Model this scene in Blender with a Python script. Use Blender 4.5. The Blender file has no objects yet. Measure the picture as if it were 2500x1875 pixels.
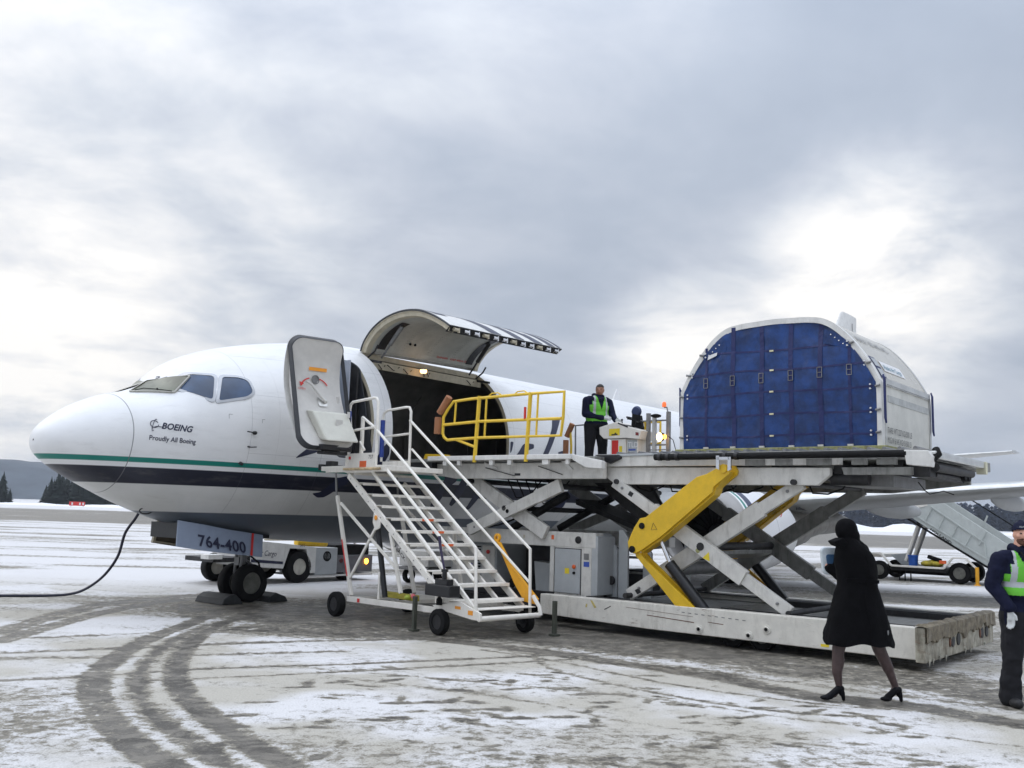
import bpy, bmesh, math, random
import numpy as np
from mathutils import Vector, Matrix, noise
from mathutils.geometry import tessellate_polygon
random.seed(7); np.random.seed(7)
sc = bpy.context.scene
COL = sc.collection
R = math.radians

# ------------------------------------------------------------------ camera
CAM_H = 1.7587
pit, rol = .134142, .0310855
cam = bpy.data.cameras.new("camera"); co = bpy.data.objects.new("camera", cam); COL.objects.link(co)
rv = Vector((1, 0, 0)); uv_ = Vector((0, -math.sin(pit), math.cos(pit))); fv = Vector((0, math.cos(pit), math.sin(pit)))
cr_, sr_ = math.cos(rol), math.sin(rol)
xr = rv*cr_ + uv_*sr_; yu = -rv*sr_ + uv_*cr_
M = Matrix.Identity(4)
for i in range(3):
    M[i][0] = xr[i]; M[i][1] = yu[i]; M[i][2] = -fv[i]
M[2][3] = CAM_H
co.matrix_world = M
cam.sensor_width = 36; cam.lens = 36*2335/2500.; cam.clip_start = .1; cam.clip_end = 9000
sc.camera = co

# ------------------------------------------------------------------ colour management
sc.view_settings.view_transform = 'Standard'
sc.view_settings.look = 'None'
sc.view_settings.exposure = 0.12
sc.view_settings.gamma = 1.0
sc.view_settings.use_curve_mapping = False

# ------------------------------------------------------------------ node helpers
class NT:
    def __init__(s, nt): s.nt = nt
    def n(s, t, **kw):
        o = s.nt.nodes.new(t)
        for k, v in kw.items():
            if k == 'inp':
                for a, b in v.items():
                    o.inputs[a].default_value = b
            else: setattr(o, k, v)
        return o
    def l(s, a, b): s.nt.links.new(a, b)
    def math(s, op, a, b=None, c=None, clamp=False):
        o = s.nt.nodes.new('ShaderNodeMath'); o.operation = op; o.use_clamp = clamp
        for i, v in enumerate((a, b, c)):
            if v is None: continue
            if hasattr(v, 'links'): s.l(v, o.inputs[i])
            else: o.inputs[i].default_value = v
        return o.outputs[0]
    def noise(s, vec, scale, detail=5, rough=.55, dist=0.):
        o = s.nt.nodes.new('ShaderNodeTexNoise')
        if vec is not None: s.l(vec, o.inputs['Vector'])
        o.inputs['Scale'].default_value = scale; o.inputs['Detail'].default_value = detail
        o.inputs['Roughness'].default_value = rough; o.inputs['Distortion'].default_value = dist
        return o.outputs['Fac']
    def ramp(s, fac, stops, interp='LINEAR'):
        o = s.nt.nodes.new('ShaderNodeValToRGB'); o.color_ramp.interpolation = interp
        e = o.color_ramp.elements
        while len(e) < len(stops): e.new(.5)
        for i, (p, c) in enumerate(stops):
            e[i].position = p
            if not hasattr(c, '__len__'): c = (c, c, c)
            e[i].color = (*c[:3], 1)
        s.l(fac, o.inputs[0]); return o.outputs[0]
    def mix(s, f, a, b, blend='MIX'):
        o = s.nt.nodes.new('ShaderNodeMix'); o.data_type = 'RGBA'; o.blend_type = blend
        for i, v in ((0, f), (6, a), (7, b)):
            if hasattr(v, 'links'): s.l(v, o.inputs[i])
            elif i == 0: o.inputs[0].default_value = v
            else: o.inputs[i].default_value = (*v[:3], 1)
        return o.outputs[2]
    def smooth(s, x, a, b):
        o = s.nt.nodes.new('ShaderNodeMapRange'); o.interpolation_type = 'SMOOTHSTEP'
        if hasattr(x, 'links'): s.l(x, o.inputs[0])
        else: o.inputs[0].default_value = x
        o.inputs[1].default_value = a; o.inputs[2].default_value = b
        return o.outputs[0]

# ------------------------------------------------------------------ world
w = bpy.data.worlds.new("World"); sc.world = w; w.use_nodes = True
T = NT(w.node_tree); w.node_tree.nodes.clear()
sky = T.n('ShaderNodeTexSky'); sky.sky_type = 'NISHITA'; sky.sun_disc = False
SUN_EL, SUN_AZ = R(38), R(-70)
sky.sun_elevation = SUN_EL; sky.sun_rotation = SUN_AZ; sky.dust_density = 2.0
bgs = T.n('ShaderNodeBackground', inp={'Strength': .05}); T.l(sky.outputs[0], bgs.inputs[0])
tc = T.n('ShaderNodeTexCoord'); sep = T.n('ShaderNodeSeparateXYZ'); T.l(tc.outputs['Generated'], sep.inputs[0])
zz = T.math('MAXIMUM', sep.outputs[2], 0.0)
den = T.math('ADD', zz, .22)
cx = T.math('DIVIDE', sep.outputs[0], den); cy = T.math('DIVIDE', sep.outputs[1], den)
cmb = T.n('ShaderNodeCombineXYZ'); T.l(cx, cmb.inputs[0]); T.l(cy, cmb.inputs[1]); cmb.inputs[2].default_value = 3.1
n1 = T.noise(cmb.outputs[0], .8, 5, .5, .5)
n2 = T.noise(cmb.outputs[0], 2.9, 7, .58, .25)
nn = T.math('ADD', T.math('MULTIPLY', n1, .62), T.math('MULTIPLY', n2, .38))
# brighter breaks in the cloud deck and heavier patches of it
def lobe(px, py, sharp):
    X, Y = px-1250, py-937.5
    Xu = X*cr_+Y*sr_; Yd = -X*sr_+Y*cr_
    d = Vector((Xu, 2335*math.cos(pit)+Yd*math.sin(pit), 2335*math.sin(pit)-Yd*math.cos(pit))).normalized()
    o = T.n('ShaderNodeVectorMath'); o.operation = 'DOT_PRODUCT'; T.l(tc.outputs['Generated'], o.inputs[0]); o.inputs[1].default_value = d
    e = T.math('MULTIPLY', T.math('SUBTRACT', o.outputs['Value'], 1.0), sharp)
    return T.math('EXPONENT', e)
acc = nn
for px, py, sh, amp in ((2210, 640, 170, .42), (2090, 710, 260, .22), (250, 120, 12, .14), (30, 780, 90, .34), (600, 660, 160, .08), (1640, 850, 400, .42), (1960, 760, 160, .12),
                        (1500, 130, 20, .03), (2150, 280, 16, -.10), (1250, 600, 14, -.07), (150, 480, 60, -.06), (2400, 880, 60, -.03), (1450, 60, 60, .05)):
    lb = lobe(px, py, sh)
    wob = T.math('MULTIPLY', lb, T.math('ADD', T.math('MULTIPLY', n2, 2.4), -.2))
    acc = T.math('ADD', acc, T.math('MULTIPLY', wob, amp))
colr = T.ramp(acc, [(.30, (.38, .435, .53)), (.42, (.46, .515, .61)), (.51, (.555, .60, .685)), (.60, (.67, .71, .775)), (.71, (.84, .855, .885)), (.90, (1.08, 1.06, 1.03))])
elev = T.math('ADD', .95, T.math('MULTIPLY', T.math('POWER', zz, 3.0), 3.0))
vm = T.n('ShaderNodeVectorMath'); vm.operation = 'SCALE'; T.l(colr, vm.inputs[0]); T.l(elev, vm.inputs['Scale'])
bgc = T.n('ShaderNodeBackground', inp={'Strength': 1.0}); T.l(vm.outputs[0], bgc.inputs[0])
mx = T.n('ShaderNodeMixShader', inp={0: .93}); T.l(bgs.outputs[0], mx.inputs[1]); T.l(bgc.outputs[0], mx.inputs[2])
wo = T.n('ShaderNodeOutputWorld'); T.l(mx.outputs[0], wo.inputs[0])

sun = bpy.data.lights.new("sun", 'SUN'); sun.energy = .8; sun.angle = R(50); sun.color = (1, .97, .93)
so = bpy.data.objects.new("sun", sun); COL.objects.link(so)
so.rotation_euler = (R(90)-SUN_EL, 0, R(180)-SUN_AZ)
so.rotation_euler = Vector((math.sin(SUN_AZ)*math.cos(SUN_EL), math.cos(SUN_AZ)*math.cos(SUN_EL), math.sin(SUN_EL))).to_track_quat('Z', 'Y').to_euler()

# ------------------------------------------------------------------ frames
TH = .877163; X0, Y0 = -7.4818, 14.8436
CT, ST_ = math.cos(TH), math.sin(TH)
def A2W(p):
    a, l, z = p
    return Vector((X0+a*CT+l*ST_, Y0+a*ST_-l*CT, z))
SA = R(8)
def S2A(p):   # stair frame (along, across, up) -> aircraft frame
    s, t, z = p
    return (4.0-s*math.sin(SA)+t*math.cos(SA), 2.85+s*math.cos(SA)+t*math.sin(SA), z)

class Thing:
    def __init__(s, name, label, cat, origin, frame='A', group=None, xf=None):
        s.frame = frame; s.o = origin; s.xf = xf
        e = bpy.data.objects.new(name, None); COL.objects.link(e); s.e = e; e.empty_display_size = .2
        if frame == 'A':
            e.location = A2W(origin); e.rotation_euler = (0, 0, TH)
        else: e.location = origin
        e['label'] = label; e['category'] = cat
        if group: e['group'] = group
    def loc(s, p):
        if s.xf: p = s.xf(p)
        if s.frame == 'A': return (p[0]-s.o[0], -(p[1]-s.o[1]), p[2]-s.o[2])
        return (p[0]-s.o[0], p[1]-s.o[1], p[2]-s.o[2])

def V(p): return Vector(p)
class MB:
    """collects shapes given in frame coordinates"""
    def __init__(s): s.v = []; s.f = []; s.m = []; s.mi = 0
    def add(s, vs, fs):
        b = len(s.v); s.v += [tuple(v) for v in vs]; s.f += [tuple(b+i for i in f) for f in fs]; s.m += [s.mi]*len(fs); return s
    def box(s, x0, x1, y0, y1, z0, z1):
        return s.add([(x, y, z) for x in (x0, x1) for y in (y0, y1) for z in (z0, z1)],
                     [(0, 1, 3, 2), (4, 6, 7, 5), (0, 4, 5, 1), (2, 3, 7, 6), (0, 2, 6, 4), (1, 5, 7, 3)])
    def beam(s, p, q, wd, ht, up=(0, 0, 1)):
        p, q = V(p), V(q); d = (q-p).normalized(); u = V(up); sd = d.cross(u)
        if sd.length < 1e-4: sd = d.cross(V((1, 0, 0)))
        sd.normalize(); u = sd.cross(d).normalized()
        vs = [e+sd*(i*wd/2)+u*(j*ht/2) for e in (p, q) for i in (-1, 1) for j in (-1, 1)]
        return s.add(vs, [(0, 1, 3, 2), (4, 6, 7, 5), (0, 4, 5, 1), (2, 3, 7, 6), (0, 2, 6, 4), (1, 5, 7, 3)])
    def tube(s, pts, r, n=8, r2=None, cap=True):
        pts = [V(p) for p in pts]; k = len(pts); rs = [r+(0 if r2 is None else (r2-r)*i/(k-1)) for i in range(k)]
        d0 = (pts[1]-pts[0]).normalized(); ref = V((0, 0, 1)) if abs(d0.z) < .9 else V((1, 0, 0))
        sd = d0.cross(ref).normalized(); vs = []
        for i, p in enumerate(pts):
            if i == 0: d = d0
            elif i == k-1: d = (pts[-1]-pts[-2]).normalized()
            else:
                d = ((pts[i]-pts[i-1]).normalized()+(pts[i+1]-pts[i]).normalized())
                d = d.normalized() if d.length > 1e-5 else (pts[i]-pts[i-1]).normalized()
            sd = (sd-d*sd.dot(d)).normalized(); u = sd.cross(d)
            for j in range(n):
                an = 2*math.pi*j/n; vs.append(p+(sd*math.cos(an)+u*math.sin(an))*rs[i])
        fs = [(i*n+j, i*n+(j+1) % n, (i+1)*n+(j+1) % n, (i+1)*n+j) for i in range(k-1) for j in range(n)]
        if cap: fs += [tuple(range(n)), tuple((k-1)*n+j for j in reversed(range(n)))]
        return s.add(vs, fs)
    def lathe(s, c, ax, prof, n=24, ref=None, sx=1., closed=False):
        """prof: (dist along ax, radius)"""
        c = V(c); d = V(ax).normalized(); rf = V(ref) if ref else (V((0, 0, 1)) if abs(d.z) < .9 else V((1, 0, 0)))
        sd = d.cross(rf).normalized(); u = sd.cross(d); vs = []
        for (h, r) in prof:
            for j in range(n):
                an = 2*math.pi*j/n; vs.append(c+d*h+(sd*math.cos(an)*sx+u*math.sin(an))*max(r, 1e-4))
        k = len(prof)
        fs = [(i*n+j, i*n+(j+1) % n, (i+1)*n+(j+1) % n, (i+1)*n+j) for i in range(k-1) for j in range(n)]
        if closed: fs += [((k-1)*n+j, (k-1)*n+(j+1) % n, (j+1) % n, j) for j in range(n)]
        else: fs += [tuple(range(n)), tuple((k-1)*n+j for j in reversed(range(n)))]
        return s.add(vs, fs)
    def prism(s, poly, vec):
        """extrude a planar polygon (3-D points) by a vector"""
        n = len(poly); vec = V(vec); vs = [V(p) for p in poly]+[V(p)+vec for p in poly]
        return s.add(vs, [tuple(range(n)), tuple(n+i for i in reversed(range(n)))]+[(i, i+n, (i+1) % n+n, (i+1) % n) for i in range(n)])
    def ell(s, c, rx, ry=None, rz=None, n=12, m=8):
        ry = ry or rx; rz = rz or rx; vs = []; fs = []
        for i in range(m+1):
            t = math.pi*i/m
            for j in range(n):
                p = 2*math.pi*j/n; vs.append((c[0]+rx*math.sin(t)*math.cos(p), c[1]+ry*math.sin(t)*math.sin(p), c[2]+rz*math.cos(t)))
        for i in range(m):
            for j in range(n): fs.append((i*n+j, i*n+(j+1) % n, (i+1)*n+(j+1) % n, (i+1)*n+j))
        return s.add(vs, fs)
    def grid(s, P, closed_v=False):
        """P[i][j] points"""
        ni, nj = len(P), len(P[0]); vs = [p for r in P for p in r]
        fs = [(i*nj+j, i*nj+(j+1) % nj, (i+1)*nj+(j+1) % nj, (i+1)*nj+j) for i in range(ni-1) for j in range(nj if closed_v else nj-1)]
        return s.add(vs, fs)

def link(name, me, parent=None):
    o = bpy.data.objects.new(name, me); COL.objects.link(o)
    if parent is not None: o.parent = parent
    return o
def part(name, mb, mats, th, parent=None, bevel=0, smooth=False, label=None, recalc=True, weld=False):
    if not isinstance(mats, (list, tuple)): mats = [mats]
    me = bpy.data.meshes.new(name)
    me.from_pydata([th.loc(v) for v in mb.v], [], mb.f)
    for m in mats: me.materials.append(m)
    me.polygons.foreach_set('material_index', mb.m)
    if recalc or weld:
        bm = bmesh.new(); bm.from_mesh(me)
        if weld: bmesh.ops.remove_doubles(bm, verts=bm.verts, dist=1e-4)
        bmesh.ops.recalc_face_normals(bm, faces=bm.faces); bm.to_mesh(me); bm.free()
    if smooth:
        me.polygons.foreach_set('use_smooth', [True]*len(me.polygons))
        me.set_sharp_from_angle(angle=R(smooth if smooth is not True else 40))
    o = link(name, me, (parent or th.e))
    if bevel:
        b = o.modifiers.new('bevel', 'BEVEL'); b.width = bevel; b.segments = 2; b.limit_method = 'ANGLE'; b.angle_limit = R(50)
    if label: o['label'] = label
    return o
def again(o, dv, th, parent=None):
    c = o.copy(); COL.objects.link(c); c.parent = parent or o.parent
    a = Vector(th.loc((0, 0, 0))); b = Vector(th.loc(dv)); c.location = o.location+(b-a)
    return c

def split_part(name, mb, mats, th, **k):
    """every loose piece of the builder becomes an object of its own"""
    par = list(range(len(mb.v)))
    def fd(x):
        while par[x] != x: par[x] = par[par[x]]; x = par[x]
        return x
    for f in mb.f:
        for v in f[1:]: par[fd(v)] = fd(f[0])
    gr = {}
    for f, mi in zip(mb.f, mb.m): gr.setdefault(fd(f[0]), []).append((f, mi))
    out = []
    for fs_ in gr.values():
        m2 = MB(); mp = {}
        for f, mi in fs_:
            for v in f:
                if v not in mp: mp[v] = len(m2.v); m2.v.append(mb.v[v])
            m2.f.append(tuple(mp[v] for v in f)); m2.m.append(mi)
        out.append(part(name, m2, mats, th, **k))
    return out

# ------------------------------------------------------------------ materials
def mat(name, col, rough=.5, metal=0., var=.12, vscale=6., bump=0., bscale=60., dirt=0., dirtcol=(.12, .10, .08), rust=0., spec=.5, emit=None, estr=0., coat=0., alpha=None, trans=0.):
    m = bpy.data.materials.new(name); m.use_nodes = True; t = NT(m.node_tree)
    b = m.node_tree.nodes['Principled BSDF']
    tcn = t.n('ShaderNodeTexCoord'); oc = tcn.outputs['Object']
    c = None
    if var > 0:
        f = t.noise(oc, vscale, 6, .6)
        c = t.mix(t.smooth(f, .3, .7), [x*(1-var) for x in col], [min(1, x*(1+var)) for x in col])
    if dirt > 0:
        sp = t.n('ShaderNodeMapping'); sp.inputs['Scale'].default_value = (1, 1, .25); t.l(oc, sp.inputs[0])
        f2 = t.smooth(t.noise(sp.outputs[0], 9., 8, .7, .3), .52-.1*dirt, .78)
        c = t.mix(t.math('MULTIPLY', f2, min(1, dirt)), c if c is not None else col, dirtcol)
    if rust > 0:
        sp = t.n('ShaderNodeMapping'); sp.inputs['Scale'].default_value = (.6, .6, 3.); t.l(oc, sp.inputs[0])
        f3 = t.smooth(t.noise(sp.outputs[0], 7., 9, .75), .63-.06*rust, .70)
        c = t.mix(t.math('MULTIPLY', f3, .8), c if c is not None else col, (.16, .07, .03))
    if c is not None: t.l(c, b.inputs['Base Color'])
    else: b.inputs['Base Color'].default_value = (*col, 1)
    rn = t.noise(oc, vscale*2.3, 4, .6)
    t.l(t.math('ADD', rough-.08, t.math('MULTIPLY', rn, .16), clamp=True), b.inputs['Roughness'])
    b.inputs['Metallic'].default_value = metal; b.inputs['Specular IOR Level'].default_value = spec
    b.inputs['Coat Weight'].default_value = coat
    if trans: b.inputs['Transmission Weight'].default_value = trans
    if bump > 0:
        bn = t.n('ShaderNodeBump', inp={'Strength': bump, 'Distance': .01}); t.l(t.noise(oc, bscale, 5, .6), bn.inputs['Height']); t.l(bn.outputs[0], b.inputs['Normal'])
    if emit: b.inputs['Emission Color'].default_value = (*emit, 1); b.inputs['Emission Strength'].default_value = estr
    return m
MT = {}
MT['wht'] = mat('white_paint', (.70, .69, .66), .38, var=.07, dirt=.35, dirtcol=(.33, .31, .28))
MT['stw'] = mat('stair_white_paint', (.80, .765, .70), .4, var=.05, dirt=.3, dirtcol=(.4, .37, .32))
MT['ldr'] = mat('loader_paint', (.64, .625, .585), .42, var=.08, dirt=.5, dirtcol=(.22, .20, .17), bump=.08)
MT['ldrd'] = mat('loader_paint_grimy_shaded', (.23, .23, .215), .5, var=.15, dirt=.9, dirtcol=(.07, .065, .06), bump=.2)  # grimy parts, and far-side arms and beams with shade put into their colour
MT['base'] = mat('loader_base_paint', (.70, .675, .61), .45, var=.07, dirt=.45, dirtcol=(.27, .24, .19), rust=.6, bump=.08)
MT['cab'] = mat('grey_cabinet_paint', (.42, .44, .45), .4, var=.05)
MT['yel'] = mat('yellow_paint', (.72, .45, .015), .4, var=.08, dirt=.25, dirtcol=(.3, .2, .03))
MT['ylr'] = mat('rail_yellow_paint', (.78, .52, .035), .4, var=.06, dirt=.15, dirtcol=(.3, .22, .08))
MT['org'] = mat('orange_yellow_paint', (.80, .38, .02), .42, var=.06)
MT['blk'] = mat('black_rubber', (.0075, .0075, .008), .8, var=.2, bump=.3, spec=.25)
MT['blg'] = mat('black_gloss', (.008, .008, .010), .35, var=.1)
MT['drk'] = mat('dark_steel', (.025, .025, .027), .55, .3, var=.3, dirt=.5, dirtcol=(.07, .063, .055), bump=.2)
MT['gry'] = mat('grey_steel', (.22, .22, .22), .5, .3, var=.15, dirt=.4, dirtcol=(.1, .09, .08))
MT['chr'] = mat('chrome', (.75, .75, .76), .15, 1., var=.03)
MT['alu'] = mat('aluminium', (.62, .62, .60), .34, .85, var=.1, vscale=3, dirt=.3, dirtcol=(.3, .29, .27))
MT['brn'] = mat('brown_bumper_foam', (.33, .14, .065), .75, var=.12, bump=.3)
MT['blu'] = mat('blue_pad', (.02, .05, .27), .55, var=.15, bump=.15)
MT['red'] = mat('red_mark', (.62, .03, .025), .45, var=.05)
MT['orr'] = mat('orange_red_mark', (.75, .13, .03), .45, var=.1)
MT['orl'] = mat('orange_label', (.85, .33, .03), .45, var=.05)
MT['bll'] = mat('blue_label', (.05, .10, .42), .45, var=.05)
MT['txt'] = mat('navy_lettering', (.018, .022, .055), .4, var=.05)
MT['txk'] = mat('black_lettering', (.02, .02, .022), .45, var=.05)
MT['txw'] = mat('white_lettering', (.75, .75, .75), .5, var=.02)
MT['gls'] = mat('cockpit_glass', (.028, .058, .12), .12, 0, var=.3, vscale=2, spec=.55)
MT['gl1'] = mat('windshield_glass', (.13, .135, .095), .3, 0, var=.3, vscale=3, spec=.35)
MT['frm'] = mat('window_frame_metal', (.42, .43, .45), .35, .5, var=.05)
MT['wsf'] = mat('windshield_frame_paint', (.40, .385, .34), .4, var=.05)
MT['sea'] = mat('door_seal_rubber', (.04, .043, .05), .6, var=.1)
MT['dpn'] = mat('door_inner_panel', (.62, .60, .565), .5, var=.06, bump=.05)
MT['bei'] = mat('primer_beige', (.50, .45, .34), .55, var=.12, dirt=.3, dirtcol=(.3, .24, .15))
MT['lin'] = mat('cargo_liner', (.20, .195, .18), .6, var=.2, vscale=2, dirt=.4, dirtcol=(.05, .05, .045))
MT['lnd'] = mat('door_liner', (.44, .445, .41), .55, var=.12, vscale=2.5, dirt=.2, dirtcol=(.12, .12, .1), bump=.05)
MT['gal'] = mat('galley_panel', (.34, .37, .43), .5, var=.06)
MT['nac'] = mat('nacelle_grey', (.36, .35, .34), .35, .1, var=.06, vscale=2)
MT['wgr'] = mat('wing_grey', (.34, .345, .34), .4, .1, var=.08, vscale=.8, dirt=.3, dirtcol=(.2, .2, .19))
MT['ttn'] = mat('nozzle_metal', (.27, .255, .23), .4, .5, var=.15)
MT['hub'] = mat('wheel_hub_dirty', (.16, .16, .14), .5, .4, var=.3, bump=.2)
MT['whb'] = mat('cream_wheel_hub', (.55, .53, .46), .45, var=.1, dirt=.4, dirtcol=(.2, .17, .12))
MT['cur'] = mat('blue_tarpaulin', (.005, .036, .155), .34, var=.35, vscale=5, bump=.35, bscale=14, spec=.5)
MT['strp'] = mat('dark_blue_strap', (.010, .018, .10), .6, var=.15)
MT['cnt'] = mat('container_skin', (.62, .61, .56), .42, .25, var=.09, vscale=3, dirt=.3, dirtcol=(.33, .32, .27), bump=.05, bscale=8)
MT['cnr'] = mat('container_roof_skin', (.64, .60, .52), .25, .45, var=.05, vscale=1.2, dirt=.08, dirtcol=(.42, .40, .35), bump=.05, bscale=2.5)
MT['pal'] = mat('pallet_edge_oxide', (.30, .30, .13), .6, .2, var=.3, vscale=9, dirt=.8, dirtcol=(.10, .085, .05), bump=.2)
MT['ylg'] = mat('yellow_label', (.80, .62, .03), .45, var=.05)
MT['amb'] = mat('amber_lamp', (.9, .35, .03), .3, emit=(1, .36, .03), estr=9.)
MT['wlm'] = mat('warm_lamp', (1, .8, .5), .3, emit=(1, .60, .22), estr=7.)
MT['clm'] = mat('cargo_bay_lamp', (1, .8, .5), .3, emit=(1, .55, .18), estr=6.)
MT['clm2'] = mat('dim_bay_lamp', (1, .6, .3), .3, emit=(1, .35, .1), estr=.9)
MT['bcn'] = mat('beacon_dome', (.85, .16, .04), .25, var=.1, emit=(1, .2, .05), estr=.5)
MT['skn'] = mat('skin', (.60, .32, .23), .5, var=.1, vscale=20)
MT['sk2'] = mat('skin_tan', (.33, .16, .10), .5, var=.1, vscale=20)
MT['hos'] = mat('dark_stockings', (.060, .036, .034), .5, var=.15, vscale=20)
MT['nvy'] = mat('navy_cloth', (.006, .008, .026), .85, var=.25, bump=.5, bscale=25, spec=.2)
MT['nvt'] = mat('dark_trousers', (.0028, .003, .006), .85, var=.25, bump=.5, bscale=22)
MT['coat'] = mat('black_wool_coat', (.0026, .0026, .0034), .9, var=.25, bump=.5, bscale=40, spec=.12)
MT['blc'] = mat('black_leather', (.004, .004, .006), .55, var=.1, spec=.15)
MT['hiv'] = mat('lime_vest', (.13, .50, .035), .6, var=.08, bump=.2, bscale=30)
MT['refl'] = mat('silver_reflective_tape', (.40, .42, .44), .4, var=.06)
MT['glv'] = mat('pale_glove', (.52, .54, .54), .7, var=.1, bump=.3)
MT['har'] = mat('black_hair', (.012, .010, .009), .6, var=.2, bump=.6, bscale=80)
MT['brd'] = mat('brown_beard', (.10, .04, .022), .8, var=.3, bump=.6, bscale=90)
MT['eye'] = mat('eye_dark', (.02, .015, .012), .3, var=0)
MT['lip'] = mat('lips', (.36, .13, .11), .5, var=.05)
MT['cone'] = mat('conifer_needles', (.012, .022, .017), .9, var=.35, vscale=1.5)
MT['cns'] = mat('snowy_conifer_needles', (.020, .033, .058), .9, var=.75, vscale=.22)
MT['bark'] = mat('bark', (.05, .04, .03), .9, var=.2)
MT['snw'] = mat('snow_heap', (.80, .82, .86), .8, var=.05, bump=.4, bscale=2)
MT['bagw'] = mat('clear_plastic_bag', (.50, .55, .58), .25, var=.15, vscale=12)
MT['bagb'] = mat('blue_folder', (.03, .08, .16), .4, var=.2)
MT['bkt'] = mat('blue_bucket_plastic', (.015, .10, .45), .4, var=.1)
MT['ybag'] = mat('dirty_yellow_canvas', (.50, .40, .04), .7, var=.3, bump=.4, bscale=20, dirt=.5)
MT['chk'] = mat('chock_rubber', (.022, .024, .026), .7, var=.2, dirt=.3, dirtcol=(.08, .08, .08))
MT['gdr'] = mat('gear_door_blue_grey', (.27, .32, .42), .4, var=.05)
MT['gdi'] = mat('gear_door_inner', (.085, .068, .045), .6, var=.3, dirt=.6, dirtcol=(.04, .035, .03))

# aircraft livery: colours by height on the hull
def livery():
    m = bpy.data.materials.new('fuselage_livery'); m.use_nodes = True; t = NT(m.node_tree); b = m.node_tree.nodes['Principled BSDF']
    tcn = t.n('ShaderNodeTexCoord'); s = t.n('ShaderNodeSeparateXYZ'); t.l(tcn.outputs['Object'], s.inputs[0])
    x, y, z = s.outputs
    def above(v, e=.006): return t.smooth(z, v-e, v+e)
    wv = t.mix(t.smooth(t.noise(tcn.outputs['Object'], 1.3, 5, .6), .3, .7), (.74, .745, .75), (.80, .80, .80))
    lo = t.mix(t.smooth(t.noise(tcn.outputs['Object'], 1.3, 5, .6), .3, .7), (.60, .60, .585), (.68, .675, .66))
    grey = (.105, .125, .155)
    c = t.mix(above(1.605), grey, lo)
    c = t.mix(above(2.045), c, (.010, .012, .026))
    c = t.mix(above(2.30), c, wv)
    c = t.mix(above(2.375), c, (.0, .185, .145))
    c = t.mix(above(2.455), c, wv)
    # radome keeps a warmer white and has no grey belly
    ra = t.smooth(x, 1.17, 1.16)
    # panel joints
    def line(src, v, wd=.006):
        d = t.math('ABSOLUTE', t.math('SUBTRACT', src, v)); return t.math('LESS_THAN', d, wd)
    ln = line(x, 1.165, .007)
    for v in (2.95, 4.35, 5.75, 9.6, 11.9, 14.2, 16.8, 19.5):
        ln = t.math('MAXIMUM', ln, t.math('MULTIPLY', line(x, v, .004), .5))
    for v in (3.45, 3.95, 4.9, 6.3, 6.9, 7.5, 8.1, 8.7, 10.4, 11.1, 12.7, 13.5):
        ln = t.math('MAXIMUM', ln, t.math('MULTIPLY', line(x, v, .003), .22))
    for v in (3.62, 1.35, 4.35, 2.62, 4.75):
        ln = t.math('MAXIMUM', ln, t.math('MULTIPLY', t.math('MULTIPLY', line(z, v, .004), .35), t.math('GREATER_THAN', x, 2.95)))
    c = t.mix(t.math('MULTIPLY', ln, .75), c, (.12, .12, .13))
    # grime running back along the lower hull
    mp = t.n('ShaderNodeMapping'); mp.inputs['Scale'].default_value = (.35, 1, 2.2); t.l(tcn.outputs['Object'], mp.inputs[0])
    g = t.smooth(t.noise(mp.outputs[0], 3.5, 8, .7), .5, .8)
    c = t.mix(t.math('MULTIPLY', g, .22), c, (.30, .28, .25))
    t.l(c, b.inputs['Base Color'])
    t.l(t.math('ADD', .33, t.math('MULTIPLY', t.noise(tcn.outputs['Object'], 4, 4, .6), .14)), b.inputs['Roughness'])
    b.inputs['Coat Weight'].default_value = .0
    bn = t.n('ShaderNodeBump', inp={'Strength': .06, 'Distance': .02}); t.l(t.noise(tcn.outputs['Object'], 2.2, 3, .5), bn.inputs['Height']); t.l(bn.outputs[0], b.inputs['Normal'])
    return m
MT['liv'] = livery()

# ------------------------------------------------------------------ ground sheet
tracks = []   # (list of xy, half width, strength)
trA = [[-2.2, 6.69], [-2.75, 7.39], [-3.28, 8.21], [-3.72, 9.05], [-4.1, 9.99], [-4.39, 11.18], [-4.61, 12.73], [-4.64, 14.27], [-4.72, 16.23]]
trB = [[-1.81, 6.74], [-2.32, 7.45], [-2.74, 8.02], [-3.15, 8.72], [-3.53, 9.56], [-3.87, 10.62], [-4.16, 11.98], [-4.31, 13.28], [-4.33, 14.35]]
trC = [[-1.43, 6.78], [-1.92, 7.5], [-2.46, 8.33], [-2.94, 9.18], [-3.35, 10.12], [-3.68, 11.15], [-3.97, 12.44], [-4.17, 13.84], [-4.18, 15.01], [-3.83, 16.51]]
def ext(t):   # carry a track on towards the viewer
    a, b = np.array(t[0]), np.array(t[1]); return [(a+(a-b)*1.2).tolist(), (a+(a-b)*4).tolist()][::-1]+t
tracks += [(ext(trA), .135, 1.15), (ext(trB), .10, 1.05), (ext(trC), .12, 1.25)]
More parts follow.
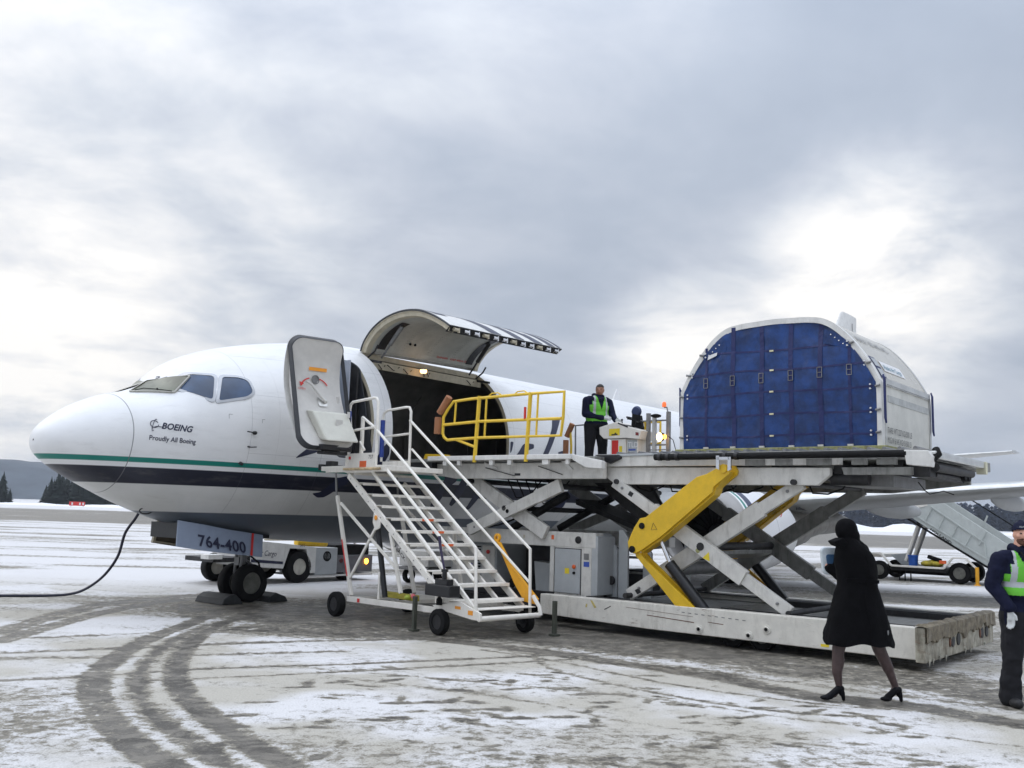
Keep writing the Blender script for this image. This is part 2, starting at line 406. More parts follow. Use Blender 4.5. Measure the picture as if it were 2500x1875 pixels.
for t_, w_, s_ in (([[-6.64, 12.95], [-6.81, 14.58], [-6.86, 16.75], [-6.33, 18.05], [-5.81, 19.43]], .22, .8),
                   ([[-6.21, 12.13], [-6.32, 13.55], [-6.36, 15.55], [-6.11, 17.43], [-5.55, 18.57]], .17, .85),
                   ([[-9.5, 9.2], [-5.74, 11.25], [-4.67, 11.86], [-2.68, 12.96], [1.5, 14.6]], .10, .8),
                   ([[-9.5, 7.1], [-4.86, 9.58], [-4.14, 9.98], [-3.28, 10.58], [-1.28, 11.46], [1.5, 12.9]], .07, .85),
                   ([[-8.5, 9.6], [-5.54, 10.85], [-4.18, 11.31], [-2, 12.2]], .09, .6),
                   ([[-3.6, 9.8], [-3.1, 10.03], [-1.22, 10.97], [.8, 12.1]], .06, .7),
                   ([[-9, 10.8], [-5.75, 12.69], [-4.17, 13.84], [-3.05, 14.7]], .09, .6),
                   ([[-5.78, 17.54], [-5.31, 16.05], [-4.98, 15.27]], .10, .7), ([[-5.42, 17.22], [-5.04, 16.14], [-4.76, 15.5]], .10, .7),
                   ([[-1.5, 13.9], [.11, 12.99], [1.5, 11.9], [2.44, 11.08], [3.17, 10.11], [3.98, 9.76], [4.73, 9.03], [7, 7.2]], .23, 1.),
                   ([[.0, 14.6], [.33, 13.5], [.37, 12.42], [.63, 11.22], [1.71, 9.87], [2.68, 9.23], [3.51, 9.15]], .035, .9),
                   ([[-2.2, 10.9], [.1, 10.23], [1.46, 9.71], [2.43, 9.09], [3.14, 8.71], [4.24, 8.09]], .035, .6),
                   ([[-1.8, 10.4], [.09, 9.48], [1.09, 8.6], [2.16, 8.1], [3.2, 7.7]], .035, .6),
                   ([[-.3, 12.7], [.66, 11.91], [1.83, 10.54], [3.05, 9.73], [3.88, 9.52]], .04, .7),
                   ([[-.6, 13.6], [.35, 12.5], [1.6, 12.2], [3.2, 10.9], [5.5, 9.5]], .10, .5)):
    tracks.append((t_, w_, s_))
def spline(pts, n=8):
    P = np.array([pts[0]]+list(pts)+[pts[-1]], float); out = []
    for i in range(1, len(P)-2):
        for k in range(n):
            t = k/n; out.append(.5*((2*P[i])+(-P[i-1]+P[i+1])*t+(2*P[i-1]-5*P[i]+4*P[i+1]-P[i+2])*t*t+(-P[i-1]+3*P[i]-3*P[i+1]+P[i+2])*t**3))
    out.append(P[-2]); return np.array(out)
def seg_dist(X, Y, pl):
    D = np.full(X.shape, 1e3)
    for (x0, y0), (x1, y1) in zip(pl[:-1], pl[1:]):
        dx, dy = x1-x0, y1-y0; L = dx*dx+dy*dy+1e-9
        t = np.clip(((X-x0)*dx+(Y-y0)*dy)/L, 0, 1)
        D = np.minimum(D, np.hypot(X-x0-t*dx, Y-y0-t*dy))
    return D
gx = np.arange(-11.5, 11.51, .045); gy = np.concatenate([np.arange(4.6, 14, .04), np.arange(14, 26.01, .07)])
GX, GY = np.meshgrid(gx, gy, indexing='ij')
bare = np.zeros_like(GX)
for pl, hw, stg in tracks:
    p = spline(pl); pad = hw+.25
    m_ = (GX > p[:, 0].min()-pad) & (GX < p[:, 0].max()+pad) & (GY > p[:, 1].min()-pad) & (GY < p[:, 1].max()+pad)
    D = seg_dist(GX[m_], GY[m_], p); val = stg*np.clip((hw+.05-D)/.10, 0, 1)*(.80+.20*np.cos(D*52))
    bare[m_] = np.maximum(bare[m_], val)
# trampled and wheel-worn area round the gear, the stairs and the loader
def blob(cx, cy, rx, ry, ang, s):
    global bare
    c, sn = math.cos(ang), math.sin(ang); u = (GX-cx)*c+(GY-cy)*sn; v = -(GX-cx)*sn+(GY-cy)*c
    d = np.sqrt((u/rx)**2+(v/ry)**2); bare = np.maximum(bare, s*np.clip((1.25-d)/.6, 0, 1))
blob(-1.2, 16.6, 5.2, 2.4, -.1, .72); blob(1.3, 14.4, 3.8, 1.5, -.55, .85); blob(3.7, 12.4, 3.0, 1.2, -.72, .62); blob(-3.2, 15.8, 1.6, 1.4, 0, .75)
blob(-2.0, 14.3, 2.8, 1.0, .1, .72); blob(5.2, 10.6, 1.6, .6, -.72, .6); blob(6, 16, 4, 3, .8, .45); blob(-5.2, 7.6, 2.6, 1.6, .3, .40); blob(0.6, 7.5, 3.0, .9, 0, .22)
rg = random.Random(5)
fp = []
for k in range(150):   # footprints in the slush
    x = rg.uniform(-2.6, 3.6); y = rg.uniform(6.0, 11.2)
    if x < -2.2+(9-y)*-.25 and y > 8: continue
    fp.append((x, y, rg.uniform(.10, .16), rg.uniform(.04, .06), rg.uniform(-.6, .6)+(0 if rg.random() < .7 else 1.4), rg.uniform(.6, 1.)))
for k in range(7):     # one walker's trail
    fp.append((-.95+.28*k+.06*(k % 2), 9.1-.12*k+.22*(k % 2), .15, .055, .15, 1.))
for (x, y, a_, b_, an, s_) in fp:
    i0, i1 = np.searchsorted(gx, [x-.3, x+.3]); j0, j1 = np.searchsorted(gy, [y-.3, y+.3])
    sx_, sy_ = GX[i0:i1, j0:j1]-x, GY[i0:i1, j0:j1]-y; c, sn = math.cos(an), math.sin(an)
    d = np.sqrt(((sx_*c+sy_*sn)/a_)**2+((-sx_*sn+sy_*c)/b_)**2)
    bare[i0:i1, j0:j1] = np.maximum(bare[i0:i1, j0:j1], s_*np.clip((1.5-d)/.8, 0, 1)*.8)
nx, ny = GX.shape
edge = np.minimum.reduce([GX-gx[0], gx[-1]-GX, GY-gy[0]+3, gy[-1]-GY]); bare *= np.clip(edge/1.5, 0, 1)
verts = np.stack([GX.ravel(), GY.ravel(), -.006*np.clip(bare, 0, 1).ravel()], 1)
edge0 = (edge.ravel() < .3); verts[edge0, 2] = 0
idx = np.arange(nx*ny).reshape(nx, ny)
faces = np.stack([idx[:-1, :-1], idx[1:, :-1], idx[1:, 1:], idx[:-1, 1:]], -1).reshape(-1, 4)
# outer rings to the horizon: reuse the border vertices
border = list(idx[:, 0])+list(idx[-1, 1:])+list(idx[::-1, -1][1:])+list(idx[0, ::-1][1:-1])
cxm, cym = 0., 15.
vl = verts.tolist(); fl = faces.tolist(); prev = border
for k, sc_ in enumerate((1.6, 2.6, 4.5, 8, 16, 32, 64, 128, 260, 560)):
    ring = []
    for b in border:
        x, y = verts[b, 0]-cxm, verts[b, 1]-cym; ring.append(len(vl)); vl.append([cxm+x*sc_, cym+y*sc_, 0])
    n_ = len(border)
    fl += [[prev[i], ring[i], ring[(i+1) % n_], prev[(i+1) % n_]] for i in range(n_)]
    prev = ring
me = bpy.data.meshes.new('ground'); me.from_pydata(vl, [], fl)
at = me.attributes.new('bare', 'FLOAT', 'POINT'); arr = np.zeros(len(vl), np.float32); arr[:nx*ny] = bare.ravel(); at.data.foreach_set('value', arr)
bm = bmesh.new(); bm.from_mesh(me); bmesh.ops.recalc_face_normals(bm, faces=bm.faces)
if sum(f.normal.z for f in bm.faces[:50]) < 0: bmesh.ops.reverse_faces(bm, faces=bm.faces)
bm.to_mesh(me); bm.free()
me.polygons.foreach_set('use_smooth', [True]*len(me.polygons))
go = link('ground', me); go['kind'] = 'structure'
m = bpy.data.materials.new('snowy_apron'); m.use_nodes = True; t = NT(m.node_tree); b = m.node_tree.nodes['Principled BSDF']
tcn = t.n('ShaderNodeTexCoord'); oc = tcn.outputs['Object']
att = t.n('ShaderNodeAttribute'); att.attribute_name = 'bare'; br = att.outputs['Fac']
sp = t.n('ShaderNodeSeparateXYZ'); t.l(oc, sp.inputs[0])
fine = t.noise(oc, 9., 8, .68, .4); mid = t.noise(oc, 1.7, 7, .62, .3); grain = t.noise(oc, 55., 5, .7)
mpl = t.n('ShaderNodeMapping'); mpl.inputs['Scale'].default_value = (.22, 1., 1); mpl.inputs['Rotation'].default_value = (0, 0, R(-6)); t.l(oc, mpl.inputs[0])
streak = t.noise(mpl.outputs[0], .33, 7, .62, .6)
streak2 = t.noise(mpl.outputs[0], 1.5, 6, .6, .4)
far = t.smooth(sp.outputs[1], 14., 24.)
# snow cover value: 1 snow, 0 bare
cov = t.math('ADD', .82, t.math('MULTIPLY', t.math('SUBTRACT', mid, .5), .65))
cov = t.math('ADD', cov, t.math('MULTIPLY', t.math('SUBTRACT', streak2, .5), .6))
cov = t.math('ADD', cov, t.math('MULTIPLY', t.math('SUBTRACT', streak, .52), t.math('ADD', .5, t.math('MULTIPLY', far, 3.2))))
cov = t.math('SUBTRACT', cov, t.math('MULTIPLY', br, .86))
cov = t.math('ADD', cov, t.math('MULTIPLY', t.math('SUBTRACT', fine, .5), 1.5))
cov = t.math('ADD', cov, t.math('MULTIPLY', t.math('SUBTRACT', grain, .5), .7))
patch = t.noise(oc, 2.6, 8, .7, .9)
cov = t.math('ADD', cov, t.math('MULTIPLY', t.math('MULTIPLY', t.math('SUBTRACT', patch, .47), br), 1.9))
# swept taxiway running across, and a snowfield beyond it
dist = sp.outputs[1]
tax = t.math('MULTIPLY', t.smooth(dist, 70, 84), t.smooth(dist, 175, 150))
cov = t.math('SUBTRACT', cov, t.math('MULTIPLY', tax, .75))
cov = t.math('ADD', cov, t.math('MULTIPLY', t.smooth(dist, 170, 185), .9))
cs = t.smooth(cov, .12, .82)
wet = t.mix(t.smooth(mid, .35, .65), (.055, .050, .042), (.115, .106, .092))
wet = t.mix(t.smooth(t.noise(oc, 4.2, 7, .7, .5), .46, .60), wet, (.185, .170, .145))
wet = t.mix(t.smooth(grain, .52, .72), wet, (.24, .225, .195))
dirty = t.mix(t.smooth(fine, .3, .7), (.215, .195, .155), (.34, .315, .26))
hs = t.smooth(t.noise(oc, .45, 4, .5, .3), .42, .58)
cl1 = t.mix(t.smooth(grain, .3, .7), (.375, .352, .30), (.49, .468, .42)); cl2 = t.mix(t.smooth(grain, .3, .7), (.54, .53, .525), (.68, .675, .68))
clean = t.mix(t.math('MAXIMUM', hs, t.smooth(dist, 15, 24)), cl1, cl2)
c = t.mix(t.smooth(cs, 0, .5), wet, dirty); c = t.mix(t.smooth(cs, .45, 1.), c, clean)
t.l(c, b.inputs['Base Color'])
t.l(t.math('ADD', .42, t.math('MULTIPLY', cs, .45)), b.inputs['Roughness'])
b.inputs['Specular IOR Level'].default_value = .22
hgt = t.math('ADD', t.math('MULTIPLY', cs, 1.0), t.math('ADD', t.math('MULTIPLY', grain, .35), t.math('MULTIPLY', fine, .5)))
bn = t.n('ShaderNodeBump', inp={'Strength': .55, 'Distance': .02}); t.l(hgt, bn.inputs['Height']); t.l(bn.outputs[0], b.inputs['Normal'])
me.materials.append(m)

# ------------------------------------------------------------------ hull shape
HS = np.array([[0.0, 2.66, 2.66, 0.0, 2.66], [0.04, 2.788, 2.53, 0.158, 2.66], [0.15, 2.90, 2.43, 0.316, 2.66], [0.35, 3.07, 2.30, 0.502, 2.68],
               [0.7, 3.306, 2.105, 0.78, 2.72], [1.1, 3.486, 1.915, 1.01, 2.78], [1.55, 3.62, 1.72, 1.22, 2.86], [1.9, 3.80, 1.589, 1.35, 2.93],
               [2.3, 4.20, 1.461, 1.47, 3.0], [2.8, 4.45, 1.344, 1.59, 3.07], [3.4, 4.64, 1.252, 1.7, 3.13], [4.2, 4.82, 1.163, 1.8, 3.17],
               [5.2, 4.97, 1.1, 1.87, 3.2], [6.2, 5.05, 1.05, 1.88, 3.2], [24., 5.05, 1.05, 1.88, 3.2], [28., 5.05, 1.5, 1.8, 3.4],
               [32., 5.0, 2.7, 1.25, 3.9], [34.5, 4.95, 3.8, .65, 4.4], [36.0, 4.75, 4.3, .2, 4.5]])
def pchip(x, y, xs):
    h_ = np.diff(x); d = np.diff(y)/h_; m = np.zeros(len(x))
    for i in range(1, len(x)-1):
        if d[i-1]*d[i] > 0:
            w1 = 2*h_[i]+h_[i-1]; w2 = h_[i]+2*h_[i-1]; m[i] = (w1+w2)/(w1/d[i-1]+w2/d[i])
    m[0] = d[0]; m[-1] = d[-1]
    i = np.clip(np.searchsorted(x, xs)-1, 0, len(x)-2); t = (xs-x[i])/h_[i]
    return (2*t**3-3*t**2+1)*y[i]+(t**3-2*t**2+t)*h_[i]*m[i]+(-2*t**3+3*t**2)*y[i+1]+(t**3-t**2)*h_[i]*m[i+1]
HS[0:3] = [[.085, 2.665, 2.665, 0, 2.665], [.105, 2.79, 2.55, .155, 2.665], [.175, 2.905, 2.44, .34, 2.668]]
HS[3, 3] = .535; HS[4, 3] = .81
HX = np.sqrt(HS[:, 0]-.085)
def sec(a):
    q = math.sqrt(max(a-.085, 0)); return [float(pchip(HX, HS[:, k], np.array([q]))[0]) for k in (1, 2, 3, 4)]
_sc = {}
def hull(a, ph, off=0.):
    """point on the hull; ph 0 = crown, pi/2 = left side, pi = keel"""
    k = round(a, 4)
    if k not in _sc: _sc[k] = sec(a)
    zt, zb, w_, zm = _sc[k]
    c = math.cos(ph); h_ = zt-zm if c > 0 else zm-zb
    n = Vector((0, math.sin(ph)*h_, c*w_)); n = n.normalized() if n.length > 1e-6 else Vector((-1, 0, 0))
    if a < 1.5:   # forward-facing normals on the nose
        n = (n+Vector((-(1.5-a)*.35, 0, 0))).normalized()
    return Vector((a, w_*math.sin(ph), zm+h_*c))+n*off
def hull_z(a, z, off=0., side=1):
    zt, zb, w_, zm = sec(a); h_ = zt-zm if z > zm else zm-zb
    c = max(-1, min(1, (z-zm)/h_)); return hull(a, side*math.acos(c), off)
def snap(p, off):
    zt, zb, w_, zm = sec(p[0]); h_ = zt-zm if p[2] > zm else zm-zb
    return hull(p[0], math.atan2(p[1]/max(w_, 1e-3), (p[2]-zm)/h_), off)
def decal(poly, fn, maxl=.1):
    """2-D polygon filled, subdivided and mapped by fn(x, y) -> frame point"""
    bm = bmesh.new(); vs = [bm.verts.new((x, y, 0)) for x, y in poly]; bm.faces.new(vs)
    bmesh.ops.triangulate(bm, faces=bm.faces)
    for k in range(7):
        es = [e for e in bm.edges if e.calc_length() > maxl]
        if not es: break
        bmesh.ops.subdivide_edges(bm, edges=es, cuts=1); bmesh.ops.triangulate(bm, faces=bm.faces)
    bm.verts.index_update()
    V_ = [fn(v.co.x, v.co.y) for v in bm.verts]; F_ = [tuple(v.index for v in f.verts) for f in bm.faces]; bm.free()
    return V_, F_
def text2d(s, size, shear=0., bold=0., align='LEFT', space=1.):
    cu = bpy.data.curves.new('tx', 'FONT'); cu.body = s; cu.size = size; cu.shear = shear; cu.offset = bold; cu.resolution_u = 3
    cu.align_x = align; cu.space_character = space
    o = bpy.data.objects.new('tx', cu); COL.objects.link(o)
    dg = bpy.context.evaluated_depsgraph_get(); me_ = o.evaluated_get(dg).to_mesh()
    vs = [(v.co.x, v.co.y) for v in me_.vertices]; fs = [tuple(p.vertices) for p in me_.polygons]
    o.evaluated_get(dg).to_mesh_clear(); bpy.data.objects.remove(o); bpy.data.curves.remove(cu)
    return vs, fs
def text_on(mb, s, size, fn, **k):
    vs, fs = text2d(s, size, **k); mb.add([fn(x, y) for x, y in vs], fs)

# ================================================================== AIRCRAFT
P = Thing('cargo_airplane', 'white cargo jet airliner with green and navy stripes and its doors open', 'airplane', (0, 0, 0))
NPH = 96
def hull_grid(a_list, off=0.):
    return [[hull(a, 2*math.pi*j/NPH, off) for j in range(NPH)] for a in a_list]
# radome and nose
a1 = [.0853]+[.085+1.075*(i/28)**2 for i in range(2, 29)]
mb = MB(); mb.grid(hull_grid(a1), True); part('radome', mb, MT['liv'], P, smooth=60)
mb = MB(); mb.grid(hull_grid(list(np.linspace(1.16, 3.5, 60))), True); nose = part('nose_section', mb, MT['liv'], P, smooth=70)
# centre section as a real shell, then the doorways are cut out
mb = MB(); al = list(np.linspace(3.5, 10.2, 90))
no = len(al); G1 = hull_grid(al); G2 = hull_grid(al, -.075)
vs = [p for r in G1 for p in r]+[p for r in G2 for p in r]; n1_ = no*NPH
fs = [(i*NPH+j, i*NPH+(j+1) % NPH, (i+1)*NPH+(j+1) % NPH, (i+1)*NPH+j) for i in range(no-1) for j in range(NPH)]
fs += [tuple(n1_+q for q in reversed(f)) for f in fs]
for i in (0, no-1):
    for j in range(NPH):
        q = (i*NPH+j, i*NPH+(j+1) % NPH, n1_+i*NPH+(j+1) % NPH, n1_+i*NPH+j); fs.append(q if i else tuple(reversed(q)))
mb.add(vs, fs)
CD0, CD1 = 5.93, 9.41        # cargo doorway
ED0, ED1, EZ0, EZ1 = 4.60, 5.46, 2.66, 4.56
PH0, PH1 = math.acos((4.86-3.2)/1.85), math.acos((2.68-3.2)/2.15)
cut1 = MB()
npz = 26; ring = []
for k in range(npz+1):
    ph = PH0+(PH1-PH0)*k/npz; ring.append(ph)
C1 = [[hull(a, ph, o_) for ph in ring for o_ in (.4,)] for a in (CD0, CD1)]
C2 = [[hull(a, ph, -.5) for ph in ring] for a in (CD0, CD1)]
pl0 = C1[0]+C2[0][::-1]; pl1 = C1[1]+C2[1][::-1]; n_ = len(pl0)
cut1.add(pl0+pl1, [tuple(range(n_)), tuple(n_+i for i in reversed(range(n_)))]+[(i, i+n_, (i+1) % n_+n_, (i+1) % n_) for i in range(n_)])
def rrect(x0, x1, y0, y1, r, n=6):
    o = []
    for cx_, cy_, a0 in ((x1-r, y1-r, 0), (x0+r, y1-r, 90), (x0+r, y0+r, 180), (x1-r, y0+r, 270)):
        for k in range(n+1):
            an = R(a0+90*k/n); o.append((cx_+r*math.cos(an), cy_+r*math.sin(an)))
    return o
cut2 = MB(); rr = rrect(ED0, ED1, EZ0, EZ1, .17); cut2.prism([(x, .75, y) for x, y in rr], (0, 1.8, 0))
hullo = part('fuselage', mb, MT['liv'], P, recalc=False)
bm = bmesh.new(); bm.from_mesh(hullo.data); bmesh.ops.recalc_face_normals(bm, faces=bm.faces); bm.to_mesh(hullo.data); bm.free()
cuts = []
for i, c_ in enumerate((cut1, cut2)):
    co_ = part('cutter', c_, MT['wht'], P); cuts.append(co_)
    md = hullo.modifiers.new('b', 'BOOLEAN'); md.operation = 'DIFFERENCE'; md.solver = 'EXACT'; md.object = co_
dg = bpy.context.evaluated_depsgraph_get()
nm = bpy.data.meshes.new_from_object(hullo.evaluated_get(dg)); hullo.modifiers.clear(); hullo.data = nm
nm.materials.clear(); nm.materials.append(MT['liv']); nm.materials.append(MT['bei'])
nm.polygons.foreach_set('use_smooth', [True]*len(nm.polygons)); nm.set_sharp_from_angle(angle=R(40))
mi_ = []
for p_ in nm.polygons:     # inner skin and the cut faces are primer coloured
    a_, l_, z_ = p_.center[0], -p_.center[1], p_.center[2]; q = snap((a_, l_, z_), 0)
    mi_.append(1 if (Vector((a_, l_, z_))-q).length > .02 else 0)
nm.polygons.foreach_set('material_index', mi_)
for c_ in cuts:
    me_ = c_.data; bpy.data.objects.remove(c_); bpy.data.meshes.remove(me_)
mb = MB(); mb.grid(hull_grid(list(np.linspace(10.2, 24, 60))+list(np.linspace(24.4, 36, 40))), True); part('rear_fuselage', mb, MT['liv'], P, smooth=70)

# flight-deck windows
def win(poly, fn, ring_w, gm, th_=.014):
    cx_ = sum(p[0] for p in poly)/len(poly); cy_ = sum(p[1] for p in poly)/len(poly)
    big = []
    n = len(poly)
    for i in range(n):
        p0, p1, p2 = [Vector((*poly[k % n], 0)) for k in (i-1, i, i+1)]
        d1 = (p1-p0).normalized(); d2 = (p2-p1).normalized(); nrm = Vector(((d1+d2).y, -(d1+d2).x, 0)).normalized()
        if nrm.dot(p1-Vector((cx_, cy_, 0))) < 0: nrm = -nrm
        big.append((p1+nrm*ring_w/max(.5, abs(nrm.dot(Vector((d1.y, -d1.x, 0))))))[:2])
    return big
def rnd(poly, r=.05, n=4):
    out = []; N = len(poly)
    for i in range(N):
        p0, p1, p2 = [Vector((*poly[k % N], 0)) for k in (i-1, i, i+1)]
        rr_ = min(r, (p1-p0).length*.45, (p2-p1).length*.45)
        A_ = p1+(p0-p1).normalized()*rr_; B_ = p1+(p2-p1).normalized()*rr_
        for k in range(n+1):
            t_ = k/n; q = A_*(1-t_)**2+p1*2*t_*(1-t_)+B_*t_*t_; out.append((q.x, q.y))
    return out
def ring_strip(mb, inner, outer, fn_in, fn_out):
    n = len(inner); I1 = [fn_in(*p) for p in inner]; O1 = [fn_out(*p) for p in outer]
    mb.add(I1+O1, [(i, (i+1) % n, n+(i+1) % n, n+i) for i in range(n)])
w2 = [(1.94, 3.625), (2.16, 3.90), (2.47, 3.89), (2.31, 3.455)]
w3 = [(2.40, 3.45), (2.58, 3.885), (2.84, 3.90), (2.97, 3.86), (3.00, 3.66), (2.88, 3.57)]
for side in (1, -1):
    for poly in (w2, w3):
        pin = rnd(poly, .06); pout = rnd(win(poly, None, .042, None), .08)
        mb = MB(); f_ = lambda x, y: hull_z(x, y, .022, side)
        ring_strip(mb, pin, pout, lambda x, y: hull_z(x, y, .020, side), lambda x, y: hull_z(x, y, .016, side))
        ring_strip(mb, pin, pin, lambda x, y: hull_z(x, y, .020, side), lambda x, y: hull_z(x, y, .003, side))
        ring_strip(mb, pout, pout, lambda x, y: hull_z(x, y, .016, side), lambda x, y: hull_z(x, y, -.02, side))
        fr = part('window_frame', mb, MT['frm'], P, smooth=50)
        mb = MB(); mb.add(*decal(pin, lambda x, y: hull_z(x, y, .007, side), .08)); part('window_pane', mb, MT['gls'], P, parent=fr, smooth=60)
# windshield: bilinear patch on four hull points
def bil(side):
    q = [Vector(p) for p in ((1.44, .36, 3.62), (1.86, .06, 3.93), (2.16, .93, 3.93), (1.88, .99, 3.615))]
    def f(u, v, off):
        p = q[0]*(1-u)*(1-v)+q[1]*(1-u)*v+q[2]*u*v+q[3]*u*(1-v); s_ = snap(p, 0)
        p2 = p*.15+s_*.85+Vector((-.5, .35, .75)).normalized()*(off+.006); p2.y *= side; return p2
    return f
for side in (1, -1):
    f = bil(side); pin = rnd([(0, 0), (0, 1), (1, 1), (1, 0)], .05); pout = rnd([(-.035, -.05), (-.045, 1.06), (1.03, 1.06), (1.03, -.05)], .06)
    mb = MB(); ring_strip(mb, pin, pout, lambda x, y: f(x, y, .016), lambda x, y: f(x, y, .012)); ring_strip(mb, pout, pout, lambda x, y: f(x, y, .012), lambda x, y: f(x, y, -.06))
    if side < 0: mb = MB(); ring_strip(mb, pin, pout, lambda x, y: f(x, y, .004), lambda x, y: f(x, y, -.01))
    fr = part('windshield_frame', mb, MT['wsf'], P, smooth=50)
    mb = MB(); mb.add(*decal(pin, lambda x, y: f(x, y, .004), .2)); part('windshield_pane', mb, MT['gl1'], P, parent=fr, smooth=60)
    if side < 0: continue
    mb = MB(); mb.tube([f(.12, -.06, .03), f(.3, .02, .05), f(.62, -.01, .04)], .008, 6); mb.tube([f(.62, -.01, .04), f(.97, -.06, .03)], .008, 6); mb.ell(f(.62, -.01, .045), .018)
    part('wiper', mb, MT['blk'], P)
# lettering and marks on the nose
mb = MB(); text_on(mb, "BOEING", .140, lambda x, y: hull_z(1.53+x*.86, 2.925+y-(x*.06), .006), shear=.35, bold=.004)
part('lettering', mb, MT['txt'], P)
mb = MB(); text_on(mb, "Proudly All Boeing", .108, lambda x, y: hull_z(1.37+x*.84, 2.735+y-(x*.03), .006), bold=.0015)
part('lettering', mb, MT['txt'], P)
mb = MB()
def arc(cx_, cy_, rx, ry, a0, a1, wd, n=24, tilt=0):
    o = []
    for sgn in (1, -1):
        rng = range(n+1) if sgn == 1 else range(n, -1, -1)
        for k in rng:
            an = R(a0+(a1-a0)*k/n); x, y = (rx+sgn*wd/2)*math.cos(an), (ry+sgn*wd/2)*math.sin(an)
            o.append((cx_+x*math.cos(tilt)-y*math.sin(tilt), cy_+x*math.sin(tilt)+y*math.cos(tilt)))
    return o
HZ = lambda o_: (lambda x, y: hull_z(x, y, o_))
mb.tube([hull_z(1.44+.055*math.cos(R(25+k*13)), 2.99+.055*math.sin(R(25+k*13)), .006) for k in range(26)], .0055, 5)
mb.tube([hull_z(1.44+.022*math.cos(R(60+k*12))+.03*math.sin(R(60+k*12)), 2.975+.095*math.sin(R(60+k*12)), .008) for k in range(21)], .005, 5)
mb.tube([hull_z(1.40, 2.93, .007), hull_z(1.47, 2.955, .007), hull_z(1.55, 2.95, .007)], .005, 5)
split_part('round_emblem', mb, MT['txt'], P)
mb = MB(); text_on(mb, "34", .14, lambda x, y: hull(1.93+y*.8+x*.12, .05+x*2.0, .008), bold=.002); part('lettering', mb, MT['txt'], P)
# navy brushwork letters along the flank
BR = [[(3.83, 2.59), (3.86, 2.63), (4.01, 2.76), (4.13, 2.86), (4.31, 2.92), (4.54, 2.91), (4.54, 2.81), (4.43, 2.77), (4.33, 2.77), (4.21, 2.71), (4.06, 2.66)],
      [(4.40, 2.0), (4.56, 2.03), (4.66, 2.13), (4.75, 2.21), (4.79, 2.29), (5.01, 2.34), (5.08, 2.32), (5.07, 2.2), (4.9, 2.11), (4.81, 2.02), (4.69, 1.94), (4.55, 1.93)],
      [(7.39, 2.08), (7.47, 2.18), (7.56, 2.43), (7.3, 2.56), (7.7, 2.66), (7.93, 2.57), (7.91, 2.37), (7.67, 2.19), (7.67, 2.02), (7.58, 1.8), (7.46, 1.84)],
      [(7.97, 1.9), (7.99, 2.2), (8.06, 2.43), (8.27, 2.46), (8.24, 2.21), (8.2, 2.04), (8.08, 1.86)],
      [(8.54, 1.82), (8.59, 2.12), (8.76, 2.36), (8.9, 2.24), (8.77, 2.03), (8.66, 1.8)],
      [(9.55, 2.95), (9.72, 3.07), (9.88, 3.27), (10.0, 3.32), (10.28, 3.31), (10.28, 3.22), (10.08, 3.16), (9.97, 3.05), (9.8, 2.8), (9.6, 2.75)],
      [(10.3, 2.6), (10.61, 3.1), (10.82, 3.42), (11.03, 3.74), (11.15, 3.97), (11.55, 4.07), (11.32, 3.82), (11.1, 3.54), (10.82, 3.13), (10.55, 2.6)],
      [(11.18, 3.19), (11.37, 3.24), (11.59, 3.22), (11.6, 3.1), (11.3, 3.08)],
      [(9.45, 3.31), (9.56, 3.31), (9.50, 3.10), (9.45, 3.05)],
      [(11.4, 1.85), (11.59, 2.0), (11.92, 2.46), (12.34, 2.50), (12.26, 2.28), (11.95, 2.24), (11.92, 1.95), (11.7, 1.8)],
      [(5.55, 2.62), (5.7, 2.9), (5.86, 3.05), (5.9, 2.8), (5.75, 2.5)]]
mb = MB()
for pl in BR: mb.add(*decal(rnd(pl, .03, 2), HZ(.005), .12))
split_part('painted_script', mb, MT['txt'], P)
# probes, static ports, hatch rings
for (a_, z_, r_, fw) in ((2.985, 2.965, .030, -.17), (2.92, 2.73, .014, .12), (2.85, 2.45, .028, -.08)):
    b0 = hull_z(a_, z_, 0.); b1 = hull_z(a_, z_, .06)
    mb = MB(); mb.tube([b0, b1], r_, 8); mb.tube([b1+Vector((.02, 0, 0)), b1+Vector((fw, .01, .01))], .011, 6)
    part('air_probe', mb, MT['drk'], P)
mb = MB(); mb.tube([hull_z(1.9, 1.62, .012) + Vector((.11*math.cos(k*.4488), 0, .0))*1 + Vector((0, .0, .05*math.sin(k*.4488))) for k in range(15)], .012, 5)
part('port_ring', mb, MT['drk'], P)
mb = MB()
for (x0, y0, w0, h0) in ((2.55, 3.17, .06, .07), (3.12, 3.14, .05, .06)):
    mb.add(*decal([(x0, y0), (x0+.006, y0), (x0+.006, y0+h0), (x0, y0+h0)], HZ(.004))); mb.add(*decal([(x0, y0+h0), (x0+w0, y0+h0), (x0+w0, y0+h0+.006), (x0, y0+h0+.006)], HZ(.004)))
split_part('port_marking', mb, MT['gry'], P)
mb = MB(); mb.prism([(16.2, -.01, 5.0), (16.62, -.01, 5.0), (16.56, -.01, 5.42), (16.46, -.01, 5.42)], (0, .02, 0)); part('blade_antenna', mb, MT['liv'], P)

